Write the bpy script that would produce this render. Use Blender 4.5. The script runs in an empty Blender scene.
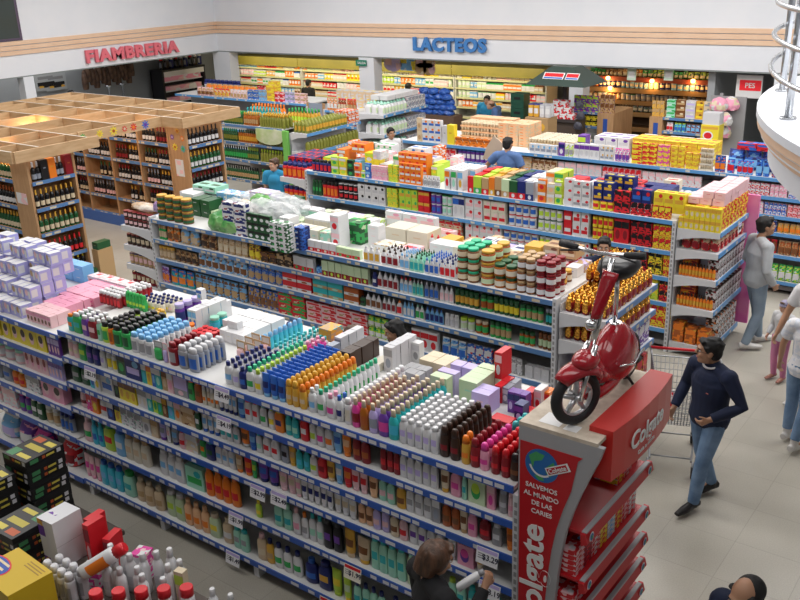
import bpy, bmesh, math, random
from mathutils import Vector, Matrix, Euler
from mathutils.bvhtree import BVHTree
R = random.Random(7)
scene = bpy.context.scene
COLL = scene.collection
PI = math.pi

# ---------------------------------------------------------------- camera
F_PX, YAW, PITCH, ROLL, CAM_H = 905.58, -0.650951, 0.359438, -0.03726, 5.0
_fw = Vector((math.sin(YAW)*math.cos(PITCH), math.cos(YAW)*math.cos(PITCH), -math.sin(PITCH)))
_r = Vector((math.cos(YAW), -math.sin(YAW), 0)); _u = _r.cross(_fw)
_c, _s = math.cos(ROLL), math.sin(ROLL)
CR, CU, CF = _c*_r + _s*_u, -_s*_r + _c*_u, _fw
cam_d = bpy.data.cameras.new('camera'); cam = bpy.data.objects.new('camera', cam_d); COLL.objects.link(cam)
cam_d.sensor_width = 36.0; cam_d.sensor_fit = 'HORIZONTAL'; cam_d.lens = F_PX/800*36
cam_d.clip_end = 100; cam_d.clip_start = 0.05
cam.matrix_world = Matrix(((CR.x, CU.x, -CF.x, 0), (CR.y, CU.y, -CF.y, 0), (CR.z, CU.z, -CF.z, CAM_H), (0, 0, 0, 1)))
scene.camera = cam
EYE = Vector((0, 0, CAM_H))
def ray(px, py): return CR*((px-400)/F_PX) + CU*((300-py)/F_PX) + CF
def at_y(px, py, y): d = ray(px, py); return EYE + d*(y/d.y)
def at_x(px, py, x): d = ray(px, py); return EYE + d*(x/d.x)
def at_z(px, py, z): d = ray(px, py); return EYE + d*((z-CAM_H)/d.z)
def at_d(px, py, base, off=0.0):      # point of the pixel's ray whose ground distance from the eye is that of base, plus off
    d = ray(px, py); return EYE + d*((math.hypot(base[0], base[1])+off)/math.hypot(d.x, d.y))

# ---------------------------------------------------------------- colours and materials
C = dict(white=(.74,.74,.755), cream=(.72,.61,.43), ivory=(.72,.67,.55), beige=(.68,.52,.34), tan=(.52,.34,.17), gold=(.72,.40,.05), yellow=(.85,.68,.04),
 lime=(.50,.72,.06), green=(.04,.42,.10), bottle_green=(.02,.10,.035), mint=(.36,.72,.56), teal=(.03,.45,.47), turquoise=(.06,.52,.70),
 sky=(.20,.48,.80), blue=(.03,.14,.55), navy=(.015,.025,.16), purple=(.16,.05,.36), lilac=(.55,.46,.80), pink=(.85,.36,.50), rose=(.86,.55,.58), magenta=(.75,.06,.35),
 red=(.68,.02,.03), maroon=(.26,.012,.02), orange=(.85,.22,.02), peach=(.85,.50,.28), brown=(.20,.075,.025), espresso=(.045,.022,.014), amber=(.42,.12,.01),
 black=(.012,.012,.014), grey=(.34,.34,.36), silver=(.62,.62,.65), clear=(.70,.74,.74), pale_green=(.58,.72,.46), rust=(.42,.10,.02), steel=(.30,.33,.40), olive=(.24,.25,.04), periwinkle=(.46,.45,.82), jade=(.03,.50,.26))
def W(c): return c.replace('_', ' ')
_mats = {}
def new_mat(name):
    m = bpy.data.materials.new(name); m.use_nodes = True
    nt = m.node_tree; return m, nt, nt.nodes['Principled BSDF']
def lin(c): return (*(C[c] if isinstance(c, str) else c), 1)
def mat(c, rough=.42, metal=0.0, alpha=1.0, emit=0.0, name=None):
    key = (c, rough, metal, alpha, emit)
    if key in _mats: return _mats[key]
    m, nt, b = new_mat(name or 'paint_%s' % (c if isinstance(c, str) else 'mix'))
    b.inputs['Base Color'].default_value = lin(c); b.inputs['Roughness'].default_value = rough
    b.inputs['Metallic'].default_value = metal; b.inputs['Alpha'].default_value = alpha
    b.inputs['Specular IOR Level'].default_value = .4
    if emit:
        b.inputs['Emission Color'].default_value = lin(c); b.inputs['Emission Strength'].default_value = emit
    _mats[key] = m; return m
def printed(c1, c2, c3, scale=18.0, rough=.4, metal=0.0, seed=0.0):   # packaging covered with small patches of print
    key = ('p', c1, c2, c3, scale, rough, metal, seed)
    if key in _mats: return _mats[key]
    m, nt, b = new_mat('printed_pack'); N, L = nt.nodes, nt.links
    tc = N.new('ShaderNodeTexCoord'); mp = N.new('ShaderNodeMapping'); mp.inputs['Location'].default_value = (seed, seed*.7, seed*1.3)
    vo = N.new('ShaderNodeTexVoronoi'); vo.inputs['Scale'].default_value = scale; vo.distance = 'CHEBYCHEV'; vo.inputs['Randomness'].default_value = .75; mp.inputs['Scale'].default_value = (.8, .8, 1.25)
    rp = N.new('ShaderNodeValToRGB'); rp.color_ramp.interpolation = 'CONSTANT'
    e = rp.color_ramp.elements; e[0].color = lin(c1); e[1].color = lin(c2); e[0].position = 0; e[1].position = .5
    x = e.new(.76); x.color = lin(c3)
    L.new(tc.outputs['Object'], mp.inputs['Vector']); L.new(mp.outputs[0], vo.inputs['Vector'])
    L.new(vo.outputs['Color'], rp.inputs['Fac']); L.new(rp.outputs['Color'], b.inputs['Base Color'])
    b.inputs['Roughness'].default_value = rough; b.inputs['Metallic'].default_value = metal
    b.inputs['Specular IOR Level'].default_value = .4
    _mats[key] = m; return m
def noisy(name, c1, c2, scale=6.0, rough=.6, stretch=(1,1,1), bump=0.0, detail=4.0, metal=0.0):
    m, nt, b = new_mat(name); N, L = nt.nodes, nt.links
    tc = N.new('ShaderNodeTexCoord'); mp = N.new('ShaderNodeMapping'); mp.inputs['Scale'].default_value = stretch
    no = N.new('ShaderNodeTexNoise'); no.inputs['Scale'].default_value = scale; no.inputs['Detail'].default_value = detail
    rp = N.new('ShaderNodeValToRGB'); e = rp.color_ramp.elements
    e[0].color = lin(c1); e[1].color = lin(c2); e[0].position = .35; e[1].position = .68
    L.new(tc.outputs['Object'], mp.inputs['Vector']); L.new(mp.outputs[0], no.inputs['Vector'])
    L.new(no.outputs['Fac'], rp.inputs['Fac']); L.new(rp.outputs['Color'], b.inputs['Base Color'])
    b.inputs['Roughness'].default_value = rough; b.inputs['Metallic'].default_value = metal
    if bump:
        bp = N.new('ShaderNodeBump'); bp.inputs['Strength'].default_value = bump; bp.inputs['Distance'].default_value = .02
        L.new(no.outputs['Fac'], bp.inputs['Height']); L.new(bp.outputs[0], b.inputs['Normal'])
    return m

# ---------------------------------------------------------------- mesh builder
class MB:
    def __init__(s): s.v = []; s.f = []; s.m = []; s.sm = []
    def add(s, vs, fs, m=0, smooth=False):
        b = len(s.v); s.v += [tuple(v) for v in vs]
        for i, f in enumerate(fs):
            s.f.append(tuple(b+k for k in f)); s.m.append(m[i] if isinstance(m, list) else m); s.sm.append(smooth)
    def box(s, x0, x1, y0, y1, z0, z1, m=0, mf=None):
        """mf: face materials by key f(ront -y) b(ack) l r t(op) u(nder)"""
        vs = [(x0,y0,z0),(x1,y0,z0),(x1,y1,z0),(x0,y1,z0),(x0,y0,z1),(x1,y0,z1),(x1,y1,z1),(x0,y1,z1)]
        fs = [(0,1,5,4),(2,3,7,6),(3,0,4,7),(1,2,6,5),(4,5,6,7),(3,2,1,0)]
        mm = [m]*6
        for k, v in (mf or {}).items(): mm['fblrtu'.index(k)] = v
        s.add(vs, fs, mm)
    def bar(s, p, q, r1, r2=None, seg=8, m=0, smooth=True, ex=1.0, up=None):
        s.tube([p, q], [r1, r1 if r2 is None else r2], seg, m, smooth, ex, up)
    def tube(s, pts, radii, seg=8, m=0, smooth=True, ex=1.0, up=None, closed=False):
        """a tube through pts; radii a number or one per point; ex squashes the second cross axis (number or list)"""
        pts = [Vector(p) for p in pts]; n = len(pts)
        if not isinstance(radii, (list, tuple)): radii = [radii]*n
        if not isinstance(ex, (list, tuple)): ex = [ex]*n
        rings = []; prev = Vector(up) if up else None
        for i, p in enumerate(pts):
            if closed: t = (pts[(i+1) % n]-pts[i-1]).normalized()
            else: t = (pts[min(i+1, n-1)]-pts[max(i-1, 0)]).normalized()
            if prev is None: prev = Vector((0,0,1)) if abs(t.z) < .9 else Vector((0,-1,0))
            a = prev - t*prev.dot(t)
            if a.length < 1e-6: a = Vector((1,0,0)) - t*t.x
            a.normalize(); b = t.cross(a)
            if not up: prev = a
            rings.append([p + (b*math.cos(2*PI*k/seg) + a*math.sin(2*PI*k/seg)*ex[i])*radii[i] for k in range(seg)])
        vs = [v for r in rings for v in r]; fs = []
        for i in range(n if closed else n-1):
            j = (i+1) % n
            for k in range(seg): fs.append((i*seg+k, i*seg+(k+1)%seg, j*seg+(k+1)%seg, j*seg+k))
        s.add(vs, fs, m, smooth)
        if not closed:
            b = len(s.v)-len(vs)
            s.f.append(tuple(b+k for k in reversed(range(seg)))); s.m.append(m); s.sm.append(False)
            s.f.append(tuple(b+(n-1)*seg+k for k in range(seg))); s.m.append(m); s.sm.append(False)
    def loft(s, secs, seg=12, m=0, smooth=True, frontm=None, center=(0,0), power=1.0, cap=True):
        """secs: (z, rx, ry, mat[, front mat]) upward rings of (super)ellipses; a section's material covers the band above it"""
        cx, cy = center; rings = []
        for sec in secs:
            z, rx, ry = sec[:3]; ring = []
            for k in range(seg):
                a = 2*PI*(k+.5)/seg; ca, sa = math.cos(a), math.sin(a)
                if power != 1.0: ca, sa = math.copysign(abs(ca)**power, ca), math.copysign(abs(sa)**power, sa)
                ring.append((cx+rx*ca, cy+ry*sa, z))
            rings.append(ring)
        vs = [v for r in rings for v in r]; fs = []; ms = []
        for i in range(len(secs)-1):
            for k in range(seg):
                fs.append((i*seg+k, i*seg+(k+1)%seg, (i+1)*seg+(k+1)%seg, (i+1)*seg+k))
                mm = secs[i][3] if len(secs[i]) > 3 else m
                if len(secs[i]) > 4:
                    a = 2*PI*(k+1)/seg
                    if math.sin(a) < (-.35 if len(secs) > 9 or seg < 14 else -.72): mm = secs[i][4]
                ms.append(mm)
        s.add(vs, fs, ms, smooth)
        if cap:
            b = len(s.v)-len(vs); n = len(secs)
            s.f.append(tuple(b+k for k in reversed(range(seg)))); s.m.append(secs[0][3] if len(secs[0]) > 3 else m); s.sm.append(False)
            s.f.append(tuple(b+(n-1)*seg+k for k in range(seg))); s.m.append(secs[-1][3] if len(secs[-1]) > 3 else m); s.sm.append(False)
    def ball(s, c, rx, ry=None, rz=None, seg=14, rings=9, m=0):
        ry = rx if ry is None else ry; rz = rx if rz is None else rz
        secs = []
        for i in range(1, rings):
            t = PI*i/rings - PI/2; secs.append((c[2]+rz*math.sin(t), rx*math.cos(t), ry*math.cos(t), m))
        s.loft(secs, seg, m, True, center=(c[0], c[1]))
    def prism(s, poly, axis, a0, a1, m=0, mcap=None):
        """poly: 2-D outline extruded along axis ('x': poly in yz, 'y': xz, 'z': xy)"""
        def P(u, w, a): return {'x': (a,u,w), 'y': (u,a,w), 'z': (u,w,a)}[axis]
        n = len(poly); vs = [P(u,w,a0) for u,w in poly] + [P(u,w,a1) for u,w in poly]
        fs = [(i, (i+1)%n, n+(i+1)%n, n+i) for i in range(n)]
        s.add(vs, fs, m); b = len(s.v)-2*n
        s.f += [tuple(b+i for i in reversed(range(n))), tuple(b+n+i for i in range(n))]
        s.m += [m if mcap is None else mcap]*2; s.sm += [False]*2
    def disc(s, c, rx, rz, y, m=0, seg=12, axis='y'):
        pts = [(c[0]+rx*math.cos(2*PI*k/seg), c[1]+rz*math.sin(2*PI*k/seg)) for k in range(seg)]
        if axis == 'y': s.add([(u,y,w) for u,w in pts], [tuple(range(seg))], m)
        elif axis == 'x': s.add([(y,u,w) for u,w in pts], [tuple(range(seg))], m)
        else: s.add([(u,w,y) for u,w in pts], [tuple(range(seg))], m)
    def mesh(s, name, mats, fix=False):
        me = bpy.data.meshes.new(name); me.from_pydata(s.v, [], s.f); me.update()
        if fix:
            bm = bmesh.new(); bm.from_mesh(me); bmesh.ops.recalc_face_normals(bm, faces=bm.faces); bm.to_mesh(me); bm.free()
        for m in (mats if isinstance(mats, (list, tuple)) else [mats]): me.materials.append(m)
        me.polygons.foreach_set('material_index', s.m); me.polygons.foreach_set('use_smooth', s.sm)
        return me
    def obj(s, name, mats, parent=None, fix=True):
        return link(name, s.mesh(name, mats, fix), parent)

def link(name, data, parent=None, loc=None, rotz=0.0):
    o = bpy.data.objects.new(name, data); COLL.objects.link(o)
    if parent is not None: o.parent = parent
    if loc is not None: o.location = loc
    if rotz: o.rotation_euler.z = rotz
    return o
def tag(o, label=None, cat=None, group=None, kind=None):
    if label: o['label'] = label
    if cat: o['category'] = cat
    if group: o['group'] = group
    if kind: o['kind'] = kind
    return o
def thing(name, label, cat, loc=(0,0,0), rotz=0.0, group=None):
    o = link(name, None, None, loc, rotz); o.empty_display_size = .1
    return tag(o, label, cat, group)
def struct(name, mb, m, fix=True): return tag(mb.obj(name, m, None, fix), kind='structure')
def text(name, body, size, m, parent=None, extrude=.002, bold=0.0, align='CENTER', loc=(0,0,0), rot=(PI/2,0,0), shear=0.0, sx=1.0, space=1.0):
    cu = bpy.data.curves.new(name, 'FONT'); cu.body = body; cu.size = size; cu.extrude = extrude; cu.offset = bold
    cu.align_x = align; cu.align_y = 'CENTER'; cu.shear = shear; cu.space_character = space; cu.resolution_u = 3
    cu.materials.append(m); o = bpy.data.objects.new(name, cu); COLL.objects.link(o); bpy.context.view_layer.update()
    me = bpy.data.meshes.new_from_object(o.evaluated_get(bpy.context.evaluated_depsgraph_get())); bpy.data.objects.remove(o)
    o = link(name, me, parent, loc); o.rotation_euler = rot; o.scale = (sx, 1, 1)
    return o

CHROME = mat((.55,.57,.60), .22, .9, name='brushed_steel'); RUB = mat((.018,.018,.02), .55, name='rubber'); SWHITE = mat((.80,.80,.80), .5, name='stand_white')
# ---------------------------------------------------------------- products: one mesh per look, shared by the copies
_protos = {}
def K(*a): return a
def proto(shape, w, d, h, cols):
    """(body mesh, [(part name, mesh, label)]) ; the origin is the middle of the base, the front looks towards -y"""
    key = (shape, round(w,3), round(d,3), round(h,3), cols)
    if key in _protos: return _protos[key]
    c = list(cols); c1 = c[0]; c2 = c[1] if len(c) > 1 else c[0]; c3 = c[2] if len(c) > 2 else 'white'
    b = MB(); parts = []; rx, ry = w/2, d/2
    plast = [mat(c1, .33), mat(c3, .4), mat(c2, .35)]
    def cap(mb, nm='cap', m=None): parts.append((nm, mb.mesh(nm, m or [mat(c2, .35)])))
    if shape == 'oval':          # shoulder bottle, oval section, round cap
        b.loft([(0,.88*rx,.85*ry,0),(.03*h,rx,ry,0),(.22*h,rx,ry,0,1),(.46*h,rx,ry,0),(.68*h,.95*rx,.95*ry,0),(.76*h,.72*rx,.72*ry,0),(.80*h,.42*rx,.5*ry,0),(.83*h,.40*rx,.48*ry,0)], 14)
        k = MB(); k.loft([(.81*h,.5*rx,.62*ry),(.97*h,.47*rx,.58*ry),(h,.40*rx,.5*ry)], 10); cap(k)
    elif shape == 'slab':        # rectangular shampoo bottle, sloping shoulder, wide flip cap
        b.loft([(0,.9*rx,.9*ry,0),(.02*h,rx,ry,0),(.30*h,rx,ry,0,1),(.54*h,rx,ry,0),(.74*h,.92*rx,.92*ry,0),(.82*h,.66*rx,.74*ry,0),(.85*h,.62*rx,.7*ry,0)], 16, power=.62)
        k = MB(); k.loft([(.83*h,.68*rx,.78*ry),(.98*h,.62*rx,.7*ry),(h,.54*rx,.6*ry)], 12, power=.8); cap(k)
    elif shape == 'taper':       # slim bottle, full-width dome cap
        b.loft([(0,.86*rx,.86*ry,0),(.03*h,.95*rx,.95*ry,0),(.24*h,rx,ry,0,1),(.42*h,.98*rx,.98*ry,0),(.70*h,.86*rx,.86*ry,0),(.73*h,.80*rx,.8*ry,0)], 14)
        k = MB(); k.loft([(.72*h,.84*rx,.84*ry),(.90*h,.72*rx,.72*ry),(.98*h,.52*rx,.55*ry),(h,.30*rx,.35*ry)], 12); cap(k)
    elif shape == 'tottle':      # stands on its cap, crimped top
        b.loft([(.15*h,.72*rx,.85*ry,0),(.2*h,.86*rx,.95*ry,0),(.40*h,.93*rx,.95*ry,0,1),(.66*h,.98*rx,.7*ry,0),(.94*h,rx,.28*ry,0),(h,rx,.12*ry,0)], 14)
        k = MB(); k.loft([(0,.72*rx,.82*ry),(.16*h,.74*rx,.86*ry)], 12); cap(k)
    elif shape == 'spray':       # cylinder can with a smaller cap
        b.loft([(0,.94*rx,.94*ry,0),(.02*h,rx,ry,0),(.14*h,rx,ry,0,1),(.58*h,rx,ry,0),(.72*h,rx,ry,0),(.77*h,.8*rx,.8*ry,0)], 14)
        k = MB(); k.loft([(.76*h,.82*rx,.82*ry),(.94*h,.8*rx,.8*ry),(h,.6*rx,.6*ry)], 12); cap(k)
    elif shape == 'necked':      # slim bottle with tall narrow cap (cologne)
        b.loft([(0,.9*rx,.9*ry,0),(.02*h,rx,ry,0),(.18*h,rx,ry,0,1),(.5*h,rx,ry,0),(.62*h,.92*rx,.92*ry,0),(.72*h,.62*rx,.62*ry,0),(.78*h,.42*rx,.42*ry,0)], 12)
        k = MB(); k.loft([(.77*h,.52*rx,.52*ry),(.97*h,.46*rx,.46*ry),(h,.4*rx,.4*ry)], 10); cap(k)
    elif shape == 'duo':         # deodorant pair shrink-wrapped on its card
        b.loft([(0,.46*rx,.8*ry,0),(.04*h,.5*rx,ry,0),(.66*h,.5*rx,ry,0),(.8*h,.46*rx,.9*ry,0),(.92*h,.3*rx,.6*ry,0),(h,.1*rx,.2*ry,0)], 12, center=(-.48*rx,0))
        b.loft([(0,.46*rx,.8*ry,0),(.04*h,.5*rx,ry,0),(.66*h,.5*rx,ry,0),(.8*h,.46*rx,.9*ry,0),(.92*h,.3*rx,.6*ry,0),(h,.1*rx,.2*ry,0)], 12, center=(.48*rx,0))
        k = MB(); k.box(-.9*rx,.9*rx,-ry*1.1,-ry*.9,.08*h,.55*h); k.disc((0,.31*h),.45*rx,.12*h,-ry*1.12,1); cap(k, 'card_label', [mat(c2,.4), mat(c3,.4)])
    elif shape == 'jar':         # squat jar, wide lid
        b.loft([(0,.9*rx,.9*ry,0),(.05*h,rx,ry,0),(.18*h,rx,ry,1),(.60*h,rx,ry,0),(.70*h,.96*rx,.96*ry,0),(.78*h,.82*rx,.82*ry,0)], 14)
        k = MB(); k.loft([(.77*h,.92*rx,.92*ry),(.98*h,.92*rx,.92*ry),(h,.86*rx,.86*ry)], 14); cap(k, 'lid')
        plast[0] = mat(c1, .2)
    elif shape == 'wine':        # wine bottle: dark glass, label band, foil capsule
        b.loft([(0,.92*rx,.92*ry,0),(.02*h,rx,ry,0),(.12*h,rx,ry,0,1),(.38*h,rx,ry,0),(.58*h,rx,ry,0),(.66*h,.8*rx,.8*ry,0),(.72*h,.42*rx,.42*ry,0),(.74*h,.38*rx,.38*ry,2),(.97*h,.36*rx,.36*ry,2),(h,.34*rx,.34*ry,2)], 12)
        plast[0] = mat(c1, .12)
    elif shape == 'can':
        b.loft([(0,.95*rx,.95*ry,2),(.04*h,rx,ry,0),(.3*h,rx,ry,0,1),(.7*h,rx,ry,0),(.93*h,rx,ry,2),(h,.95*rx,.95*ry,2)], 14)
    elif shape == 'jug':         # wide-shouldered cleaner bottle with a nozzle cap
        b.loft([(0,.94*rx,.94*ry,0),(.03*h,rx,ry,0),(.12*h,rx,ry,0,1),(.55*h,rx,ry,0),(.66*h,.8*rx,.85*ry,0),(.76*h,.45*rx,.6*ry,0),(.8*h,.36*rx,.5*ry,0)], 14, power=.8)
        k = MB(); k.loft([(.79*h,.42*rx,.6*ry),(.88*h,.42*rx,.6*ry),(.9*h,.22*rx,.3*ry),(h,.14*rx,.2*ry)], 10); cap(k)
    elif shape in ('box', 'tall_box', 'window_box', 'face_box', 'case_box'):
        b.box(-rx,rx,-ry,ry,0,h, 0, {'t': 2} if shape == 'case_box' else None)
        y = -ry-.0012
        if shape == 'box':
            b.add([(-.8*rx,y,.25*h),(.8*rx,y,.25*h),(.8*rx,y,.55*h),(-.8*rx,y,.55*h)], [(0,1,2,3)], 2)
            b.disc((.35*rx,.72*h), .4*rx, .16*h, y, 1, 10)
            b.add([(-.7*rx,-.3*ry,h+.001),(.7*rx,-.3*ry,h+.001),(.7*rx,.3*ry,h+.001),(-.7*rx,.3*ry,h+.001)], [(0,1,2,3)], 1)
        elif shape == 'tall_box':
            b.add([(-rx,y,.62*h),(rx,y,.62*h),(rx,y,.9*h),(-rx,y,.9*h)], [(0,1,2,3)], 2)
            b.disc((0,.35*h), .6*rx, .2*h, y, 1, 10)
        elif shape == 'window_box':
            b.add([(-rx,y,0),(rx,y,0),(rx,y,.34*h),(-rx,y,.34*h)], [(0,1,2,3)], 1)
            b.disc((0,.17*h), .42*rx, .12*h, y-.001, 2, 10)
        elif shape == 'case_box':
            b.disc((-.2*rx,.62*h), .5*rx, .26*h, y, 1, 12); b.add([(.2*rx,y,.15*h),(.9*rx,y,.15*h),(.9*rx,y,.75*h),(.2*rx,y,.75*h)], [(0,1,2,3)], 2); b.add([(rx+.001,-.8*ry,.2*h),(rx+.001,.3*ry,.2*h),(rx+.001,.3*ry,.8*h),(rx+.001,-.8*ry,.8*h)], [(0,1,2,3)], 2)
        else:
            b.disc((-.1*rx,.5*h), .55*rx, .32*h, y, 1, 14); b.disc((-.1*rx,.62*h), .5*rx, .22*h, y-.001, 2, 12)
    elif shape == 'plain_box':
        b.box(-rx,rx,-ry,ry,0,h); y = -ry-.0012
        b.add([(-.35*rx,y,.56*h),(.35*rx,y,.56*h),(.35*rx,y,.62*h),(-.35*rx,y,.62*h)], [(0,1,2,3)], 2)
    elif shape == 'busy_box':
        b.box(-rx,rx,-ry,ry,0,h); y = -ry-.0012
        b.add([(-.85*rx,y,.6*h),(.85*rx,y,.6*h),(.85*rx,y,.88*h),(-.85*rx,y,.88*h)], [(0,1,2,3)], 1)
        plast = [printed(c1,c2,c3,4.2/max(w,.02), seed=w*31), mat(c2,.4), mat(c3,.4)]
    elif shape in ('bag', 'foil'):   # pillow bag: flat bottom, bulging middle, crimped top
        b.loft([(0,.8*rx,.7*ry,0),(.05*h,.95*rx,.95*ry,0),(.18*h,rx,ry,0,1),(.55*h,rx,.95*ry,0),(.8*h,.96*rx,.55*ry,0),(.92*h,.92*rx,.12*ry,2),(h,.98*rx,.08*ry,2)], 14, power=.7)
        if shape == 'foil': plast = [noisy_foil(c1), mat(c3,.35), noisy_foil(c1)]
        else: plast = [printed(c1,c2,c3,4.5/w, .3, seed=h*17), mat(c3,.35), mat(c2,.3)]
    elif shape == 'brick':       # lying loaf pack / pouch
        b.loft([(0,.9*rx,.9*ry,0),(.15*h,rx,ry,0),(.7*h,rx,ry,0),(h,.8*rx,.8*ry,0)], 12, power=.55)
        plast = [printed(c1,c2,c3,4/w, .35, seed=w*11), mat(c2), mat(c3)]
    elif shape == 'carton':      # gable-top drink carton
        b.box(-rx,rx,-ry,ry,0,.78*h); b.prism([(-ry,.78*h),(ry,.78*h),(.05*ry,.94*h),(.05*ry,h),(-.05*ry,h),(-.05*ry,.94*h)],'x',-rx,rx,2)
        b.add([(-rx,-ry-.001,.2*h),(rx,-ry-.001,.2*h),(rx,-ry-.001,.5*h),(-rx,-ry-.001,.5*h)], [(0,1,2,3)], 1)
    elif shape == 'cup_tray':    # egg-box like tray of small pots
        b.box(-rx,rx,-ry,ry,0,.3*h,1)
        for i in range(3):
            for j in range(2): b.loft([(.3*h,.26*rx,.4*ry,0),(.9*h,.3*rx,.45*ry,0),(h,.3*rx,.45*ry,2)], 8, center=((i-1)*.64*rx,(j-.5)*ry))
    elif shape == 'blister':     # card with a clear bubble
        b.box(-rx,rx,.3*ry,.5*ry,0,h,0); b.loft([(.05*h,.7*rx,.9*ry,1),(.1*h,.8*rx,ry,1),(.55*h,.8*rx,ry,1),(.62*h,.6*rx,.6*ry,1)], 10, center=(0,-.2*ry))
        b.add([(-.8*rx,.29*ry,.68*h),(.8*rx,.29*ry,.68*h),(.8*rx,.29*ry,.93*h),(-.8*rx,.29*ry,.93*h)], [(0,1,2,3)], 2)
    elif shape == 'roll_bag':    # transparent bag of rolls
        for i in (-.5,.5): b.loft([(0,.46*rx,.9*ry,0),(.1*h,.5*rx,ry,0),(.9*h,.5*rx,ry,0),(h,.4*rx,.8*ry,0)], 12, center=(i*rx,0))
    _protos[key] = (b.mesh(shape, plast, True), parts)
    return _protos[key]
_foils = {}
def noisy_foil(c):
    if c in _foils: return _foils[c]
    m, nt, b = new_mat('crinkled_foil'); N, L = nt.nodes, nt.links
    tc = N.new('ShaderNodeTexCoord'); vo = N.new('ShaderNodeTexVoronoi'); vo.inputs['Scale'].default_value = 26
    rp = N.new('ShaderNodeValToRGB'); e = rp.color_ramp.elements; e[0].color = lin('maroon'); e[1].color = lin((.85,.42,.06)); e[0].position = .28; e[1].position = .42
    bp = N.new('ShaderNodeBump'); bp.inputs['Strength'].default_value = .9; bp.inputs['Distance'].default_value = .03
    L.new(tc.outputs['Object'], vo.inputs['Vector']); L.new(vo.outputs['Color'], rp.inputs['Fac']); L.new(rp.outputs['Color'], b.inputs['Base Color'])
    L.new(vo.outputs['Distance'], bp.inputs['Height']); L.new(bp.outputs[0], b.inputs['Normal'])
    b.inputs['Metallic'].default_value = .75; b.inputs['Roughness'].default_value = .25
    _foils[c] = m; return m

PLACED = []      # (object, phrase, noun, place, row, layer, sort key) : labels are written once everything stands
def put(shape, size, cols, loc, noun, phrase, place, rotz=0.0, row=0, layer=0, key=None, tilt=None, cat=None, parts=True):
    me, ps = proto(shape, *size, cols)
    o = link(noun.replace(' ', '_').replace('-', '_'), me, None, loc, rotz)
    if tilt: o.rotation_euler = (tilt[0], tilt[1], rotz)
    if parts:
        for nm, pm in ps: link(nm, pm, o)
    PLACED.append((o, phrase, noun, place, row, layer, loc[0] if key is None else key, cat or noun.split()[-1]))
    return o
ORD = 'first second third fourth fifth sixth seventh eighth ninth tenth eleventh twelfth thirteenth fourteenth fifteenth sixteenth seventeenth eighteenth nineteenth twentieth'.split()
def ordinal(i):
    if i < 20: return ORD[i]
    t = ['', '', 'twenty', 'thirty', 'forty', 'fifty', 'sixty', 'seventy', 'eighty', 'ninety'][(i+1)//10]
    return ({'twenty':'twentieth','thirty':'thirtieth','forty':'fortieth','fifty':'fiftieth','sixty':'sixtieth','seventy':'seventieth','eighty':'eightieth','ninety':'ninetieth'}[t]) if (i+1) % 10 == 0 else t + '-' + ORD[(i+1) % 10 - 1]
def shorter(ph, noun, n):
    if len(ph.split()) <= n: return ph
    for cut in (' and %s' % ph.split(' and ')[-1] if ' and ' in ph and ph.endswith('label') else None, ' with '+ph.split(' with ')[-1] if ' with ' in ph else None):
        if cut and cut in ph and len(ph.replace(cut, '').split()) >= 2:
            ph = ph.replace(cut, '')
            if len(ph.split()) <= n: return ph
    return ph
def write_labels():
    items = [list(p) for p in PLACED]
    for limit in (9, 7, 5, 4):
        runs = {}
        for p in items: runs.setdefault((p[1], p[3]), []).append(p)
        again = False
        for (phrase, place), v in runs.items():
            rows = {}
            for p in v: rows.setdefault((p[4], p[5]), []).append(p)
            nrow = max(p[4] for p in v)+1; nlay = max(p[5] for p in v)+1
            for (r, l), q in rows.items():
                q.sort(key=lambda p: p[6])
                for i, p in enumerate(q):
                    bits = []
                    if len(q) > 1: bits.append('%s from left' % ordinal(i))
                    if nrow > 1: bits.append('front-row' if r == 0 else '%s-row' % ordinal(r))
                    if nlay > 1: bits.append('top-layer' if l == nlay-1 else ('bottom-layer' if l == 0 else '%s-layer' % ordinal(l)))
                    t = '%s, %s, %s' % (phrase, ' '.join(bits), place) if bits else '%s on %s' % (phrase, place)
                    tag(p[0], t, p[7], '%s on %s' % (phrase, place) if len(v) > 1 else None)
                    if len(t.split()) > 16: p[1] = shorter(phrase, p[2], limit-2); again = True
            if any(p[1] != phrase for p in v):
                ph = min((p[1] for p in v), key=len)
                for p in v: p[1] = ph
        if not again: break
# ---------------------------------------------------------------- people
def remeshed(mb, name, mats, voxel, smooth=4, parent=None, matfn=None):
    me = mb.mesh('tmp', mats[:1], True); o = bpy.data.objects.new('tmp', me); COLL.objects.link(o)
    m = o.modifiers.new('r', 'REMESH'); m.mode = 'VOXEL'; m.voxel_size = voxel; m.use_smooth_shade = True
    s = o.modifiers.new('s', 'SMOOTH'); s.factor = .5; s.iterations = smooth
    bpy.context.view_layer.update()
    out = bpy.data.meshes.new_from_object(o.evaluated_get(bpy.context.evaluated_depsgraph_get())); bpy.data.objects.remove(o)
    out.materials.clear()
    for q in mats: out.materials.append(q)
    for p in out.polygons:
        p.use_smooth = True
        if matfn: p.material_index = matfn(p.center)
    return link(name, out, parent)
SKIN = {'olive': noisy('skin_olive', (.42,.22,.13), (.48,.26,.16), 4, .5), 'fair': noisy('skin_fair', (.55,.31,.21), (.61,.35,.24), 4, .5), 'brown': noisy('skin_brown', (.33,.165,.095), (.38,.20,.12), 4, .5)}
def cloth(name, c1, c2=None, scale=5, bump=.35, rough=.85):
    return noisy(name, c1, c2 or tuple(x*.78 for x in c1), scale, rough, bump=bump)
NAVY = cloth('navy_wool', (.010,.018,.055)); JEANS = cloth('denim', (.20,.31,.47), (.10,.18,.31), 6); GREYSW = cloth('grey_sweat', (.52,.55,.58)); PALEJ = cloth('pale_denim', (.27,.35,.44), (.20,.27,.36), 5)
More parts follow.
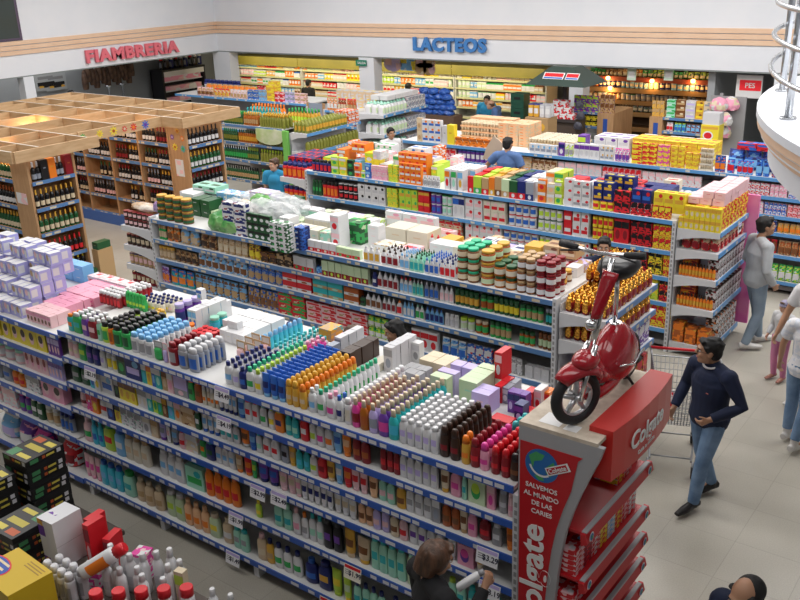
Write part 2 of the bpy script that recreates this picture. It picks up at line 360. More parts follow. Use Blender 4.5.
WHITET = cloth('white_cotton', (.78,.78,.80)); BLACKC = cloth('black_cloth', (.012,.012,.014)); CYANT = cloth('cyan_cotton', (.03,.30,.55)); CREAMJ = cloth('cream_jacket', (.62,.55,.40)); BLUES = cloth('blue_shirt', (.10,.19,.42)); PINKP = cloth('pink_cotton', (.62,.22,.38)); DGREY = cloth('dark_trouser', (.03,.03,.04))
HAIRS = {'black': noisy('hair_black', (.004,.004,.005), (.011,.010,.010), 30, .7, (1,1,.2), .3), 'brown': noisy('hair_brown', (.045,.022,.012), (.12,.055,.028), 30, .5, (1,1,.2), .6)}
SHOE_B = mat((.015,.013,.013), .35, name='black_leather'); SHOE_W = mat((.62,.60,.58), .5, name='pale_shoe')
EYEW = mat((.75,.73,.70), .25); EYED = mat((.02,.012,.008), .2); LIPM = mat((.40,.14,.11), .5, name='lip')
def person(name, label, loc, heading, J, skin='olive', top=None, bottom=None, shoe=None, hair='black', hairstyle='short', height=1.72, voxel=.011, face=0.0, pitch=0.0, sleeves='long', stout=1.0, female=False, cat='person', legs=True, hs=1.0, grip=(.5,.5), extras=None):
    """J: joints in metres for a 1.72 m body; x to the person's left, -y forward. heading: rotation about z"""
    S = height/1.72
    D = dict(head=(0,-.03,1.60), neck=(0,.0,1.475), chest=(0,.0,1.30), waist=(0,.0,1.08), pelvis=(0,.01,.94),
        shL=(.185,.01,1.405), elL=(.245,.04,1.12), wrL=(.255,-.06,.88), shR=(-.185,.01,1.405), elR=(-.245,.04,1.12), wrR=(-.255,-.06,.88),
        hiL=(.09,.0,.92), knL=(.105,-.02,.50), anL=(.105,.03,.09), toL=(.125,-.15,.03), hiR=(-.09,.0,.92), knR=(-.105,-.02,.50), anR=(-.105,.03,.09), toR=(-.125,-.15,.03))
    D.update(J); V = {k: Vector(v)*S for k, v in D.items()}
    t = thing(name, label, cat, loc, heading); W_ = .9 if female else 1.0
    def torso(mb, g=0.0, lo=None):
        p = [V['pelvis']+Vector((0,0,-.08*S)), V['pelvis'], V['waist'], (V['waist']+V['chest'])*.5, V['chest'], (V['chest']*.35+V['neck']*.65)+Vector((0,.0,-.02*S)), V['neck']+Vector((0,.005,-.012))]
        r = [(.145+g)*S, (.165*(1.04 if female else 1)+g)*S, (.140*W_+g)*S, (.150*W_+g)*S, (.170*W_+g)*S, (.135*W_+g)*S, (.062+g*.5)*S]
        e = [.72,.70*stout,.72*stout,.70*stout,.68,.62,.95]
        if lo is not None: p, r, e = p[lo:], r[lo:], e[lo:]
        r = [x*(stout if i < 5 else 1) for i, x in enumerate(r)]
        mb.tube(p, r, 20, ex=e, up=(0,-1,0))
        mb.ball(V['chest']+Vector((0,-.055*S,.02*S)), (.13*W_+g)*S, (.065+g)*S, .11*S, 14, 8)
        for s in 'LR':
            mb.ball(V['sh'+s]*.94+V['neck']*.06, (.068+g)*S, (.068+g)*S, (.062+g)*S, 12, 8)
            mb.tube([V['neck']+Vector((0,.01,-.02)), V['sh'+s]+Vector((0,0,-.005))], [(.055+g*.7)*S,(.055+g)*S], 12)
    def arm(mb, s, g=0.0, end=1.0, start=0):
        sh, el, wr = V['sh'+s], V['el'+s], V['wr'+s]
        pts = [sh, sh*.5+el*.5, el, el*.6+wr*.4, el+(wr-el)*end]; rad = [(.056+g)*S, (.049+g)*S, (.041+g)*S, (.040+g)*S, (.027+.014*(1-end)+g)*S]
        mb.tube(pts, [x*W_ for x in rad], 12)
    def upper(mb, s, g, f=.62):
        sh, el = V['sh'+s], V['el'+s]; mb.tube([sh, sh+(el-sh)*.35, sh+(el-sh)*f], [(.060+g)*S,(.058+g)*S,(.056+g)*S], 14)
    def leg(mb, s, g=0.0, end=1.0):
        h, k, a = V['hi'+s], V['kn'+s], V['an'+s]
        pts = [h+Vector((0,0,.02)), h*.6+k*.4, k, k*.62+a*.38, k+(a-k)*end]; rad = [(.092+g)*S, (.078+g)*S, (.056+g)*S, (.054+g)*S, (.036+g*1.3)*S]
        mb.tube(pts, rad, 14)
    def hand(mb, s, curl):
        wr, el = V['wr'+s], V['el'+s]; d = (wr-el).normalized(); lat = Vector((1,0,0)) if abs(d.x) < .75 else Vector((0,1,0))
        inw = Vector((-1 if s == 'L' else 1, 0, 0)); n = (inw - d*inw.dot(d)); n = n.normalized() if n.length > .2 else Vector((0,0,-1))
        w = d.cross(n).normalized()
        fwd = Vector((0,-1,0)); 
        if w.dot(fwd) < 0: w = -w
        kn = wr + d*.085*S
        mb.tube([wr-d*.02*S, wr+d*.03*S, kn], [.027*S,.036*S,.040*S], 12, ex=[.8,.55,.5], up=n)
        for i, (o_, L, r_) in enumerate(((.030,.072,.0090),(.010,.080,.0092),(-.010,.074,.0090),(-.029,.058,.0080))):
            b0 = kn + w*o_*S - d*.008*S; c = curl*(.9+.1*i)
            p1 = b0 + (d*math.cos(c*.9)+n*math.sin(c*.9))*L*.45*S; p2 = p1 + (d*math.cos(c*2.0)+n*math.sin(c*2.0))*L*.33*S; p3 = p2 + (d*math.cos(c*2.8)+n*math.sin(c*2.8))*L*.24*S
            mb.tube([b0, p1, p2, p3], [r_*S*1.05, r_*S, r_*S*.95, r_*S*.8], 8)
        b0 = wr + d*.025*S + w*.026*S; p1 = b0 + (d*.55+w*.75+n*.2).normalized()*.040*S; p2 = p1 + (d*.85+w*.30+n*.35).normalized()*.032*S
        mb.tube([b0, p1, p2], [.013*S,.0105*S,.0085*S], 8)
    HM = Matrix.Translation(V['head']) @ Matrix.Rotation(face, 4, 'Z') @ Matrix.Rotation(pitch, 4, 'X')
    def in_head(mb, fn):
        q = MB(); fn(q); q.v = [tuple(HM @ (Vector(v)*S*hs)) for v in q.v]; b = len(mb.v); mb.v += q.v; mb.f += [tuple(b+i for i in f) for f in q.f]; mb.m += q.m; mb.sm += q.sm
    def headf(q):
        q.ball((0,.015,.035), .074, .094, .088, 18, 12); q.ball((0,-.018,-.035), .060, .070, .078, 16, 10); q.ball((0,-.055,-.083), .030, .028, .024, 10, 7)
        q.tube([(0,-.082,.022),(0,-.100,-.012),(0,-.098,-.024)], [.010,.015,.012], 8)
        for s in (-1,1):
            q.ball((s*.074,.012,-.004), .012, .020, .030, 8, 7); q.ball((s*.040,-.062,-.022), .024, .024, .022, 8, 6)
        q.tube([(-.045,-.076,.030),(0,-.084,.032),(.045,-.076,.030)], [.010,.011,.010], 8)
    sk = SKIN[skin]
    b = MB(); torso(b); in_head(b, headf)
    b.tube([V['neck']+Vector((0,.01,-.06)), V['neck']+Vector((0,.005,.02)), V['head']+Vector((0,.015,-.04))], [.060*S,.052*S*W_,.050*S*W_], 14)
    for s in 'LR':
        arm(b, s); hand(b, s, grip[0 if s == 'L' else 1])
        if legs: leg(b, s)
    if legs:
        for s in 'LR': b.tube([V['an'+s]+Vector((0,.03,-.02)), V['to'+s]+Vector((0,.02,.02))], [.036*S,.03*S], 10)
    remeshed(b, 'body', [sk], voxel, 3, t)
    for s in (-1, 1):
        b = MB(); in_head(b, lambda q: q.ball((s*.031,-.073,.008), .0125, .0105, .0085, 10, 7)); e = b.obj('eye', [EYEW], t)
        b = MB(); in_head(b, lambda q: q.ball((s*.031,-.0825,.008), .0062, .004, .0066, 8, 6)); b.obj('iris', [EYED], e)
        b = MB(); in_head(b, lambda q: q.tube([(s*.014,-.0855,.027),(s*.032,-.0865,.032),(s*.052,-.074,.027)], [.004,.005,.003], 6)); b.obj('eyebrow', [HAIRS[hair]], t)
    b = MB(); in_head(b, lambda q: q.tube([(-.024,-.078,-.054),(0,-.0885,-.052),(.024,-.078,-.054)], [.004,.0075,.004], 8)); b.obj('mouth', [LIPM], t)
    def hairf(q):
        rr_ = random.Random(4)
        if hairstyle == 'balding':
            q.ball((0,.045,.015), .080, .072, .062, 16, 10)
            for s in (-1,1): q.tube([(s*.066,-.02,.045),(s*.074,.02,.03),(s*.062,.075,-.01)], [.018,.022,.022], 8)
        else:
            q.ball((0,.026,.050) if hairstyle != 'receding' else (0,.048,.038), .084, .097 if hairstyle != 'receding' else .086, .084, 18, 11); q.ball((0,.055,-.005), .073, .062, .070, 16, 9)
            for s in (-1,1): q.tube([(s*.066,-.028,.062),(s*.073,-.012,.01)], [.024,.012], 8)
            for k in range(10 if hairstyle != 'receding' else 0):
                a = rr_.uniform(0,2*PI); e_ = rr_.uniform(.2,1.2); q.ball((.066*math.cos(a)*math.cos(e_), .03+.080*math.sin(a)*math.cos(e_), .055+.078*math.sin(e_)), .024, .024, .012, 7, 5)
            if hairstyle != 'receding': q.tube([(-.055,-.050,.085),(0,-.068,.095),(.055,-.050,.085)], [.022,.024,.022], 8)
        if hairstyle == 'long':
            q.tube([(0,.05,.05),(0,.085,-.06),(0,.085,-.17),(0,.075,-.27)], [.085,.085,.095,.075], 14, ex=[.7,.55,.45,.35], up=(0,1,0))
            for s in (-1,1): q.tube([(s*.055,-.015,.09),(s*.078,.035,.02),(s*.085,.045,-.10),(s*.080,.05,-.20)], [.03,.028,.035,.02], 10)
        if hairstyle == 'bob':
            q.ball((0,.035,.02), .108, .108, .112, 16, 10); q.tube([(0,.06,.0),(0,.08,-.10)], [.092,.075], 12)
    b = MB(); in_head(b, hairf); remeshed(b, 'hair', [HAIRS[hair]], max(.008, voxel*.8), 6, t)
    if top is not None:
        b = MB(); g = .017; torso(b, g, 0)
        for s in 'LR':
            if sleeves == 'long': arm(b, s, g, .93)
            else: upper(b, s, g+.004)
        remeshed(b, 'sweater' if sleeves == 'long' else 'shirt', [top], voxel, 3, t)
    if bottom is not None and legs:
        b = MB(); g = .014
        for s in 'LR': leg(b, s, g, 1.0)
        b.tube([V['pelvis']+Vector((0,0,.06*S)), V['pelvis'], V['pelvis']+Vector((0,0,-.08*S))], [(.158+g*.6)*S,(.168+g*.6)*S,(.145+g)*S], 18, ex=.72, up=(0,-1,0))
        remeshed(b, 'trousers', [bottom], voxel, 3, t)
    if shoe is not None and legs:
        for s in 'LR':
            a, o_ = V['an'+s], V['to'+s]; d = (o_-a); d.z = 0; d.normalize(); zb = min(a.z-.065*S, o_.z)
            b = MB(); b.tube([Vector((a.x,a.y,zb+.045*S))-d*.075*S, Vector((a.x,a.y,zb+.05*S)), Vector((o_.x,o_.y,o_.z+.025*S))-d*.06*S, Vector((o_.x,o_.y,o_.z+.02*S))+d*.045*S], [.040*S,.046*S,.047*S,.030*S], 12, ex=[1.0,1.0,.72,.6], up=(0,0,1))
            b.tube([Vector((a.x,a.y,zb+.03*S)), Vector((a.x,a.y,a.z+.02*S))], [.048*S,.044*S], 12)
            remeshed(b, 'shoe', [shoe], max(voxel*.8,.008), 2, t)
    if extras: extras(t, V, S, in_head)
    return t
def hd(dx, dy): return math.atan2(dx, -dy)          # heading of a person who faces (dx, dy)
# man in navy walking past the trolley
man_p = (-2.27, 7.64)
def collar(t, V, S, in_head):
    b = MB(); c = V['neck']; b.tube([c+Vector((.078*math.cos(a), .074*math.sin(a)-.008, .006+.028*math.sin(a))) for a in [2*PI*k/18 for k in range(18)]], .010, 8, closed=True, up=(0,0,1)); b.obj('shirt_collar', [WHITET], t)
    b = MB(); b.box(.075,.10,-.165,-.160,1.245,1.253); b.obj('chest_emblem', [mat((.4,.1,.1),.6)], t, False)
    def gl(q):
        for s in (-1,1): q.tube([(s*.031+.017*math.cos(a), -.092, .007+.013*math.sin(a)) for a in [2*PI*k/12 for k in range(12)]], .0016, 5, closed=True, up=(0,1,0))
        q.tube([(-.014,-.093,.01),(.014,-.093,.01)], .0016, 5)
        for s in (-1,1): q.tube([(s*.048,-.09,.01),(s*.078,0,.008)], .0016, 5)
    b = MB(); in_head(b, gl); b.obj('glasses', [RUB], t)
person('person', 'man in a navy sweater, white collar and blue jeans walking beside the trolley', (*man_p, 0), hd(-.38,-.95), dict(
    head=(-.02,-.06,1.60), neck=(0,-.01,1.475), shL=(.205,-.02,1.40), elL=(.335,.02,1.16), wrL=(.17,-.20,1.03), shR=(-.205,.01,1.40), elR=(-.335,.06,1.15), wrR=(-.31,-.12,.93),
    hiL=(.09,0,.92), knL=(.08,-.13,.52), anL=(.05,-.17,.09), toL=(.06,-.36,.03), hiR=(-.09,0,.92), knR=(-.09,.06,.50), anR=(-.07,.22,.12), toR=(-.10,.05,.03)),
    'olive', NAVY, JEANS, SHOE_B, 'black', 'short', 1.72, .0085, face=-.80, pitch=-.05, grip=(.75,.55), extras=collar, stout=1.13, hs=1.08)
# man in grey at the yellow end rack, seen from behind
person('person', 'man in grey sweatshirt and pale jeans standing by the yellow end rack, back turned', (-3.0, 11.60, 0), hd(.75,.65), dict(head=(.0,-.05,1.62), shL=(.20,0,1.405), shR=(-.20,0,1.405), wrR=(-.22,-.12,.92), elR=(-.29,.03,1.13), wrL=(.22,-.16,.98), elL=(.29,.03,1.13), anL=(.12,-.16,.09), toL=(.15,-.34,.03), knL=(.12,-.10,.50), anR=(-.10,.12,.09), toR=(-.12,-.06,.03)),
    'olive', GREYSW, PALEJ, SHOE_W, 'black', 'short', 1.76, .011, face=-.15, pitch=-.10, stout=1.12, hs=1.05)
# right edge of the picture : person in white, child, woman in printed tee
person('person', 'person in white T-shirt and jeans at the right edge, holding the child by the hand', (-1.98, 10.2, 0), hd(-.2,-.95), dict(wrR=(-.36,-.10,.86), elR=(-.31,.0,1.10), anL=(.10,.12,.09)), 'olive', WHITET, JEANS, SHOE_W, 'black', 'short', 1.70, .011, sleeves='short', face=.3)
def girl_hat(t, V, S, in_head):
    def hat(q): q.ball((0,.022,.060), .092, .106, .078, 18, 10); q.tube([(.09*math.cos(a), .02+.105*math.sin(a), .035) for a in [2*PI*k/20 for k in range(20)]], .014, 8, closed=True, up=(0,0,1))
    b = MB(); in_head(b, hat); b.obj('knitted_hat', [cloth('lilac_wool', (.36,.34,.48))], t)
person('person', 'small girl in lilac hat, white top and pink trousers beside the person in white', (-2.42, 10.75, 0), hd(-.35,-.95), dict(head=(0,-.03,1.575), neck=(0,.0,1.44), shL=(.165,0,1.37), shR=(-.165,0,1.37), elL=(.25,-.02,1.2), wrL=(.30,-.06,1.32), wrR=(-.23,-.12,.95)), 'fair', cloth('pale_top', (.60,.60,.62)), PINKP, mat((.35,.16,.12),.5), 'brown', 'short', 1.06, .008, face=-.2, pitch=.05, extras=girl_hat)
FLORAL = printed((.74,.74,.77), (.62,.66,.74), (.80,.80,.82), 26)
person('person', 'woman in white printed tee and turned-up jeans at the right edge, arm hanging', (-1.83, 9.28, 0), hd(.35,.95), dict(elL=(.29,.0,1.14), wrL=(.33,-.04,.90), wrR=(-.24,-.05,.89), anL=(.10,.02,.16), toL=(.11,-.15,.03), anR=(-.12,.20,.16), knR=(-.11,.06,.5), toR=(-.12,.04,.03)), 'olive', FLORAL, JEANS, SHOE_W, 'black', 'bob', 1.62, .010, sleeves='short', female=True, grip=(.5,.4))
fore_p = Vector((-2.73, 3.78, 0)); fh = hd(.55, .85)
def to_local(p, base, h): q = Matrix.Rotation(-h, 3, 'Z') @ (Vector(p)-Vector(base)); return q
hand_w = at_d(488, 577, (-2.45, 4.02)); 
hl = to_local(hand_w, fore_p, fh)*(1.72/1.66)
person('person', 'woman with brown hair and black coat in the foreground, reading a white bottle', fore_p, fh, dict(head=(0,-.06,1.575), elR=(hl.x-.10, hl.y+.16, hl.z-.20), wrR=(hl.x-.015, hl.y+.03, hl.z-.055), shR=(-.18,-.03,1.39), elL=(.26,-.02,1.14), wrL=(.16,-.2,1.02)) if hl.x < 0 else dict(head=(0,-.06,1.575), elL=(hl.x+.08, hl.y+.16, hl.z-.20), wrL=(hl.x+.015, hl.y+.03, hl.z-.055), shL=(.18,-.03,1.39), elR=(-.26,-.02,1.14), wrR=(-.16,-.2,1.02)),
    'olive', BLACKC, DGREY, SHOE_B, 'brown', 'bob', 1.66, .008, female=True, pitch=.30, grip=(.95,.95))
a, c = at_d(458, 588, (-2.45,4.04)), at_d(484, 571, (-2.43,4.06)); d = (c-a)
o = put('slab', (.06,.045,d.length*1.0), ('white','grey','lilac'), a, 'held bottle', 'white bottle with grey cap held by the foreground woman', 'hand')
o.rotation_euler = d.to_track_quat('Z', 'Y').to_euler()
PLACED.pop(); tag(o, 'white bottle with grey cap held up by the woman in black', 'bottle')
person('person', 'balding man in dark clothes at the bottom edge of the picture', (-1.00, 4.50, 0), hd(-.25,-.95), dict(head=(0,-.08,1.585)), 'olive', NAVY, DGREY, SHOE_B, 'black', 'receding', 1.72, .009, face=-.2, pitch=.15)
# people between the shelves
person('person', 'woman with long black hair between the front and grocery shelves, looking down', (-5.14, 6.72, 0), hd(-.55,-.85), dict(head=(0,-.06,1.565)), 'olive', BLACKC, DGREY, SHOE_B, 'black', 'long', 1.64, .010, female=True, face=-.25, pitch=.22)
person('person', 'person with dark brown hair, only the head top showing beside the black-haired woman', (-5.62, 6.52, 0), hd(-.2,.97), dict(), 'olive', BLACKC, DGREY, SHOE_B, 'brown', 'long', 1.50, .012, female=True)
person('person', 'person with black hair behind the red scooter, before the coffee packs', (-4.42, 9.95, 0), hd(.6,-.6), dict(), 'olive', NAVY, DGREY, SHOE_B, 'black', 'short', 1.74, .012, face=-.4)
person('person', 'person in cyan shirt with brown hair beside the dark bottle end rack', (-11.72, 11.75, 0), hd(.35,-.9), dict(head=(0,-.04,1.60)), 'fair', CYANT, DGREY, SHOE_B, 'brown', 'short', 1.68, .012, sleeves='short', female=True, face=-.5)
stool_z = .46
person('person', 'man in blue shirt on a step stool stocking the rear shelves, back turned', (-7.62, 13.12, stool_z), hd(-.15,1.0), dict(wrR=(-.30,-.22,1.12), elR=(-.30,.0,1.15), wrL=(.34,-.30,1.30), elL=(.38,-.02,1.22)), 'olive', BLUES, DGREY, SHOE_B, 'black', 'short', 1.70, .011, sleeves='short', face=-.1)
t = thing('step_stool', 'low grey step stool under the man in the blue shirt', 'stool', (-7.62, 13.12, 0))
b = MB(); b.box(-.26,.26,-.22,.22,stool_z-.05,stool_z-.012); b.obj('step', [mat('grey')], t, False)
for sx in (-.24,.20):
    for sy in (-.20,.16): b = MB(); b.box(sx,sx+.04,sy,sy+.04,0,stool_z-.05); b.obj('leg', [mat('grey')], t, False)
p = at_y(492, 151, 13.35); t = thing('open_carton', 'open beige cardboard carton flap held at the rear shelf by the man in blue', 'carton', (p.x, 13.38, p.z-.16)); b = MB(); b.prism([(-.20,0),(.16,0),(.20,.30),(.02,.42),(-.12,.22)], 'y', -.01, .01); b.prism([(-.20,-.0),(.16,-.0),(.16,.02),(-.20,.02)], 'y', .01, .25); b.obj('carton', [mat((.55,.44,.34),.7)], t)
person('person', 'man with black hair and white shirt behind the orange tea cases', (-11.55, 15.05, 0), hd(.75,-.5), dict(), 'olive', WHITET, DGREY, SHOE_B, 'black', 'short', 1.72, .012, face=.1)
person('person', 'person in cream jacket beside the blue bag heap, facing the dairy cabinets', (-15.10, 20.55, 0), hd(-.2,.95), dict(), 'olive', CREAMJ, DGREY, SHOE_B, 'black', 'short', 1.80, .013, stout=1.15)
person('person', 'dark-haired person in cyan top leaning over beside the dairy cabinets', (-12.35, 20.2, 0), hd(.2,-.95), dict(head=(.05,-.12,1.55)), 'olive', CYANT, DGREY, SHOE_B, 'black', 'short', 1.72, .013)
person('person', 'balding man in blue shirt leaning beside the person in cyan', (-11.75, 19.7, 0), hd(-.8,-.3), dict(head=(0,-.16,1.52), neck=(0,-.07,1.44)), 'fair', BLUES, DGREY, SHOE_B, 'brown', 'balding', 1.72, .013)
person('person', 'dark-haired person standing in front of the leftmost dairy cabinets', (-19.0, 20.75, 0), hd(0,.98), dict(), 'olive', BLACKC, DGREY, SHOE_B, 'black', 'short', 1.70, .014)
person('person', 'deli worker with black hair and white coat under the red lettering', (-23.3, 15.45, 0), hd(.95,-.2), dict(), 'olive', WHITET, DGREY, SHOE_B, 'black', 'short', 1.84, .014)
# ---------------------------------------------------------------- shopping trolley
WIRE = mat((.42,.43,.45), .3, .8, name='trolley_wire')
tr = thing('shopping_trolley', 'steel wire shopping trolley with red handle between the stand and the man in navy', 'trolley', (-2.83, 8.30, 0), math.radians(200))
b = MB(); Lb, Wt, Zb, Zt = .84, .50, .52, .98
def corner(u, v, z):   # u 0 (handle) .. 1 (nose), v -1..1
    w = Wt*(1-.28*u)*(.86 if z < .7 else 1.0)/2; return (w*v, Lb*(u-.5)*(1.0 if z > .7 else .9), z + (0 if z > .7 else .06*u))
for k in range(17):
    u = k/16
    b.tube([corner(u,-1,Zt), corner(u,-1,Zb), corner(u,1,Zb), corner(u,1,Zt)], .0042, 5, up=(0,1,0))
for k in range(12):
    v = -1+2*k/11; b.tube([corner(0,v,Zt), corner(0,v,Zb), corner(1,v,Zb), corner(1,v,Zt)], .0042, 5, up=(1,0,0))
for k in range(7):
    z = Zb+.02+k*(Zt-Zb)/6.5; f = (z-Zb)/(Zt-Zb)
    L = lambda u, v: tuple(Vector(corner(u,v,Zb))*(1-f)+Vector(corner(u,v,Zt))*f)
    b.tube([L(0,-1), L(1,-1), L(1,1), L(0,1)], .0042 if k < 6 else .008, 5, closed=True, up=(0,0,1))
b.obj('basket', [WIRE], tr)
b = MB()
for s in (-1,1): b.tube([(s*.27,-.50,1.02),(s*.25,-.42,.95),(s*.24,-.36,.42),(s*.25,-.38,.16),(s*.20,.36,.17)], .011, 8); b.tube([(s*.24,-.36,.45),(s*.18,.34,.58)], .009, 8)
b.tube([(-.22,-.2,.17),(.22,-.2,.17)], .008, 6); b.tube([(-.2,.3,.17),(.2,.3,.17)], .008, 6); b.obj('frame', [WIRE], tr)
b = MB(); b.tube([(-.27,-.50,1.02),(.27,-.50,1.02)], .016, 10); b.obj('handle', [mat('red',.4)], tr)
for s, y in ((-1,-.38),(1,-.38),(-1,.36),(1,.36)):
    b = MB(); b.tube([(0,0,.17),(0,.03,.07)], .014, 8); cf = b.obj('caster', [WIRE], tr); cf.location = (s*.22, y, 0)
    b = MB(); b.tube([(-.016,.03,.062),(.016,.03,.062)], .060, 16); b.obj('wheel', [RUB], cf)
put('bag', (.22,.14,.20), ('white','rose','red'), tuple(tr.matrix_basis @ Vector((.05,.05,.60))), 'shopping bag', 'white and red bag lying', 'trolley basket', cat='bag')
# ---------------------------------------------------------------- placing helpers
def x_for(px, y, z):          # world x of the point of the shelf edge (y, z) that the pixel column px shows
    k = px-400; d0 = Vector((0, y, z-CAM_H))
    return (k*CF.dot(d0) - F_PX*CR.dot(d0))/(CR.x*F_PX - k*CF.x)
DEPTH = dict(oval=.62, slab=.6, taper=.7, tottle=.55, spray=1, necked=.9, duo=.4, jar=1, wine=1, can=1, jug=.6, box=.6, tall_box=.5, window_box=.5, face_box=.5, plain_box=.8, busy_box=.45, bag=.5, foil=.55, brick=.7, carton=1, cup_tray=.7, blister=.4, roll_bag=.6)
CAPPED = ('oval','slab','taper','tottle','spray','necked','jug','jar')
def phrase(shape, cs, noun):
    a, b, c = (cs+[cs[-1]]*3)[:3]
    if shape in CAPPED: return '%s %s' % (W(a), noun) + (' with %s %s' % (W(b), 'lid' if shape == 'jar' else 'cap') if b != a else '') + ((' and %s label' if b != a else ' with %s label') % W(c) if len(cs) > 2 and c not in (a, b) else '')
    if shape == 'duo': return '%s %s with %s card' % (W(a), noun, W(b))
    if shape == 'wine': return 'dark %s with %s label and %s foil' % (noun, W(c) if len(cs) > 2 else W(b), W(b))
    return ('%s and %s %s' % (W(a), W(b), noun)) if b != a else '%s %s' % (W(a), noun)
def shelf_run(place, y, z, spec, gap=.035, scale_h=1.0, parts=True):
    z += .0015
    """spec: lines 'px0 px1 shape colours n h noun' : n items standing side by side on a shelf between two pixel columns of its edge"""
    for line in spec.strip().splitlines():
        a = line.split('|')[0].split()
        if not a: continue
        px0, px1, shape, cs, n, h = float(a[0]), float(a[1]), a[2], a[3].split(','), int(a[4]), float(a[5])*scale_h
        noun = ' '.join(a[6:]); x0, x1 = x_for(px0, y, z), x_for(px1, y, z); p = (x1-x0)/n; w = p*.93
        d = max(.03, min(.30, w*DEPTH[shape]))
        ph = phrase(shape, cs, noun)
        lay = 1
        for i in range(n):
            put(shape, (w, d, h), tuple(cs), (x0+(i+.5)*p, y+gap+d/2+R.uniform(0,.012), z), noun, ph, place, parts=parts, rotz=R.uniform(-.03,.03) if shape not in ('bag','brick') else R.uniform(-.07,.07))
def stack_run(place, y, z, spec, gap=.035, rows=1, parts=False):
    z += .0015
    """like shelf_run, with layers: 'px0 px1 shape colours n layers h noun'"""
    for line in spec.strip().splitlines():
        a = line.split()
        if not a: continue
        px0, px1, shape, cs, n, lay, h = float(a[0]), float(a[1]), a[2], a[3].split(','), int(a[4]), int(a[5]), float(a[6])
        noun = ' '.join(a[7:]); x0, x1 = x_for(px0, y, z), x_for(px1, y, z); p = (x1-x0)/n; w = p*.95
        d = max(.05, min(.25, w*DEPTH[shape])); ph = phrase(shape, cs, noun)
        for l in range(lay):
            for r in range(rows):
                for i in range(n):
                    put(shape, (w, d, h*.985), tuple(cs), (x0+(i+.5)*p+R.uniform(-.004,.004), y+gap+d/2+r*d*1.05+R.uniform(0,.008), z+l*h), noun, ph, place, layer=l, row=r, parts=parts)
BACK_EDGE = {}
def grid(place, px, py, z, shape, cs, size, nc, nr, noun, layers=1, rotz=0.0, jit=.004, parts=True, skip=0.0, pitch=None, ph=None, yfix=None):
    """nc x nr items on a surface at height z; the pixel shows the top of the front-left item"""
    z += .0015; cs = cs.split(','); w, d, h = size
    o = at_z(px, py, z+h*layers) if yfix is None else at_y(px, py, yfix)
    pw, pd = pitch or (w*1.04, d*1.05); ph = ph or phrase(shape, cs, noun)
    for l in range(layers):
        for j in range(nr):
            if place in BACK_EDGE and o.y+(j+1)*pd > BACK_EDGE[place]: continue
            for i in range(nc):
                if skip and R.random() < skip and l == layers-1 and j < nr-1: continue
                put(shape, (w, d, h), tuple(cs), (o.x+(i+.5)*pw+R.uniform(-jit,jit), o.y+(j+.5)*pd+R.uniform(-jit,jit), z+l*(h*1.005)), noun, ph, place, row=j, layer=l, parts=parts, rotz=rotz+R.uniform(-.02,.02))

# ---------------------------------------------------------------- gondolas
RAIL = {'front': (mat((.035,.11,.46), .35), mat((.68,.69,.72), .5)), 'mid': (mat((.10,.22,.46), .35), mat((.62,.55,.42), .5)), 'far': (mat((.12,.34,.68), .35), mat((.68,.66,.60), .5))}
SHELF_M = mat((.72,.72,.71), .45, name='shelf_enamel'); FRAME_M = mat((.66,.67,.70), .4, name='rack_enamel'); PANEL_M = mat((.30,.30,.31), .6, name='rack_back')
def rail(parent, x0, x1, y, z, style, tags=.5, h=.048, side='y'):
    b = MB()
    if side == 'y': b.box(x0, x1, y-.012, y, z-h, z+.004)
    else: b.box(y, y+.012, x0, x1, z-h, z+.004)
    x = x0+.04
    while x < x1-.12:
        w = R.choice((.06,.07,.09)) 
        if R.random() < tags:
            if side == 'y': b.add([(x,y-.0135,z-h*.82),(x+w,y-.0135,z-h*.82),(x+w,y-.0135,z-h*.16),(x,y-.0135,z-h*.16)], [(0,1,2,3)], 1)
            else: b.add([(y+.0135,x,z-h*.82),(y+.0135,x+w,z-h*.82),(y+.0135,x+w,z-h*.16),(y+.0135,x,z-h*.16)], [(0,1,2,3)], 1)
        x += w + R.choice((.015,.03,.06))
    return b.obj('price_rail', list(RAIL[style]), parent, False)
def gondola(name, label, x0, x1, yf, yb, levels, style, tags=.5, posts=(), left_end=True, right_end=True, h=1.8, depth=None, top_open=True):
    t = thing(name, label, 'shelving', ((x0+x1)/2, (yf+yb)/2, 0))
    ox, oy = (x0+x1)/2, (yf+yb)/2; ym = oy
    A0, A1, F, B = x0-ox, x1-ox, yf-oy, yb-oy
    for i, z in enumerate(levels):
        b = MB(); back = B if i == 0 else .0
        b.box(A0, A1, F, back-.02 if i else back, z-.03, z)
        s = b.obj('shelf', [SHELF_M], t, False)
        rail(s, A0, A1, F, z, style, tags)
    b = MB(); b.box(A0, A1, -.015, .015, .12, levels[0]-.035); b.obj('back_panel', [PANEL_M], t, False)
    b = MB(); b.box(A0, A1, F+.09, B-.09, .05, .11); b.obj('base', [PANEL_M], t, False)
    for x in posts:
        b = MB(); b.box(x-ox-.03, x-ox+.03, F+.02, F+.10, 0, levels[-1]-.03); b.obj('foot', [FRAME_M], t, False)
    for x, on in ((A0, left_end), (A1, right_end)):
        if not on: continue
        sg = -1 if x == A0 else 1; b = MB()
        b.box(min(x, x+sg*.045), max(x, x+sg*.045), F-.012, F+.09, 0, h)
        for k in range(int(h/.06)-1):
            b.box(min(x,x+sg*.045)+.012, max(x,x+sg*.045)-.012, F-.0135, F-.012, .05+k*.06, .085+k*.06, 1)
        b.obj('upright', [FRAME_M, PANEL_M], t, False)
        b = MB(); b.box(min(x, x+sg*.03), max(x, x+sg*.03), F+.09, B, .05, h-.05); b.obj('end_panel', [FRAME_M], t, False)
    return t
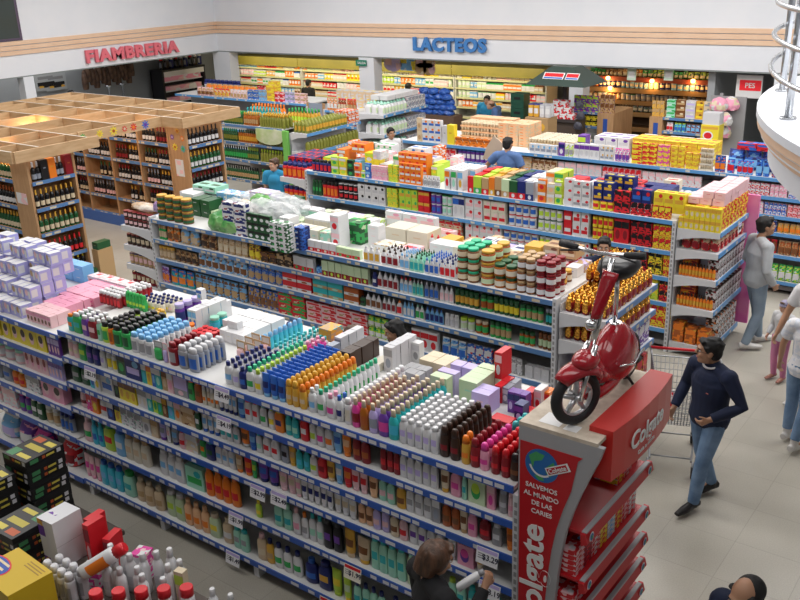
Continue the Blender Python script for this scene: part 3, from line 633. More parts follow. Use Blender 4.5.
def price_sign(px, py, y, z, label, body, w=.17, h=.12, red=False, extra=''):
    x = x_for(px, y-.02, z); t = thing('price_sign', label, 'price sign', (x, y-.02, z)); t.rotation_euler.x = -.18
    b = MB(); b.box(-w/2, w/2, -.003, 0, -h, 0); 
    b.add([(-w*.46,-.004,-.03*h/.12),(w*.46,-.004,-.03*h/.12),(w*.46,-.004,-.004),(-w*.46,-.004,-.004)], [(0,1,2,3)], 1)
    for k in range(3): b.add([(-w*.42,-.004,-h*.42-k*.016),(-w*.12,-.004,-h*.42-k*.016),(-w*.12,-.004,-h*.36-k*.016),(-w*.42,-.004,-h*.36-k*.016)], [(0,1,2,3)], 2)
    b.obj('card', [mat((.86,.82,.72) if red else (.86,.86,.90), .5), mat('red' if red else 'lilac', .5), mat('grey', .6)], t, False)
    text('price', body, .056, mat((.03,.03,.06), .5), t, .001, .0008, loc=(w*.15,-.005,-h*.55))
    return t

def field(place, x0, x1, y0, y1, z, looks, wr, dr, hr, layers, noun, seed=1, shapes=('plain_box','busy_box','box')):
    """a jumble of cases filling an area: rows of boxes of mixed looks and heights"""
    rr = random.Random(seed); y = y0; row = 0
    while y < y1-.08:
        d = rr.uniform(*dr); x = x0+rr.uniform(0,.05)
        while x < x1-.06:
            cs = rr.choice(looks); n = rr.randint(1,3); w = rr.uniform(*wr); h = rr.uniform(*hr); nl = rr.choice(layers); sh = rr.choice(shapes)
            for i in range(n):
                if x+w > x1: break
                for l in range(nl):
                    if l == nl-1 and l and rr.random() < .25: continue
                    put(sh, (round(w*.95,2), round(min(d, y1-y)*.94,2), round(h,2)), tuple(cs.split(',')), (x+w/2+rr.uniform(-.008,.008), y+d/2, z+.0015+l*(round(h,2)+.001)), noun, '%s and %s %s' % (W(cs.split(',')[0]), W(cs.split(',')[1]), noun), place, row=row, layer=l, rotz=rr.uniform(-.04,.04), parts=False)
                x += w
            x += rr.uniform(.0,.03)
        y += d; row += 1
# ---------------------------------------------------------------- front gondola (toiletries)
GF = 4.4; GB = 5.74; XR = -2.49; XJ = -7.46; XL = -9.6
LV = [1.81, 1.54, 1.27, 1.0, .62, .18]; LVL = [1.75, 1.475, 1.21, .94, .63, .16]
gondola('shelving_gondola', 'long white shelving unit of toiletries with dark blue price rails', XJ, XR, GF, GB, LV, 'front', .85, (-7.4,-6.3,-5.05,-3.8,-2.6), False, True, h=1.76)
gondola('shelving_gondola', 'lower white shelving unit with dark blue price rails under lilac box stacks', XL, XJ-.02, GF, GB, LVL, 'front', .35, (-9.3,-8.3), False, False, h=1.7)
BACK_EDGE['top of toiletries unit'] = GB
P2, P3, P4, P5, P6 = ['%s shelf of toiletries unit' % s for s in ('second', 'third', 'fourth', 'fifth', 'bottom')]
shelf_run(P2, GF, LV[1], '''
64 75 taper rose,white,cream 2 .20 plastic bottle
75 83 slab green,green,lime 1 .20 plastic bottle
83 96 slab navy,navy,purple 2 .20 plastic bottle
97 102 slab white,white,lilac 1 .19 plastic bottle
102 114 spray white,white,yellow 2 .20 spray can
114 123 tall_box bottle_green,black,green 1 .22 carton
123 139 box navy,lilac,sky 1 .21 carton
139 144 tall_box teal,white,turquoise 1 .21 carton
144 149 tall_box yellow,orange,gold 1 .21 carton
149 153 tall_box blue,white,sky 1 .21 carton
153 159 tall_box teal,white,mint 1 .21 carton
159 165 tall_box tan,brown,beige 1 .21 carton
165 171 tall_box rose,white,pink 1 .21 carton
171 185 window_box lilac,rose,grey 1 .20 carton
185 191 slab green,orange,bottle_green 1 .20 plastic bottle
191 198 slab rust,orange,brown 1 .20 plastic bottle
199 215 taper ivory,white,orange 4 .19 plastic bottle
215 233 tottle white,navy,sky 4 .21 plastic bottle
233 241 tottle sky,blue,blue 1 .21 plastic bottle
241 255 slab white,red,red 2 .20 plastic bottle
256 263 oval white,mint,green 1 .20 plastic bottle
264 271 oval white,lime,yellow 1 .20 plastic bottle
271 280 slab orange,yellow,navy 1 .20 plastic bottle
281 295 oval teal,teal,mint 2 .20 plastic bottle
296 304 slab red,maroon,white 1 .20 plastic bottle
305 312 oval white,white,lime 1 .21 plastic bottle
312 320 oval white,white,magenta 1 .21 plastic bottle
320 329 oval white,white,orange 1 .21 plastic bottle
329 338 tottle sky,sky,blue 1 .21 plastic bottle
338 347 tottle orange,orange,peach 1 .21 plastic bottle
348 366 oval maroon,maroon,rust 2 .21 plastic bottle
376 396 oval maroon,black,red 3 .21 plastic bottle
396 434 slab white,white,lilac 5 .20 plastic bottle
436 445 tottle cream,gold,brown 1 .20 plastic bottle
446 457 slab pink,pink,magenta 1 .20 plastic bottle
458 463 slab mint,mint,teal 1 .19 plastic bottle
464 482 face_box pale_green,lime,green 1 .19 carton
483 491 tall_box pink,rose,magenta 1 .20 carton
494 503 taper grey,steel,silver 1 .20 plastic bottle
504 510 taper rose,rose,pink 1 .20 plastic bottle
''')
shelf_run(P3, GF, LV[2], '''
68 86 slab bottle_green,black,grey 2 .19 plastic bottle
87 92 tall_box turquoise,white,blue 1 .20 carton
92 98 tall_box white,grey,yellow 1 .20 carton
98 111 box white,blue,sky 1 .20 carton
111 116 tall_box black,grey,bottle_green 1 .20 carton
116 134 tall_box yellow,brown,gold 3 .20 carton
135 145 tall_box white,grey,ivory 2 .20 carton
145 150 tall_box teal,white,mint 1 .20 carton
150 155 tall_box lime,white,green 1 .20 carton
155 160 tall_box green,white,teal 1 .20 carton
160 165 tall_box brown,gold,tan 1 .20 carton
165 171 tall_box turquoise,white,sky 1 .20 carton
171 178 tall_box beige,rose,orange 1 .20 carton
178 192 busy_box tan,beige,brown 1 .20 carton
192 197 slab bottle_green,grey,white 1 .19 plastic bottle
198 215 tottle white,blue,sky 3 .20 plastic bottle
216 235 oval white,mint,teal 3 .19 plastic bottle
236 245 tottle orange,white,brown 1 .19 plastic bottle
245 252 tottle blue,blue,sky 1 .19 plastic bottle
252 258 oval white,teal,mint 1 .19 plastic bottle
259 276 slab white,white,red 2 .19 plastic bottle
277 285 slab steel,black,black 1 .19 plastic bottle
285 292 tottle gold,gold,tan 1 .19 plastic bottle
292 306 oval teal,teal,turquoise 2 .19 plastic bottle
306 314 oval white,white,lime 1 .19 plastic bottle
314 323 slab red,red,maroon 1 .19 plastic bottle
323 331 tottle gold,beige,brown 1 .19 plastic bottle
331 339 tottle sky,sky,white 1 .20 plastic bottle
339 348 tottle red,red,orange 1 .20 plastic bottle
348 364 tottle rose,rose,red 2 .20 plastic bottle
365 374 tottle peach,peach,brown 1 .20 plastic bottle
374 391 oval mint,mint,rose 2 .20 plastic bottle
392 402 oval gold,cream,brown 1 .20 plastic bottle
402 428 slab white,white,grey 3 .20 plastic bottle
429 437 tall_box grey,white,steel 1 .20 carton
438 456 oval rust,rust,brown 2 .20 plastic bottle
456 464 tottle cream,tan,brown 1 .20 plastic bottle
464 473 slab pink,pink,magenta 1 .19 plastic bottle
474 486 oval maroon,maroon,red 1 .18 plastic bottle
488 498 slab grey,silver,white 1 .17 plastic bottle
502 510 tottle orange,orange,rust 1 .19 plastic bottle
''')
shelf_run(P4, GF, LV[3], '''
75 84 taper rose,rose,maroon 1 .20 plastic bottle
84 90 busy_box magenta,red,white 1 .20 carton
90 96 tall_box orange,red,yellow 1 .21 carton
96 105 slab white,white,red 1 .20 plastic bottle
105 112 tall_box navy,white,blue 1 .20 carton
112 118 tall_box yellow,black,gold 1 .20 carton
118 140 busy_box white,grey,mint 3 .20 carton
140 148 tall_box white,ivory,grey 1 .20 carton
148 155 tall_box beige,tan,cream 1 .19 carton
155 162 tottle lilac,purple,steel 1 .19 plastic bottle
163 167 tottle white,white,rose 1 .19 plastic bottle
167 174 tottle steel,navy,sky 1 .19 plastic bottle
175 182 oval rose,red,red 1 .19 plastic bottle
182 195 busy_box cream,white,rose 1 .19 carton
196 202 slab green,bottle_green,orange 1 .19 plastic bottle
202 211 slab navy,teal,bottle_green 1 .19 plastic bottle
212 231 slab white,white,sky 3 .19 plastic bottle
232 239 tottle tan,orange,cream 1 .19 plastic bottle
240 248 tottle red,orange,orange 1 .19 plastic bottle
248 253 tottle green,green,lime 1 .19 plastic bottle
254 274 tottle purple,navy,blue 2 .20 plastic bottle
275 292 tottle rose,rose,cream 2 .20 plastic bottle
292 298 tottle ivory,rose,pink 1 .20 plastic bottle
298 330 tottle white,white,navy 5 .19 plastic bottle
330 353 tottle white,white,cream 3 .19 plastic bottle
354 369 oval peach,peach,brown 2 .20 plastic bottle
369 385 oval lilac,lilac,rose 2 .20 plastic bottle
386 395 oval cream,rose,brown 1 .20 plastic bottle
395 404 oval rose,rose,red 1 .20 plastic bottle
405 441 slab white,white,purple 4 .20 plastic bottle
443 452 tottle white,silver,mint 1 .20 plastic bottle
454 471 face_box pink,magenta,purple 1 .17 carton
473 480 tottle cream,white,gold 1 .17 plastic bottle
''')
shelf_run(P5, GF, LV[4], '''
80 89 oval rose,rose,green 1 .26 plastic bottle
89 100 oval turquoise,turquoise,blue 2 .27 plastic bottle
100 111 slab lime,green,red 1 .28 plastic bottle
112 122 slab sky,blue,white 1 .28 plastic bottle
122 146 slab ivory,tan,beige 3 .27 plastic bottle
156 181 slab white,white,sky 3 .26 plastic bottle
183 201 box mint,green,teal 1 .22 carton
202 236 oval orange,orange,red 4 .30 plastic bottle
252 258 oval lime,yellow,yellow 1 .16 plastic bottle
270 288 oval mint,mint,teal 2 .24 plastic bottle
289 297 oval white,rose,pink 1 .25 plastic bottle
298 305 oval white,orange,grey 1 .24 plastic bottle
305 320 oval white,teal,mint 2 .26 plastic bottle
320 338 slab black,black,purple 2 .27 plastic bottle
340 351 tottle gold,beige,brown 1 .25 plastic bottle
353 366 tottle beige,gold,brown 1 .23 plastic bottle
367 402 slab mint,teal,teal 4 .30 plastic bottle
403 412 slab pale_green,mint,teal 1 .29 plastic bottle
444 462 slab mint,lime,teal 2 .22 plastic bottle
464 498 slab teal,teal,mint 4 .22 plastic bottle
''')
shelf_run(P6, GF, LV[5], '''
82 98 tottle rose,pink,magenta 3 .26 plastic bottle
98 120 slab turquoise,blue,sky 3 .27 plastic bottle
120 131 slab mint,green,teal 1 .26 plastic bottle
132 160 oval beige,cream,tan 3 .25 plastic bottle
163 181 slab pale_green,white,lime 2 .27 plastic bottle
181 206 oval peach,peach,orange 3 .27 plastic bottle
206 216 slab pale_green,cream,yellow 1 .24 plastic bottle
218 229 oval beige,cream,white 1 .25 plastic bottle
230 245 slab mint,teal,grey 2 .22 plastic bottle
253 263 oval beige,rose,cream 1 .26 plastic bottle
262 270 oval gold,navy,tan 1 .24 plastic bottle
270 298 oval white,navy,green 3 .24 plastic bottle
300 313 oval navy,blue,blue 1 .23 plastic bottle
314 327 slab navy,navy,gold 1 .26 plastic bottle
328 338 tottle lime,lime,yellow 1 .25 plastic bottle
340 348 tottle lime,yellow,pale_green 1 .24 plastic bottle
350 382 oval mint,navy,teal 4 .24 plastic bottle
386 440 oval teal,navy,mint 5 .24 plastic bottle
''')
Q2, Q3, Q4, Q5, Q6 = ['%s shelf of lower toiletries unit' % s for s in ('second', 'third', 'fourth', 'fifth', 'bottom')]
shelf_run(Q2, GF, LVL[1], '''
-60 -2 face_box yellow,brown,rose 5 .20 dye carton
0 44 face_box yellow,espresso,rose 5 .20 dye carton
46 58 tall_box purple,lilac,rose 4 .20 dye carton
''')
shelf_run(Q3, GF, LVL[2], '''
-50 -22 face_box pink,brown,rose 3 .20 dye carton
-20 20 jar rose,mint,white 4 .16 cream tub
22 46 face_box rose,maroon,pink 4 .21 dye carton
46 60 tall_box lilac,purple,rose 4 .20 dye carton
''')
shelf_run(Q4, GF, LVL[3], '''
-60 -12 slab navy,black,steel 6 .19 plastic bottle
-10 8 slab steel,navy,blue 2 .19 plastic bottle
8 22 oval orange,yellow,red 2 .18 plastic bottle
23 38 busy_box white,grey,rose 2 .20 dye carton
39 62 face_box pink,espresso,rose 2 .20 dye carton
''')
shelf_run(Q5, GF, LVL[4], '''
-40 0 busy_box rose,white,pink 4 .20 carton
0 15 busy_box white,rose,pink 2 .21 carton
16 28 oval purple,magenta,green 2 .22 plastic bottle
28 41 slab bottle_green,white,white 2 .22 plastic bottle
42 56 jar ivory,white,tan 2 .20 cream tub
57 70 spray steel,navy,blue 3 .20 spray can
''')
for (px, w, h, cs, lab) in ((2,.30,.24,'sky,white,lilac','clear bag of pale blue sponges'),(20,.28,.28,'purple,pink,white','bag of purple and pink sponges'),(34,.24,.24,'magenta,purple,pink','bag of magenta hair rollers'),(46,.26,.22,'green,lime,mint','bag of green sponges'),(62,.26,.26,'red,white,maroon','pack of red and white cloths'),(74,.22,.26,'red,rose,maroon','dark red pack with rose print')):
    put('bag', (w,.22,h), tuple(cs.split(',')), (x_for(px, GF, LVL[5]), GF+.17, LVL[5]), 'sponge bag', lab, Q6, parts=False, cat='bag')
# price signs hanging from the rails
for (px, y, z, body, red, lab) in ((488,GF-.012,1.27,'3.29',False,'white price sign on third rail beside the red display'),(490,GF-.012,1.0,'3.19',False,'white price sign on fourth rail beside the red display'),
    (222,GF-.012,1.81,'4.49',False,'white price sign hanging from top rail by the navy capped bottles'),(224,GF-.012,1.54,'4.19',False,'white price sign on second rail by the white bottles'),
    (90,GF-.012,1.54,'2.19',False,'white price sign on second rail above dark green bottles'),(279,GF-.012,.62+.40,'2.49',False,'white price sign on fourth rail near mint bottles'),
    (258,GF-.012,1.0,'2.99',False,'second white price sign on fourth rail, near lime bottle'),(236,GF-.012,.62,'1.99',False,'white price sign on fifth rail above tan bottles'),
    (233,GF-.012,.18,'1.49',False,'white price sign on lowest rail near the floor'),(353,GF-.012,.62,'1.99',True,'red topped price sign on fifth rail by mint bottles'),(328,GF-.012,.18,'1.79',True,'red topped price sign on lowest rail')):
    price_sign(px, 0, y, z+.012, lab, '$'+body, red=red)
# ---- top of the front gondola, front edge
T = 'top of toiletries unit'; Z = LV[0]
def front_rows(spec, y=GF, z=Z+.0015, place=T):
    """'px0 px1 shape colours n rows w_depth h noun' : files of equal bottles running back from the front edge"""
    for line in spec.strip().splitlines():
        a = line.split(); px0, px1, shape, cs, n, nr, d, h = float(a[0]), float(a[1]), a[2], a[3].split(','), int(a[4]), int(a[5]), float(a[6]), float(a[7])
        noun = ' '.join(a[8:]); x0, x1 = x_for(px0, y, z), x_for(px1, y, z); p = (x1-x0)/n; w = p*.93; ph = phrase(shape, cs, noun)
        for j in range(nr):
            for i in range(n):
                put(shape, (w, d*.95, h), tuple(cs), (x0+(i+.5)*p+R.uniform(-.004,.004), y+.05+d*(j+.5), z), noun, ph, place, row=j, rotz=R.uniform(-.05,.05))
front_rows('''
63 69 slab teal,orange,orange 1 3 .05 .17 flat bottle
69 77 slab green,white,teal 1 4 .05 .20 flat bottle
77 84 slab purple,white,rose 1 4 .05 .20 flat bottle
84 92 slab maroon,white,rose 1 4 .05 .20 flat bottle
93 97 slab mint,white,green 1 3 .05 .20 flat bottle
97 104 spray lime,black,green 1 7 .06 .20 spray can
104 108 spray orange,black,rust 1 5 .06 .20 spray can
108 125 spray green,black,bottle_green 2 8 .06 .20 spray can
126 148 spray white,sky,grey 3 8 .06 .19 spray can
163 172 spray maroon,maroon,grey 1 5 .06 .21 spray can
173 182 spray grey,silver,blue 1 6 .06 .21 spray can
183 193 spray steel,silver,blue 1 6 .06 .21 spray can
219 227 oval white,navy,sky 1 8 .055 .20 shampoo bottle
227 234 oval white,navy,lilac 1 8 .055 .20 shampoo bottle
234 241 oval navy,navy,blue 1 8 .055 .19 shampoo bottle
241 249 oval white,jade,green 1 12 .055 .21 shampoo bottle
249 257 oval white,lime,yellow 1 11 .055 .21 shampoo bottle
257 280 tottle blue,sky,navy 3 13 .055 .20 shampoo bottle
280 294 taper gold,gold,beige 2 12 .055 .21 shampoo bottle
294 301 taper gold,orange,beige 1 12 .055 .20 shampoo bottle
303 311 oval white,white,sky 1 2 .055 .20 shampoo bottle
312 320 oval white,jade,green 1 13 .055 .21 shampoo bottle
321 330 oval white,pink,magenta 1 2 .055 .20 shampoo bottle
331 338 oval white,blue,navy 1 2 .055 .21 shampoo bottle
339 346 spray white,white,ivory 1 13 .055 .21 shampoo bottle
346 354 necked magenta,cream,maroon 1 10 .055 .23 cologne bottle
354 363 necked amber,cream,rust 1 10 .055 .23 cologne bottle
363 372 necked lilac,cream,steel 1 11 .055 .23 cologne bottle
372 383 necked purple,cream,magenta 1 11 .055 .23 cologne bottle
383 393 necked teal,cream,turquoise 1 12 .055 .23 cologne bottle
394 433 slab white,white,lilac 5 9 .058 .20 shampoo bottle
434 454 taper espresso,espresso,maroon 2 8 .06 .23 shampoo bottle
455 464 taper gold,orange,orange 1 2 .06 .21 shampoo bottle
464 474 taper maroon,maroon,red 1 6 .06 .21 shampoo bottle
474 484 taper pink,magenta,magenta 1 6 .06 .20 shampoo bottle
485 504 taper maroon,red,red 2 9 .06 .20 shampoo bottle
504 515 taper espresso,black,brown 1 9 .06 .19 shampoo bottle
''')
shelf_run(T, GF, Z, '''
148 157 blister grey,silver,green 1 .17 carded pack
158 163 blister rose,white,lilac 1 .18 carded pack
''', gap=.05)
# ---- top of the front gondola, goods further back
def TG(px, py, shape, cs, size, nc, nr, noun, layers=1, **k): grid(T, px, py, k.pop('z', Z), shape, cs, size, nc, nr, noun, layers, **k)
TG(383, 346, 'tall_box', 'silver,grey,steel', (.09,.055,.22), 1, 6, 'perfume carton')
TG(171, 304, 'jar', 'purple,lilac,navy', (.10,.10,.19), 1, 3, 'cream jar')
TG(187, 309, 'tall_box', 'white,sky,blue', (.055,.075,.20), 2, 5, 'slim carton')
TG(196, 289, 'tall_box', 'white,blue,sky', (.07,.06,.10), 1, 1, 'small carton', z=Z+.21)
TG(206, 317, 'jar', 'teal,mint,turquoise', (.10,.10,.12), 1, 2, 'cream jar')
TG(183, 324, 'jar', 'ivory,orange,white', (.09,.09,.11), 1, 1, 'cream jar')
TG(190, 331, 'can', 'maroon,red,red', (.06,.06,.07), 4, 3, 'small tin')
TG(201, 344, 'blister', 'rose,ivory,tan', (.10,.05,.20), 1, 3, 'carded pack', pitch=(.1,.09))
TG(231, 341, 'blister', 'tan,white,rose', (.10,.05,.20), 2, 3, 'carded pack', pitch=(.12,.09))
TG(207, 326, 'plain_box', 'white,ivory,silver', (.075,.17,.11), 6, 3, 'white soap carton', ph='white soap carton')
TG(227, 320, 'plain_box', 'white,silver,grey', (.13,.07,.07), 1, 1, 'carton lying loose', z=Z+.11, ph='white carton lying loose')
TG(255, 337, 'taper', 'turquoise,sky,teal', (.05,.06,.16), 1, 9, 'flask')
TG(271, 344, 'oval', 'clear,teal,green', (.055,.055,.16), 3, 6, 'flask')
TG(287, 345, 'oval', 'magenta,pink,rose', (.06,.06,.17), 3, 5, 'flask')
TG(318, 328, 'busy_box', 'tan,gold,teal', (.14,.16,.11), 1, 1, 'carton', z=Z+.08)
TG(318, 349, 'tall_box', 'steel,blue,white', (.07,.10,.17), 1, 2, 'perfume carton')
TG(326, 341, 'tall_box', 'silver,steel,white', (.07,.10,.19), 1, 4, 'perfume carton')
TG(333, 354, 'plain_box', 'espresso,white,grey', (.11,.075,.16), 1, 6, 'perfume carton')
TG(355, 350, 'plain_box', 'brown,espresso,white', (.12,.11,.07), 2, 3, 'flat gift carton')
TG(357, 340, 'plain_box', 'white,blue,navy', (.13,.11,.07), 1, 2, 'flat gift carton')
TG(369, 363, 'plain_box', 'ivory,white,grey', (.09,.09,.07), 2, 2, 'flat gift carton')
TG(403, 350, 'tall_box', 'red,maroon,white', (.07,.06,.14), 1, 1, 'perfume carton')
TG(411, 342, 'tall_box', 'white,silver,grey', (.08,.07,.18), 1, 1, 'perfume carton')
TG(398, 370, 'plain_box', 'grey,espresso,white', (.05,.09,.11), 4, 2, 'narrow carton')
TG(419, 359, 'plain_box', 'cream,beige,gold', (.125,.10,.13), 2, 4, 'cologne carton')
TG(429, 375, 'plain_box', 'pale_green,green,silver', (.15,.085,.21), 1, 1, 'cologne carton')
TG(437, 370, 'plain_box', 'lilac,purple,silver', (.16,.075,.20), 1, 1, 'cologne carton')
TG(450, 364, 'plain_box', 'lilac,sky,white', (.10,.10,.18), 2, 1, 'short cologne carton')
TG(458, 379, 'plain_box', 'pale_green,mint,silver', (.16,.085,.19), 1, 4, 'boxed cologne')
TG(471, 391, 'plain_box', 'lilac,rose,silver', (.15,.08,.16), 1, 2, 'boxed cologne')
TG(494, 385, 'tall_box', 'red,maroon,white', (.06,.1,.14), 1, 2, 'tall perfume box')
TG(495, 352, 'tall_box', 'red,rose,white', (.06,.15,.22), 1, 1, 'tall perfume box', z=Z+.143)
TG(501, 387, 'tall_box', 'steel,silver,white', (.06,.1,.13), 1, 2, 'tall perfume box')
TG(505, 356, 'tall_box', 'teal,white,blue', (.06,.17,.19), 1, 1, 'tall perfume box', z=Z+.133)
TG(507, 391, 'tall_box', 'purple,navy,lilac', (.05,.08,.17), 3, 1, 'tall perfume box')
TG(515, 370, 'tall_box', 'navy,purple,lilac', (.07,.09,.15), 1, 1, 'tall perfume box', z=Z+.02, yfix=5.12)
TG(515, 415, 'plain_box', 'red,maroon,white', (.10,.09,.08), 1, 2, 'low red carton', ph='low red carton')
# ---- top of the lower unit: lilac terraces, pink cartons, flat packs
Z2 = LVL[0]; TL = 'top of lower toiletries unit'
for j in range(5):
    xr = x_for((22,34,47,58,68)[j], GF+.06+j*.15, Z2); nl = (1,2,3,4,4)[j]; wl = .105
    for l in range(nl):
        for i in range(13):
            if l == nl-1 and j > 0 and (i % 4 == 3 or R.random() < .12): continue
            if j == 4 and (l < 2 or i > 10): continue
            put('case_box', (.098,.13,.135), ('periwinkle','white','rose' if (i+j) % 3 else 'tan'), (xr-.11*(i+.5)+R.uniform(-.008,.008), GF+.13+j*.15+R.uniform(-.012,.012), Z2+.002+l*.137 - (0 if j < 4 else 0)), 'shampoo carton', 'lilac shampoo carton', TL, row=j, layer=l, rotz=R.uniform(-.09,.09))
for k in range(5):
    put('plain_box', (.20,.2,.26), ('periwinkle','white','white'), (x_for(66, GF+.7, Z2)-.12-k*.25, GF+.73, Z2+.002), 'white topped case', 'lilac case under the upper cartons', TL, row=0)
grid(TL, 25, 309, Z2, 'tall_box', 'rose,pink,brown', (.058,.075,.12), 7, 3, 'dye carton'); grid(TL, 36, 303, Z2, 'tall_box', 'pink,rose,white', (.058,.075,.115), 8, 4, 'dye carton', ph='pink and white dye carton', yfix=4.70)
grid(TL, 62, 287, Z2, 'face_box', 'pink,rose,magenta', (.085,.13,.05), 6, 3, 'flat dye carton', 2, yfix=5.05)
grid(TL, 75, 276, Z2, 'busy_box', 'rose,white,red', (.17,.14,.06), 5, 2, 'flat tissue pack', 2, yfix=5.3)
grid(TL, 58, 254, Z2, 'plain_box', 'sky,white,silver', (.20,.14,.10), 3, 1, 'flat case', 2, yfix=5.45)
TG(97, 290, 'spray', 'maroon,white,red', (.055,.06,.14), 6, 7, 'dark red flask', ph='dark red flask with white cap')
TG(123, 291, 'taper', 'green,green,lime', (.05,.06,.17), 6, 1, 'bright green flask', ph='bright green flask')
TG(137, 297, 'oval', 'ivory,navy,yellow', (.06,.06,.11), 6, 3, 'small flask')
TG(150, 311, 'spray', 'yellow,gold,orange', (.05,.06,.12), 2, 2, 'small flask')

TG(150, 297, 'oval', 'ivory,navy,rose', (.06,.06,.11), 5, 3, 'small flask', ph='small ivory flask at the back')
TG(103, 284, 'spray', 'white,rose,pink', (.055,.06,.12), 8, 3, 'white flask', ph='small white flask with rose cap', yfix=5.42)
TG(214, 321, 'tall_box', 'white,sky,silver', (.06,.08,.16), 3, 1, 'slim carton', ph='short white carton', yfix=5.48)
TG(284, 322, 'taper', 'turquoise,navy,white', (.06,.06,.12), 2, 2, 'flask')
TG(300, 325, 'oval', 'clear,teal,green', (.055,.055,.15), 5, 3, 'flask', ph='clear flask with teal cap at the back', yfix=5.34)
TG(322, 332, 'oval', 'magenta,pink,rose', (.06,.06,.16), 3, 3, 'flask', ph='magenta flask at the back', yfix=5.40)
TG(338, 338, 'tall_box', 'steel,silver,white', (.07,.09,.17), 2, 1, 'perfume carton', ph='steel perfume carton at the back', yfix=5.5)
for (px, yy, cs, w, d, h, lab) in ((520,5.30,'purple,navy,lilac',.05,.09,.17,'purple carton nearest the stand'),(531,5.42,'red,white,maroon',.06,.1,.15,'red and white carton behind the stand'),(541,5.46,'white,rose,red',.06,.12,.17,'tall white carton behind the stand'),(549,5.5,'orange,red,white',.05,.1,.14,'orange carton behind the stand'),(537,5.28,'cream,tan,white',.06,.1,.12,'cream carton behind the stand'),(512,5.42,'steel,white,silver',.05,.12,.23,'tall silver perfume carton'),(503,5.05,'red,maroon,rose',.16,.1,.07,'flat red carton under purple perfume'),(512,5.18,'maroon,red,rose',.14,.1,.07,'flat maroon carton')):
    put('tall_box', (w,d,h), tuple(cs.split(',')), (x_for(px, yy, Z), yy, Z+.0015), 'perfume carton', lab, T)

for j in range(3):
    for i in range(2): put('taper', (.065,.065,.20), ('teal','teal','turquoise'), (x_for(479, GF, Z)+.02+i*.07, GF+.05+.36+.035+j*.068, Z+.0015), 'shampoo bottle', 'teal capped teal bottle', T, row=j)
# ---------------------------------------------------------------- the setting
def tiles():
    m, nt, b = new_mat('terrazzo_tiles'); N, L = nt.nodes, nt.links
    tc = N.new('ShaderNodeTexCoord'); br = N.new('ShaderNodeTexBrick')
    br.offset = 0; br.inputs['Scale'].default_value = 1.0; br.inputs['Brick Width'].default_value = .6; br.inputs['Row Height'].default_value = .6
    br.inputs['Mortar Size'].default_value = .004; br.inputs['Color1'].default_value = (.43,.405,.35,1); br.inputs['Color2'].default_value = (.41,.385,.33,1); br.inputs['Mortar'].default_value = (.35,.325,.28,1)
    no = N.new('ShaderNodeTexNoise'); no.inputs['Scale'].default_value = 90; no.inputs['Detail'].default_value = 3
    n2 = N.new('ShaderNodeTexNoise'); n2.inputs['Scale'].default_value = 1.2
    mx = N.new('ShaderNodeMix'); mx.data_type = 'RGBA'; mx.blend_type = 'OVERLAY'; mx.inputs['Factor'].default_value = .22
    m2 = N.new('ShaderNodeMix'); m2.data_type = 'RGBA'; m2.blend_type = 'SOFT_LIGHT'; m2.inputs['Factor'].default_value = .35
    L.new(tc.outputs['Object'], br.inputs['Vector']); L.new(tc.outputs['Object'], no.inputs['Vector']); L.new(tc.outputs['Object'], n2.inputs['Vector'])
    L.new(br.outputs['Color'], mx.inputs['A']); L.new(no.outputs['Fac'], mx.inputs['B']); L.new(mx.outputs['Result'], m2.inputs['A']); L.new(n2.outputs['Fac'], m2.inputs['B'])
    L.new(m2.outputs['Result'], b.inputs['Base Color']); b.inputs['Roughness'].default_value = .28; b.inputs['Specular IOR Level'].default_value = .35
    return m
BX0, BX1, BY = -20.9, 8.0, 19.0          # inside faces: left wall x, right limit, plane of the upper back wall
mb = MB(); mb.box(-30, BX1, -6, 26, -.12, 0); struct('floor', mb, tiles())
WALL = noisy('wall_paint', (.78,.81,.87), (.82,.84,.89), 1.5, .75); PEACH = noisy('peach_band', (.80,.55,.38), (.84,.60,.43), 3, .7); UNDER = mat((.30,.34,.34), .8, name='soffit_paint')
ZB, ZF0, ZF1, ZT = 2.66, 3.17, 3.49, 7.0
mb = MB(); mb.box(BX0, BX1, BY, BY+.30, ZB, ZT); struct('wall_back', mb, WALL)
mb = MB(); mb.box(BX0-.30, BX0, -6, BY+.3, ZB, ZT); struct('wall_left', mb, WALL)
# three peach strips along both walls
for nm, along in (('trim_back', 'x'), ('trim_left', 'y')):
    b = MB(); hh = (ZF1-ZF0-.04)/3
    for k in range(3):
        z0 = ZF0+k*(hh+.02)
        if along == 'x': b.box(BX0+.03, BX1, BY-.035, BY, z0, z0+hh)
        else: b.box(BX0, BX0+.035, -6, BY-.03, z0, z0+hh)
    struct(nm, b, PEACH)
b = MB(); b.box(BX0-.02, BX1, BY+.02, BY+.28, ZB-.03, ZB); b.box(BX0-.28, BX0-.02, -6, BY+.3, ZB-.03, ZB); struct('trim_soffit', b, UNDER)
for i, (x0, x1) in enumerate(((BX0-.25, BX0+.45), (-15.55,-15.05), (-9.5,-9.1), (-5.0,-4.6))):
    b = MB(); b.box(x0, x1, BY+.01, BY+.35, 0, ZB-.03); struct('pillar_back' + ('' if i == 0 else '.%03d' % i), b, WALL)
b = MB(); b.box(BX0-.29, BX0-.02, at_x(24,80,BX0).y, at_x(34.5,80,BX0).y, 0, ZB-.03); struct('pillar_left', b, WALL)
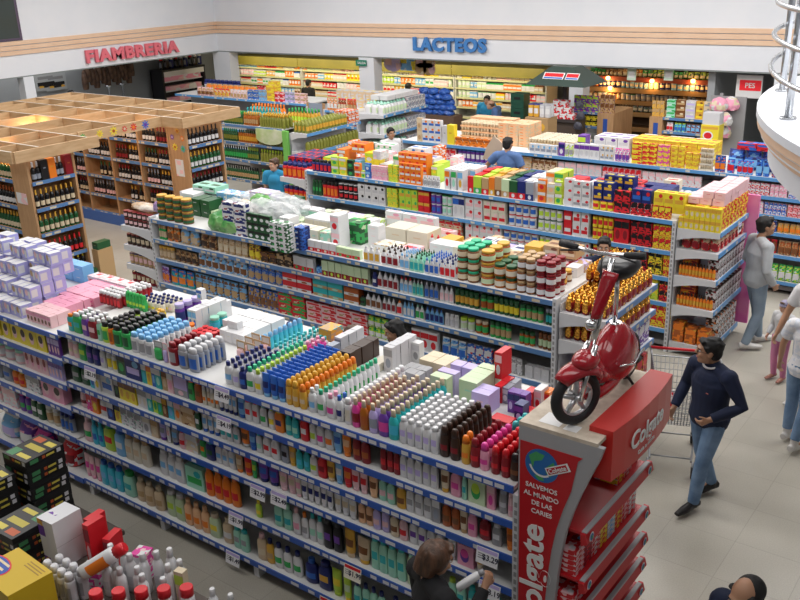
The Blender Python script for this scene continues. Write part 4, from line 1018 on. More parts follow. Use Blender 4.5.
# the departments behind the openings
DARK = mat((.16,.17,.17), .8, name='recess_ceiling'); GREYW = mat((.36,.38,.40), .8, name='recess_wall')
mb = MB(); mb.box(-27, BX1, 23.4, 23.6, 0, 3.3); struct('wall_recess', mb, GREYW)
mb = MB(); mb.box(-27.2, -27, -6, 23.6, 0, 3.3); struct('wall_deli', mb, GREYW)
mb = MB(); mb.box(-27, BX0-.3, -6, 23.5, 3.3, 3.4); mb.box(BX0-.3, BX1, BY+.3, 23.5, 3.3, 3.4); struct('ceiling_recess', mb, DARK)
mb = MB(); mb.box(-6.4, -6.25, BY+.3, 23.4, 0, 3.3); struct('partition', mb, GREYW)
mb = MB(); mb.box(-30, BX1, -6.2, -6, 0, ZT); struct('wall_rear', mb, WALL)
mb = MB(); mb.box(BX1, BX1+.2, -6, 24, 0, ZT); struct('wall_right', mb, WALL)
mb = MB(); mb.box(-30, BX1+.2, -6.2, BY+.3, ZT, ZT+.15); struct('ceiling', mb, mat((.70,.72,.75), .8, name='ceiling_paint'))
# dark window high in the left wall
wl = [at_x(px, py, BX0+.01) for px, py in ((-30,-30),(15,0),(15,41))]
y1 = wl[1].y; b = MB(); b.box(BX0, BX0+.05, y1-1.7, y1, 3.50, 5.2); b.box(BX0+.05, BX0+.055, y1-1.62, y1-.07, 3.56, 5.12, 1)
struct('window_1', b, [mat((.10,.07,.12), .5), mat((.05,.065,.06), .1)])
# ---------------------------------------------------------------- curved balcony
BC, BR = (2.46, 7.54), 4.39
def ring(r): return [(BC[0]+r*math.cos(a), BC[1]+r*math.sin(a)) for a in [PI*.62+PI*.76*k/48 for k in range(49)]] + [(BC[0]+2.5, BC[1]-r*.93), (BC[0]+2.5, BC[1]+r*.93)]
b = MB(); b.prism(ring(BR), 'z', 3.95, 4.0, 0)
for r, z0, z1 in ((BR-.01,3.90,3.945), (BR-.035,3.855,3.89), (BR-.06,3.81,3.845)): b.prism(ring(r), 'z', z0, z1, 1)
for r, z0, z1 in ((BR-.035,3.845,3.8551), (BR-.02,3.89,3.9001), (BR-.10,3.66,3.81), (BR-.20,3.57,3.66), (BR-.34,3.50,3.57)): b.prism(ring(r), 'z', z0, z1, 0)
tag(b.obj('slab_balcony', [WALL, PEACH]), kind='structure')
rl = thing('balcony_railing', 'brushed steel railing on the white curved balcony', 'railing', (BC[0], BC[1], 4.0))
for px, py in ((788,119), (782,91), (812,150), (790,76)):
    p = at_z(px, py, 4.0); u = Vector((p.x-BC[0], p.y-BC[1], 0)); u *= min(1, (BR-.1)/u.length)
    b = MB(); b.tube([u, u+Vector((0,0,1.2))], .024, 10); b.loft([(.001,.05,.05),(.014,.05,.05)], 12, center=(u.x,u.y)); b.obj('post', [CHROME], rl)
for z in (.255, .46, .665, 1.2):
    b = MB(); b.tube([((BR-.06)*math.cos(PI*.7+PI*.6*k/30), (BR-.06)*math.sin(PI*.7+PI*.6*k/30), z) for k in range(31)], .016 if z < 1.1 else .025, 8); b.obj('rail', [CHROME], rl)
# upper floor that the picture is taken from
mb = MB(); mb.box(-12, BX1, -6, .9, 3.15, 3.4); struct('slab_mezzanine', mb, WALL)
# letters on the beams
RED_L = mat((.78,.17,.22), .5, name='red_letters'); BLUE_L = mat((.06,.22,.55), .5, name='blue_letters'); SHADOW_L = mat((.25,.25,.3), .6)
def letters(body, px0, px1, py, plane, m, nm, lab, size, rot):
    if plane == 'y': a = at_y(px0, py, BY-.06); c = at_y(px1, py, BY-.06)
    else: a = at_x(px0, py[0], BX0+.06); c = at_x(px1, py[1], BX0+.06)
    L_ = (c-a).length; n = len(body)
    t = thing('wall_lettering', lab, 'sign', (a+c)/2); t.rotation_euler.z = rot
    o = text('letters', body, size, m, t, .03, .020, space=1.12); bpy.context.view_layer.update()
    o.scale.x = L_/max(o.dimensions.x, .1)
    return t
letters('LACTEOS', 413, 486, 45.5, 'y', BLUE_L, 'sign', 'blue raised letters LACTEOS on the white back beam', .42, 0)
letters('FIAMBRERIA', 85, 178, (57, 47.5), 'x', RED_L, 'sign', 'red raised letters FIAMBRERIA on the white left beam', .42, PI/2)
# ---------------------------------------------------------------- light
def area(name, loc, sx, sy, power, col=(1,1,1), rot=(0,0,0)):
    l = bpy.data.lights.new(name, 'AREA'); l.shape = 'RECTANGLE'; l.size = sx; l.size_y = sy; l.energy = power; l.color = col
    o = bpy.data.objects.new(name, l); COLL.objects.link(o); o.location = loc; o.rotation_euler = rot; return o
for y, pw_ in ((2.6, 85), (6.5, 148), (10.5, 195), (14.5, 270)):  # the nearest row is added fill for the front shelves
    for x in (-15, -7.5, -.5): area('ceiling_and_fill_light', (x, y, 6.6), 5.5, 1.6, pw_, (1,.975,.945))
area('deli_light', (-24, 14, 3.1), 2, 5, 60); area('dairy_fill', (-16.8, 20.2, 2.45), 11, .3, 150, (1,.86,.6), (math.radians(62), 0, 0)); area('pantry_light', (-8, 21, 3.1), 2.5, .6, 12, (1,.7,.35))  # the dairy one is an unseen lamp added to brighten the cabinet shelves
w = bpy.data.worlds.new('world'); scene.world = w; w.use_nodes = True
w.node_tree.nodes['Background'].inputs[0].default_value = (.9,.95,1,1); w.node_tree.nodes['Background'].inputs[1].default_value = .2
scene.view_settings.view_transform = 'Standard'; scene.view_settings.look = 'None'; scene.view_settings.exposure = 0
scene.cycles.use_denoising = True; scene.cycles.max_bounces = 5; scene.cycles.diffuse_bounces = 3; scene.cycles.glossy_bounces = 2; scene.cycles.transparent_max_bounces = 6
scene.cycles.sample_clamp_indirect = 4
# ---------------------------------------------------------------- red toothpaste stand at the end of the front gondola
SRED = mat((.50,.012,.02), .32, name='stand_red'); SGREY = mat((.38,.38,.40), .4, name='stand_grey')
SX0, SX1, SY0, SY1, SZ = -2.43, -2.02, 4.35, 5.42, 2.31
st = thing('promotional_stand', 'tall red toothpaste display stand with grey curved edge at end of the toiletries unit', 'display stand', (SX0, SY0, 0))
def L_(x, y, z): return (x-SX0, y-SY0, z)
curve = [(-1.87,2.30),(-1.90,2.20),(-1.95,2.08),(-2.0,1.95),(-2.05,1.80),(-2.09,1.65),(-2.12,1.48),(-2.14,1.3),(-2.155,1.1),(-2.16,.9),(-2.15,.6),(-2.12,.3),(-2.08,0)]
outer = [(u-SX0, z) for u, z in curve]
b = MB(); b.prism([(0,0),(0,2.30)] + outer, 'y', 0, .035, 0); sp = b.obj('side_panel', [SGREY], st)
inner = [(.012,0),(.012,2.20)] + [(u-.065, z) for u, z in outer if z < 2.19 and z > 0][0:] + [(outer[-1][0]-.065, 0)]
inner[2] = (inner[2][0]-.012, 2.17); inner.insert(2, (inner[2][0]+.03, 2.20))
b = MB(); b.prism(inner, 'y', -.004, -.0005, 0); b.obj('red_field', [SRED], sp)
text('brand_lettering', 'Colgate', .235, SWHITE, sp, .002, .005, loc=(.115,-.006,1.215), rot=(PI/2, -PI/2, 0), sx=1.12)
TXT = mat((.85,.80,.80), .5)
for k, (s_, z, x, sz) in enumerate((('Salvemos',1.905,.165,.046),('al Mundo',1.845,.165,.046),('de las',1.785,.17,.046),('Caries',1.725,.17,.046))):
    text('slogan', s_.upper(), sz, TXT, sp, .001, .0006, loc=(x,-.006,z))
b = MB(); seg = 22
b.disc((.165,2.065), .115, .115, -.007, 0, seg)
for poly in ([(-.09,.05),(-.04,.09),(.02,.08),(.0,.04),(-.05,.02),(-.06,-.03)], [(.03,.0),(.08,.05),(.10,.0),(.06,-.06),(.03,-.04)], [(-.05,-.08),(0,-.06),(.02,-.10),(-.02,-.105)]):
    b.add([(.165+u,-.0078,2.065+w) for u,w in poly], [tuple(range(len(poly)))], 1)
arc = [PI*1.08+PI*.62*k/9 for k in range(10)]
vs = [(.165+.088*math.cos(a),-.0084,2.075+.088*math.sin(a)) for a in arc]+[(.165+.074*math.cos(a),-.0084,2.075+.074*math.sin(a)) for a in reversed(arc)]
b.add(vs, [tuple(range(len(vs)))], 2)
gl = b.obj('globe_emblem', [mat((.02,.14,.42), .45), mat((.06,.34,.12), .45), SWHITE], sp, False)
b = MB(); ca, sa = math.cos(.50), math.sin(.50)
def rot2(u, w, cx=.275, cz=2.075): return (cx+u*ca-w*sa, -.0095, cz+u*sa+w*ca)
b.add([rot2(u,w) for u,w in ((-.085,-.028),(.085,-.028),(.085,.028),(-.085,.028))], [(0,1,2,3)], 0)
b.add([(p[0],-.0102,p[2]) for p in [rot2(u,w) for u,w in ((-.076,-.020),(.07,-.020),(.07,.020),(-.076,.020))]], [(0,1,2,3)], 1)
bn = b.obj('banner', [SWHITE, SRED], gl, False)
text('banner_lettering', 'Colgate', .042, SWHITE, sp, .0008, .0008, loc=(.272,-.012,2.073), rot=(PI/2,-.50,0))
# top board, header box
b = MB(); b.box(0, .52, .0, SY1-SY0, 2.30, 2.325); 
BOARD = noisy('worn_board', (.50,.42,.33), (.66,.58,.48), 14, .7); b.obj('top_board', [BOARD], st)
for (u0,u1,v0,v1,lab) in ((.10,.24,.06,.20,'larger loose white paper sheet at the front of the wooden stand top'),(.27,.36,.05,.13,'smaller white paper sheet under the front wheel of the scooter')):
    b = MB(); b.box(u0,u1,v0,v1,2.3255,2.3268); o = b.obj('paper_sheet', [SWHITE], None, False); o.location = (SX0, SY0, 0); tag(o, lab, 'paper')
hx = [(-2.02,4.47),(-1.868,4.47),(-1.850,4.62),(-1.838,4.78),(-1.834,4.94),(-1.838,5.10),(-1.850,5.26),(-1.868,5.41),(-2.02,5.41)]
b = MB(); b.prism([(u-SX0, v-SY0) for u, v in hx], 'z', 2.02, 2.36, 0, 1)
hb = b.obj('header_box', [mat((.62,.03,.025), .3, name='header_red'), mat((.50,.035,.03), .38, name='header_top')], st)
o = text('header_lettering', 'Colgate', .165, SWHITE, hb, .002, .003, loc=(-1.826-SX0, 4.93-SY0, 2.19), rot=(PI/2,0,PI/2), shear=.1)
for v in o.data.vertices: v.co.z -= (v.co.x**2)*.13
o2 = text('header_slogan', 'Cuida tu sonrisa', .04, SWHITE, hb, .001, .0004, loc=(-1.83-SX0, 4.92-SY0, 2.075), rot=(PI/2,0,PI/2))
for v in o2.data.vertices: v.co.z -= (v.co.x**2)*.13
o2.data.update(); o.data.update()
b = MB(); b.box(.0,.02,.035,SY1-SY0,0,2.30); b.box(.02,.36,SY1-SY0-.03,SY1-SY0,0,2.02); b.obj('back_panel', [SRED], st)
badge_cols = [mat((.02,.14,.42),.45), mat((.06,.34,.12),.45), SWHITE]
for k, z in enumerate((1.66, 1.30, 1.075, .86, .64, .42)):
    x1 = .44
    b = MB(); b.box(.021, x1, .036, SY1-SY0-.031, z-.02, z, 0); sh = b.obj('shelf', [SRED], st)
    b = MB(); b.prism([(x1,z-.075),(x1+.045,z-.05),(x1+.028,z+.012),(x1-.006,z+.012)], 'y', .0, SY1-SY0-.02, 0)
    b.prism([(x1-.006,z+.0125),(x1+.028,z+.0125),(x1+.024,z+.02),(x1-.006,z+.02)], 'y', .02, SY1-SY0-.05, 1); b.obj('red_lip', [SRED, SGREY], sh)
    for yy in (.06, SY1-SY0-.09):
        b = MB(); c = (x1+.040, yy, z-.022)
        b.disc((c[1],c[2]), .032, .034, c[0]+.004, 2, 14, 'x'); b.disc((c[1],c[2]), .024, .026, c[0]+.006, 0, 12, 'x'); b.disc((c[1]+.006,c[2]-.004), .012, .014, c[0]+.007, 1, 8, 'x')
        b.obj('badge', badge_cols, sh, False)
# toothpaste cartons lying in stacks on the shelves
zs = (1.66, 1.30, 1.075, .86, .64)
for k, z in enumerate(zs[:4]):
    zt = zs[k-1]-.09 if k else 1.80
    nlay = 2 if k == 0 else max(2, int((zt-z-.03)/.042))
    for i, (cs, ph) in enumerate((('red,rose,white','red and rose'),('red,maroon,sky','red and sky'),('white,red,red','white and red'),('red,yellow,blue','red, yellow and blue'),('sky,white,red','pale blue'),('yellow,red,white','yellow'),('rose,red,white','rose'),('red,white,blue','red and white'))):
        if k == 0 and i not in (5, 6): continue
        for l in range(min(nlay, 5) if k else 2):
            put('busy_box', (.115,.26,.036), tuple(cs.split(',')), (SX0+.26, SY0+.11+i*.118, z+.002+l*.0375), 'toothpaste carton', '%s toothpaste carton' % ph, '%s shelf of red stand' % ordinal(k), rotz=PI/2, layer=l, row=0, key=SY0+i)
# ---------------------------------------------------------------- little red electric scooter standing on the stand
SR = mat((.36,.009,.018), .12, name='scooter_red'); SR.node_tree.nodes['Principled BSDF'].inputs['Coat Weight'].default_value = .6
CHR = mat((.75,.75,.76), .10, 1.0, name='chrome'); SEAT = mat((.012,.012,.014), .28, name='seat_vinyl'); ALU = mat((.62,.62,.64), .3, .8, name='alloy')
sc_ = thing('electric_scooter', 'small glossy red scooter with black saddle standing on the red display stand', 'scooter', (-2.13, 4.50, 2.3275))
def wheel(nm, r, tw, x0, y0, z0, steer, parent):
    b = MB(); n = 28
    b.tube([(0, (r-tw)*math.cos(2*PI*k/n), (r-tw)*math.sin(2*PI*k/n)) for k in range(n)], tw, 10, 0, True, 1.0, up=(1,0,0), closed=True)
    w = b.obj(nm, [RUB], parent); w.location = (x0,y0,z0); w.rotation_euler.z = steer
    b = MB(); rr = r-2*tw+.006
    b.tube([(0, rr*math.cos(2*PI*k/n), rr*math.sin(2*PI*k/n)) for k in range(n)], .016, 8, 0, True, 1.0, up=(1,0,0), closed=True)
    for k in range(5):
        a = 2*PI*k/5+.3
        b.tube([(0,0,0),(0,rr*math.cos(a),rr*math.sin(a))], [.022,.014], 8, 0, True)
    b.tube([(-.05,0,0),(.05,0,0)], .026, 12); b.obj('alloy_rim', [ALU], w)
    return w
ST = math.radians(-26)
fk = Matrix.Rotation(ST, 3, 'Z')
wheel('front_wheel', .178, .034, 0, 0, .178, ST, sc_)
wheel('rear_wheel', .165, .034, 0, .76, .165, 0, sc_)
def steered(p): q = fk @ Vector((p[0], p[1]-.02, p[2])); return (q.x, q.y+.02, q.z)
b = MB()
for s in (-.062, .062): b.tube([steered(p) for p in ((s,0,.178),(s,.03,.31),(s*.8,.07,.40),(s*.5,.12,.50))], [.014,.016,.018,.018], 10)
b.tube([steered(p) for p in ((0,.10,.42),(0,.15,.62),(0,.205,.86),(0,.24,1.01))], [.024,.022,.018,.016], 10)
b.obj('fork', [CHR], sc_)
# front fender : a rounded hood over the wheel
b = MB(); pts = []; rr = []
for k in range(13):
    a = PI*.12 + PI*.80*k/12; pts.append(steered((0, -.20*math.cos(PI-a)*-1*.98, .178+.215*math.sin(a)))); 
fv = []; n = 13; m_ = 9
for k in range(n):
    a = PI*(.22+.62*k/(n-1)); wd = .070*math.sin(PI*(.20+.62*k/(n-1)))+.018
    for j in range(m_):
        t = -1+2*j/(m_-1); rad = .210-.050*t*t*(1 if abs(t) < .99 else 1.25)
        fv.append(steered((wd*t, .02-rad*1.02*math.cos(a), .178+rad*math.sin(a)+.02)))
b.add(fv, [(k*m_+j, k*m_+j+1, (k+1)*m_+j+1, (k+1)*m_+j) for k in range(n-1) for j in range(m_-1)], 0, True)
b.ball(steered((0,.075,.405)), .080, .115, .062, 16, 10)
fd = b.obj('front_fender', [SR], sc_); sm = fd.modifiers.new('thick','SOLIDIFY'); sm.thickness = .008
# leg shield : tapered curved plate on the steering column
b = MB(); sv = []; n = 9; m_ = 9
for k in range(n):
    t = k/(n-1); z = .66+.27*t; hw = .030+.038*t**.8; y = .13+.09*t
    for j in range(m_):
        u = -1+2*j/(m_-1); sv.append(steered((hw*u, y+.05*u*u-.035, z + (.015*(1-u*u) if k == n-1 else 0))))
b.add(sv, [(k*m_+j, k*m_+j+1, (k+1)*m_+j+1, (k+1)*m_+j) for k in range(n-1) for j in range(m_-1)], 0, True)
lg = b.obj('leg_shield', [SR], sc_); sm = lg.modifiers.new('thick','SOLIDIFY'); sm.thickness = .018
b = MB(); b.ball(steered((0,.10,.62)), .036, .03, .036, 12, 8); b.obj('lamp', [CHR], sc_)
# handlebar
b = MB(); b.tube([(-.20,.27,1.025),(-.08,.25,1.02),(0,.245,1.015),(.08,.25,1.02),(.20,.27,1.025)], .013, 10); hb_ = b.obj('handlebar', [CHR], sc_)
for s in (-1, 1):
    b = MB(); b.tube([(s*.15,.263,1.022),(s*.27,.285,1.03)], [.021,.024], 12); b.obj('grip', [RUB], hb_)
    b = MB(); b.tube([(s*.13,.245,1.015),(s*.24,.22,1.005)], [.007,.006], 8); b.obj('brake_lever', [RUB], hb_)
b = MB(); b.tube([(.02,.24,1.01),(.05,.17,.95),(.05,.19,.80),(.02,.18,.62)], .006, 6); b.obj('cable', [RUB], hb_)
# body shell with running board
b = MB()
b.loft([(.11,.08,.18,0),(.15,.115,.245,0),(.23,.132,.265,0),(.31,.127,.235,0),(.385,.105,.175,0),(.44,.07,.11,0),(.475,.035,.05,0)], 22, 0, True, center=(0,.54))
b.loft([(.10,.085,.20,0),(.13,.10,.24,0),(.165,.10,.24,0),(.18,.085,.22,0)], 18, 0, True, center=(0,.33), power=.75)
b.tube([(0,.40,.16),(0,.24,.24),(0,.13,.40)], [.10,.085,.07], 14, 0, True, .8)
b.obj('body_shell', [SR], sc_)
b = MB(); b.box(-.07,.07,.22,.42,.183,.190); b.obj('footboard_mat', [mat((.22,.24,.20), .5)], sc_)
for s in (-1,1): b = MB(); b.tube([(s*.118,.36,.27),(s*.137,.54,.22),(s*.118,.72,.25)], [.006,.008,.006], 6); b.obj('chrome_stripe', [CHR], sc_)
b = MB(); b.tube([(0,.52,.44),(0,.53,.70),(0,.53,.80)], [.017,.015,.014], 10); b.tube([(0,.52,.43),(0,.52,.49)], .03, 12); b.obj('seat_post', [CHR], sc_)
b = MB(); b.loft([(.785,.05,.09),(.80,.095,.15),(.845,.125,.18),(.885,.115,.165),(.905,.08,.11)], 18, 0, True, center=(0,.55)); b.tube([(0,.41,.84),(0,.32,.85)], [.06,.03], 12, 0, True, .6); b.obj('saddle', [SEAT], sc_)
b = MB(); b.tube([(.05,.60,.12),(.08,.66,.03),(.085,.67,.013)], .010, 8); b.tube([(-.06,.60,.12),(-.10,.66,.03),(-.11,.67,.013)], .010, 8); b.obj('kickstand', [RUB], sc_)
b = MB(); b.tube([(.0,.55,.17),(.09,.68,.17),(.09,.76,.165)], [.03,.02,.016], 10); b.obj('swing_arm', [RUB], sc_)
# ---------------------------------------------------------------- second gondola
G2F, G2B = 7.6, 8.85; M = [1.77, 1.485, 1.205, .84, .50, .18]
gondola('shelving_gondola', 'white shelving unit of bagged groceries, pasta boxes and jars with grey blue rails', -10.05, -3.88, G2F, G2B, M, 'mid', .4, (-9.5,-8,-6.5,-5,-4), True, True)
N2, N3, N4, N5 = ['%s shelf of grocery unit' % s for s in ('second', 'third', 'fourth', 'fifth')]
T2 = 'top of grocery unit'
shelf_run(N2, G2F, M[1], '''
157 164 jar green,tan,beige 3 .20 glass jar
165 177 bag orange,tan,brown 2 .21 bag of pasta
178 196 bag tan,sky,beige 2 .22 bag of pasta
198 214 bag brown,tan,espresso 2 .20 bag of pasta
215 245 bag beige,tan,cream 5 .21 bag of pasta
246 258 bag gold,brown,yellow 2 .21 bag of pasta
259 274 busy_box espresso,brown,gold 2 .13 carton
275 290 busy_box espresso,tan,black 2 .15 carton
291 312 window_box white,green,red 3 .17 tea carton
313 320 brick sky,blue,orange 1 .09 pouch
320 366 window_box pale_green,lime,maroon 7 .19 tea carton
370 375 slab navy,navy,white 1 .17 plastic flask
375 396 jug white,white,maroon 4 .20 plastic flask
397 410 jug white,red,sky 3 .20 plastic flask
410 421 jug mint,white,teal 3 .19 plastic flask
422 436 jug steel,silver,blue 3 .20 plastic flask
437 451 jug white,white,rose 3 .19 plastic flask
452 476 jar bottle_green,bottle_green,gold 5 .18 glass jar
477 490 jar green,bottle_green,rust 2 .17 glass jar
491 516 jar bottle_green,bottle_green,yellow 5 .18 glass jar
517 540 jar green,bottle_green,tan 4 .16 glass jar
543 550 jar bottle_green,steel,teal 2 .17 glass jar
''', parts=True)
shelf_run(N3, G2F, M[2], '''
157 172 jar tan,gold,beige 4 .18 glass jar
173 195 bag brown,tan,espresso 4 .17 bag of cookies
196 245 bag sky,white,brown 7 .21 bag of cookies
246 280 bag steel,blue,tan 5 .21 bag of cookies
357 363 slab bottle_green,black,black 1 .12 plastic flask
363 379 jug white,white,brown 3 .18 plastic flask
380 393 jug white,white,maroon 3 .18 plastic flask
394 400 jug white,orange,red 1 .18 plastic flask
401 412 jug sky,sky,white 3 .19 plastic flask
413 422 jug white,mint,green 2 .18 plastic flask
423 441 jug sky,blue,navy 4 .18 plastic flask
442 456 spray white,white,silver 3 .15 plastic flask
457 471 jar white,lime,pale_green 2 .14 glass jar
472 485 jar rust,cream,green 2 .15 glass jar
487 508 jar green,bottle_green,tan 4 .18 glass jar
516 532 jar rust,bottle_green,green 3 .15 glass jar
535 549 jar brown,brown,pale_green 3 .17 glass jar
''')
stack_run(N3, G2F, M[2], '''
281 310 window_box red,rust,white 2 2 .105 pack of tea
311 341 window_box teal,mint,tan 2 2 .105 pack of tea
342 357 window_box rust,tan,white 1 2 .10 pack of tea
''')
shelf_run(N4, G2F, M[3], '''
160 168 bag purple,lilac,orange 2 .24 bag of snacks
169 192 bag teal,blue,orange 3 .24 bag of snacks
193 244 bag brown,sky,tan 7 .25 bag of cookies
246 276 bag tan,blue,brown 5 .26 bag of cookies
410 436 tall_box white,red,red 3 .24 detergent carton
439 464 bag sky,white,blue 3 .22 bag of powder
465 490 busy_box blue,white,red 3 .21 detergent carton
492 507 busy_box red,orange,sky 2 .2 detergent carton
508 520 bag white,grey,silver 2 .19 bag of powder
523 547 plain_box silver,white,steel 3 .14 low carton
''')
stack_run(N4, G2F, M[3], '''
277 304 busy_box red,green,cream 2 3 .095 pack of teabags
305 366 busy_box rose,red,tan 4 3 .085 pack of teabags
366 386 bag green,lime,white 3 2 .13 lime green bag
''')
stack_run(N5, G2F, M[4], '''
190 330 busy_box beige,tan,white 14 2 .11 sugar pack
''')
# top : jars of olives, plastic wrapped bundles, tea cartons, cleaner bottles, jam jars
def G2(px, py, shape, cs, size, nc, nr, noun, layers=1, **k): grid(T2, px, py, k.pop('z', M[0]), shape, cs, size, nc, nr, noun, layers, **k)
stack_run(T2, G2F, M[0], '''
154 186 jar brown,gold,bottle_green 4 4 .085 olive jar
222 245 busy_box white,navy,maroon 2 4 .105 cracker pack
246 270 tall_box bottle_green,black,white 4 3 .11 cracker pack
''', parts=True)
grid(T2, 178, 184, M[0], 'plain_box', 'white,ivory,mint', (.40,.30,.07), 2, 1, 'wide white case', 2, yfix=8.5)
G2(233, 189, 'busy_box', 'sky,white,tan', (.36,.24,.16), 1, 1, 'bundle', 1, yfix=8.30)
G2(250, 190, 'busy_box', 'lilac,white,sky', (.40,.24,.10), 2, 1, 'bundle', 1, yfix=8.40)
G2(268, 222, 'busy_box', 'bottle_green,white,green', (.14,.14,.07), 2, 1, 'dark green pack', 5)
G2(284, 230, 'busy_box', 'blue,navy,white', (.14,.14,.07), 1, 2, 'blue pack', 4)
shelf_run(T2, G2F, M[0], '''
272 279 busy_box orange,sky,white 1 .11 small pack
286 293 window_box mint,white,rose 1 .20 tea carton
294 304 window_box white,green,red 1 .21 tea carton
306 334 window_box white,ivory,red 4 .13 tea carton
334 358 window_box pale_green,green,red 3 .11 tea carton
361 377 jug white,white,gold 3 .20 cleaner bottle
378 396 jug white,espresso,maroon 3 .19 cleaner bottle
397 407 jug white,sky,sky 2 .19 cleaner bottle
407 421 jug mint,bottle_green,teal 3 .19 cleaner bottle
422 436 jug silver,blue,blue 3 .19 cleaner bottle
437 453 jug white,navy,red 3 .20 cleaner bottle
''')
for (px0, px1, cs, nr) in ((378,396,'white,espresso,maroon',3),(397,407,'white,sky,sky',5),(407,421,'mint,bottle_green,teal',4),(422,436,'silver,blue,blue',5),(437,453,'white,navy,red',5)):
    x0, x1 = x_for(px0, G2F, M[0]), x_for(px1, G2F, M[0]); p = (x1-x0)/3
    for r in range(nr):
        for i in range(3): put('jug', (p*.93,p*.6,.19), tuple(cs.split(',')), (x0+(i+.5)*p, G2F+.16+r*p*.75, M[0]+.0015), 'cleaner bottle', phrase('jug', cs.split(','), 'cleaner bottle')+' behind', T2, row=r)
G2(304, 217, 'tall_box', 'white,ivory,lilac', (.075,.15,.22), 6, 2, 'slim tea carton')
G2(294, 206, 'tall_box', 'white,mint,green', (.08,.15,.22), 5, 1, 'slim tea carton', yfix=8.45)
G2(343, 221, 'busy_box', 'green,bottle_green,pale_green', (.26,.20,.27), 1, 1, 'large green pack', 1)
G2(367, 225, 'plain_box', 'white,rose,red', (.16,.14,.09), 1, 1, 'white pack with red print', 3, ph='white and rose pack')
G2(384, 214, 'plain_box', 'ivory,beige,rose', (.30,.30,.20), 2, 1, 'tea case', 1, yfix=8.35)
G2(400, 226, 'plain_box', 'espresso,white,grey', (.10,.2,.16), 1, 1, 'dark carton', 1)
G2(420, 211, 'plain_box', 'gold,cream,brown', (.20,.30,.12), 2, 1, 'cardboard case', 1, yfix=8.4)
G2(430, 221, 'plain_box', 'ivory,white,rust', (.28,.38,.19), 2, 1, 'cardboard case', 1, yfix=8.1)
G2(470, 227, 'plain_box', 'white,rose,red', (.26,.22,.08), 1, 1, 'flat case', 1, yfix=8.35)
G2(412, 232, 'jug', 'white,red,rose', (.075,.06,.20), 5, 2, 'red capped cleaner bottle', 1, yfix=8.35, ph='white cleaner bottle with red cap')
stack_run(T2, G2F, M[0], '''
453 474 jar brown,jade,cream 2 3 .125 jam jar
476 489 jar rust,gold,pale_green 1 3 .125 jam jar
490 512 jar amber,bottle_green,ivory 2 2 .13 jam jar
513 531 jar brown,tan,white 2 3 .125 jam jar
532 551 jar maroon,maroon,white 2 3 .125 jam jar
''', rows=3, parts=True)
G2(523, 244, 'can', 'blue,sky,lilac', (.11,.11,.08), 2, 4, 'blue lidded tub', 1, yfix=8.25, ph='blue lidded tub')
G2(541, 246, 'can', 'red,rose,rose', (.09,.11,.08), 2, 5, 'red lidded tub', 1, yfix=8.25, ph='red lidded tub')
G2(480, 239, 'can', 'black,grey,grey', (.12,.12,.16), 1, 1, 'black tin', 1, yfix=8.3, ph='black tin')
for j in range(3):
    for i in range(4): put('jar', (.10,.10,.13), ('amber','cream','gold') if j < 2 else ('brown','gold','ivory'), (-4.37+i*.112, 7.99+j*.112, M[0]+.0015), 'honey jar', ('amber honey jar with cream lid' if j < 2 else 'brown honey jar with gold lid'), 'right end of grocery unit top', row=j)
for i in range(3): put('plain_box', (.13,.16,.11), ('white','blue','navy'), (-4.33+i*.14, 8.42, M[0]+.0015), 'biscuit box', 'white and blue biscuit box', 'right end of grocery unit top')
for i in range(3): put('busy_box', (.13,.16,.10), ('tan','lilac','cream'), (-4.33+i*.14, 8.62, M[0]+.0015), 'biscuit box', 'tan and lilac biscuit box', 'right end of grocery unit top')
# clear plastic bundles and bags lying on the top
WRAP = noisy('clear_wrap', (.62,.66,.68), (.95,.97,.98), 12, .15, bump=1.0); WRAP.node_tree.nodes['Principled BSDF'].inputs['Alpha'].default_value = .5
def crumple(name, loc, size, m, label, cat='bag', seed=0, group=None, amp=.22, sub=3):
    bm = bmesh.new(); bmesh.ops.create_icosphere(bm, subdivisions=sub, radius=1); rr = random.Random(seed)
    ks = [Vector((rr.uniform(-1,1), rr.uniform(-1,1), rr.uniform(-1,1))).normalized()*rr.uniform(3,9) for _ in range(7)]; ph_ = [rr.uniform(0,6) for _ in ks]
    for v in bm.verts:
        d = 1+amp*sum(abs(math.sin(k.dot(v.co)+p)) for k, p in zip(ks, ph_))/len(ks)*2-amp
        v.co = Vector((v.co.x*size[0]*d, v.co.y*size[1]*d, v.co.z*size[2]*d))
        v.co.z = max(v.co.z, -size[2]*.55)
        v.co.z += size[2]*.55
    me = bpy.data.meshes.new(name); bm.to_mesh(me); bm.free(); me.materials.append(m)
    for p in me.polygons: p.use_smooth = sub > 3
    o = link(name, me, None, loc); return tag(o, label, cat, group)
def g2at(px, py, dy=.3): p = at_z(px, py, M[0]); return Vector((p.x, G2F+dy, M[0]+.002))
BREAD = noisy('wrapped_bread', (.50,.30,.14), (.78,.72,.66), 7, .3, bump=.5); GREENB = noisy('green_bag', (.03,.26,.05), (.30,.55,.20), 5, .25, bump=.5)
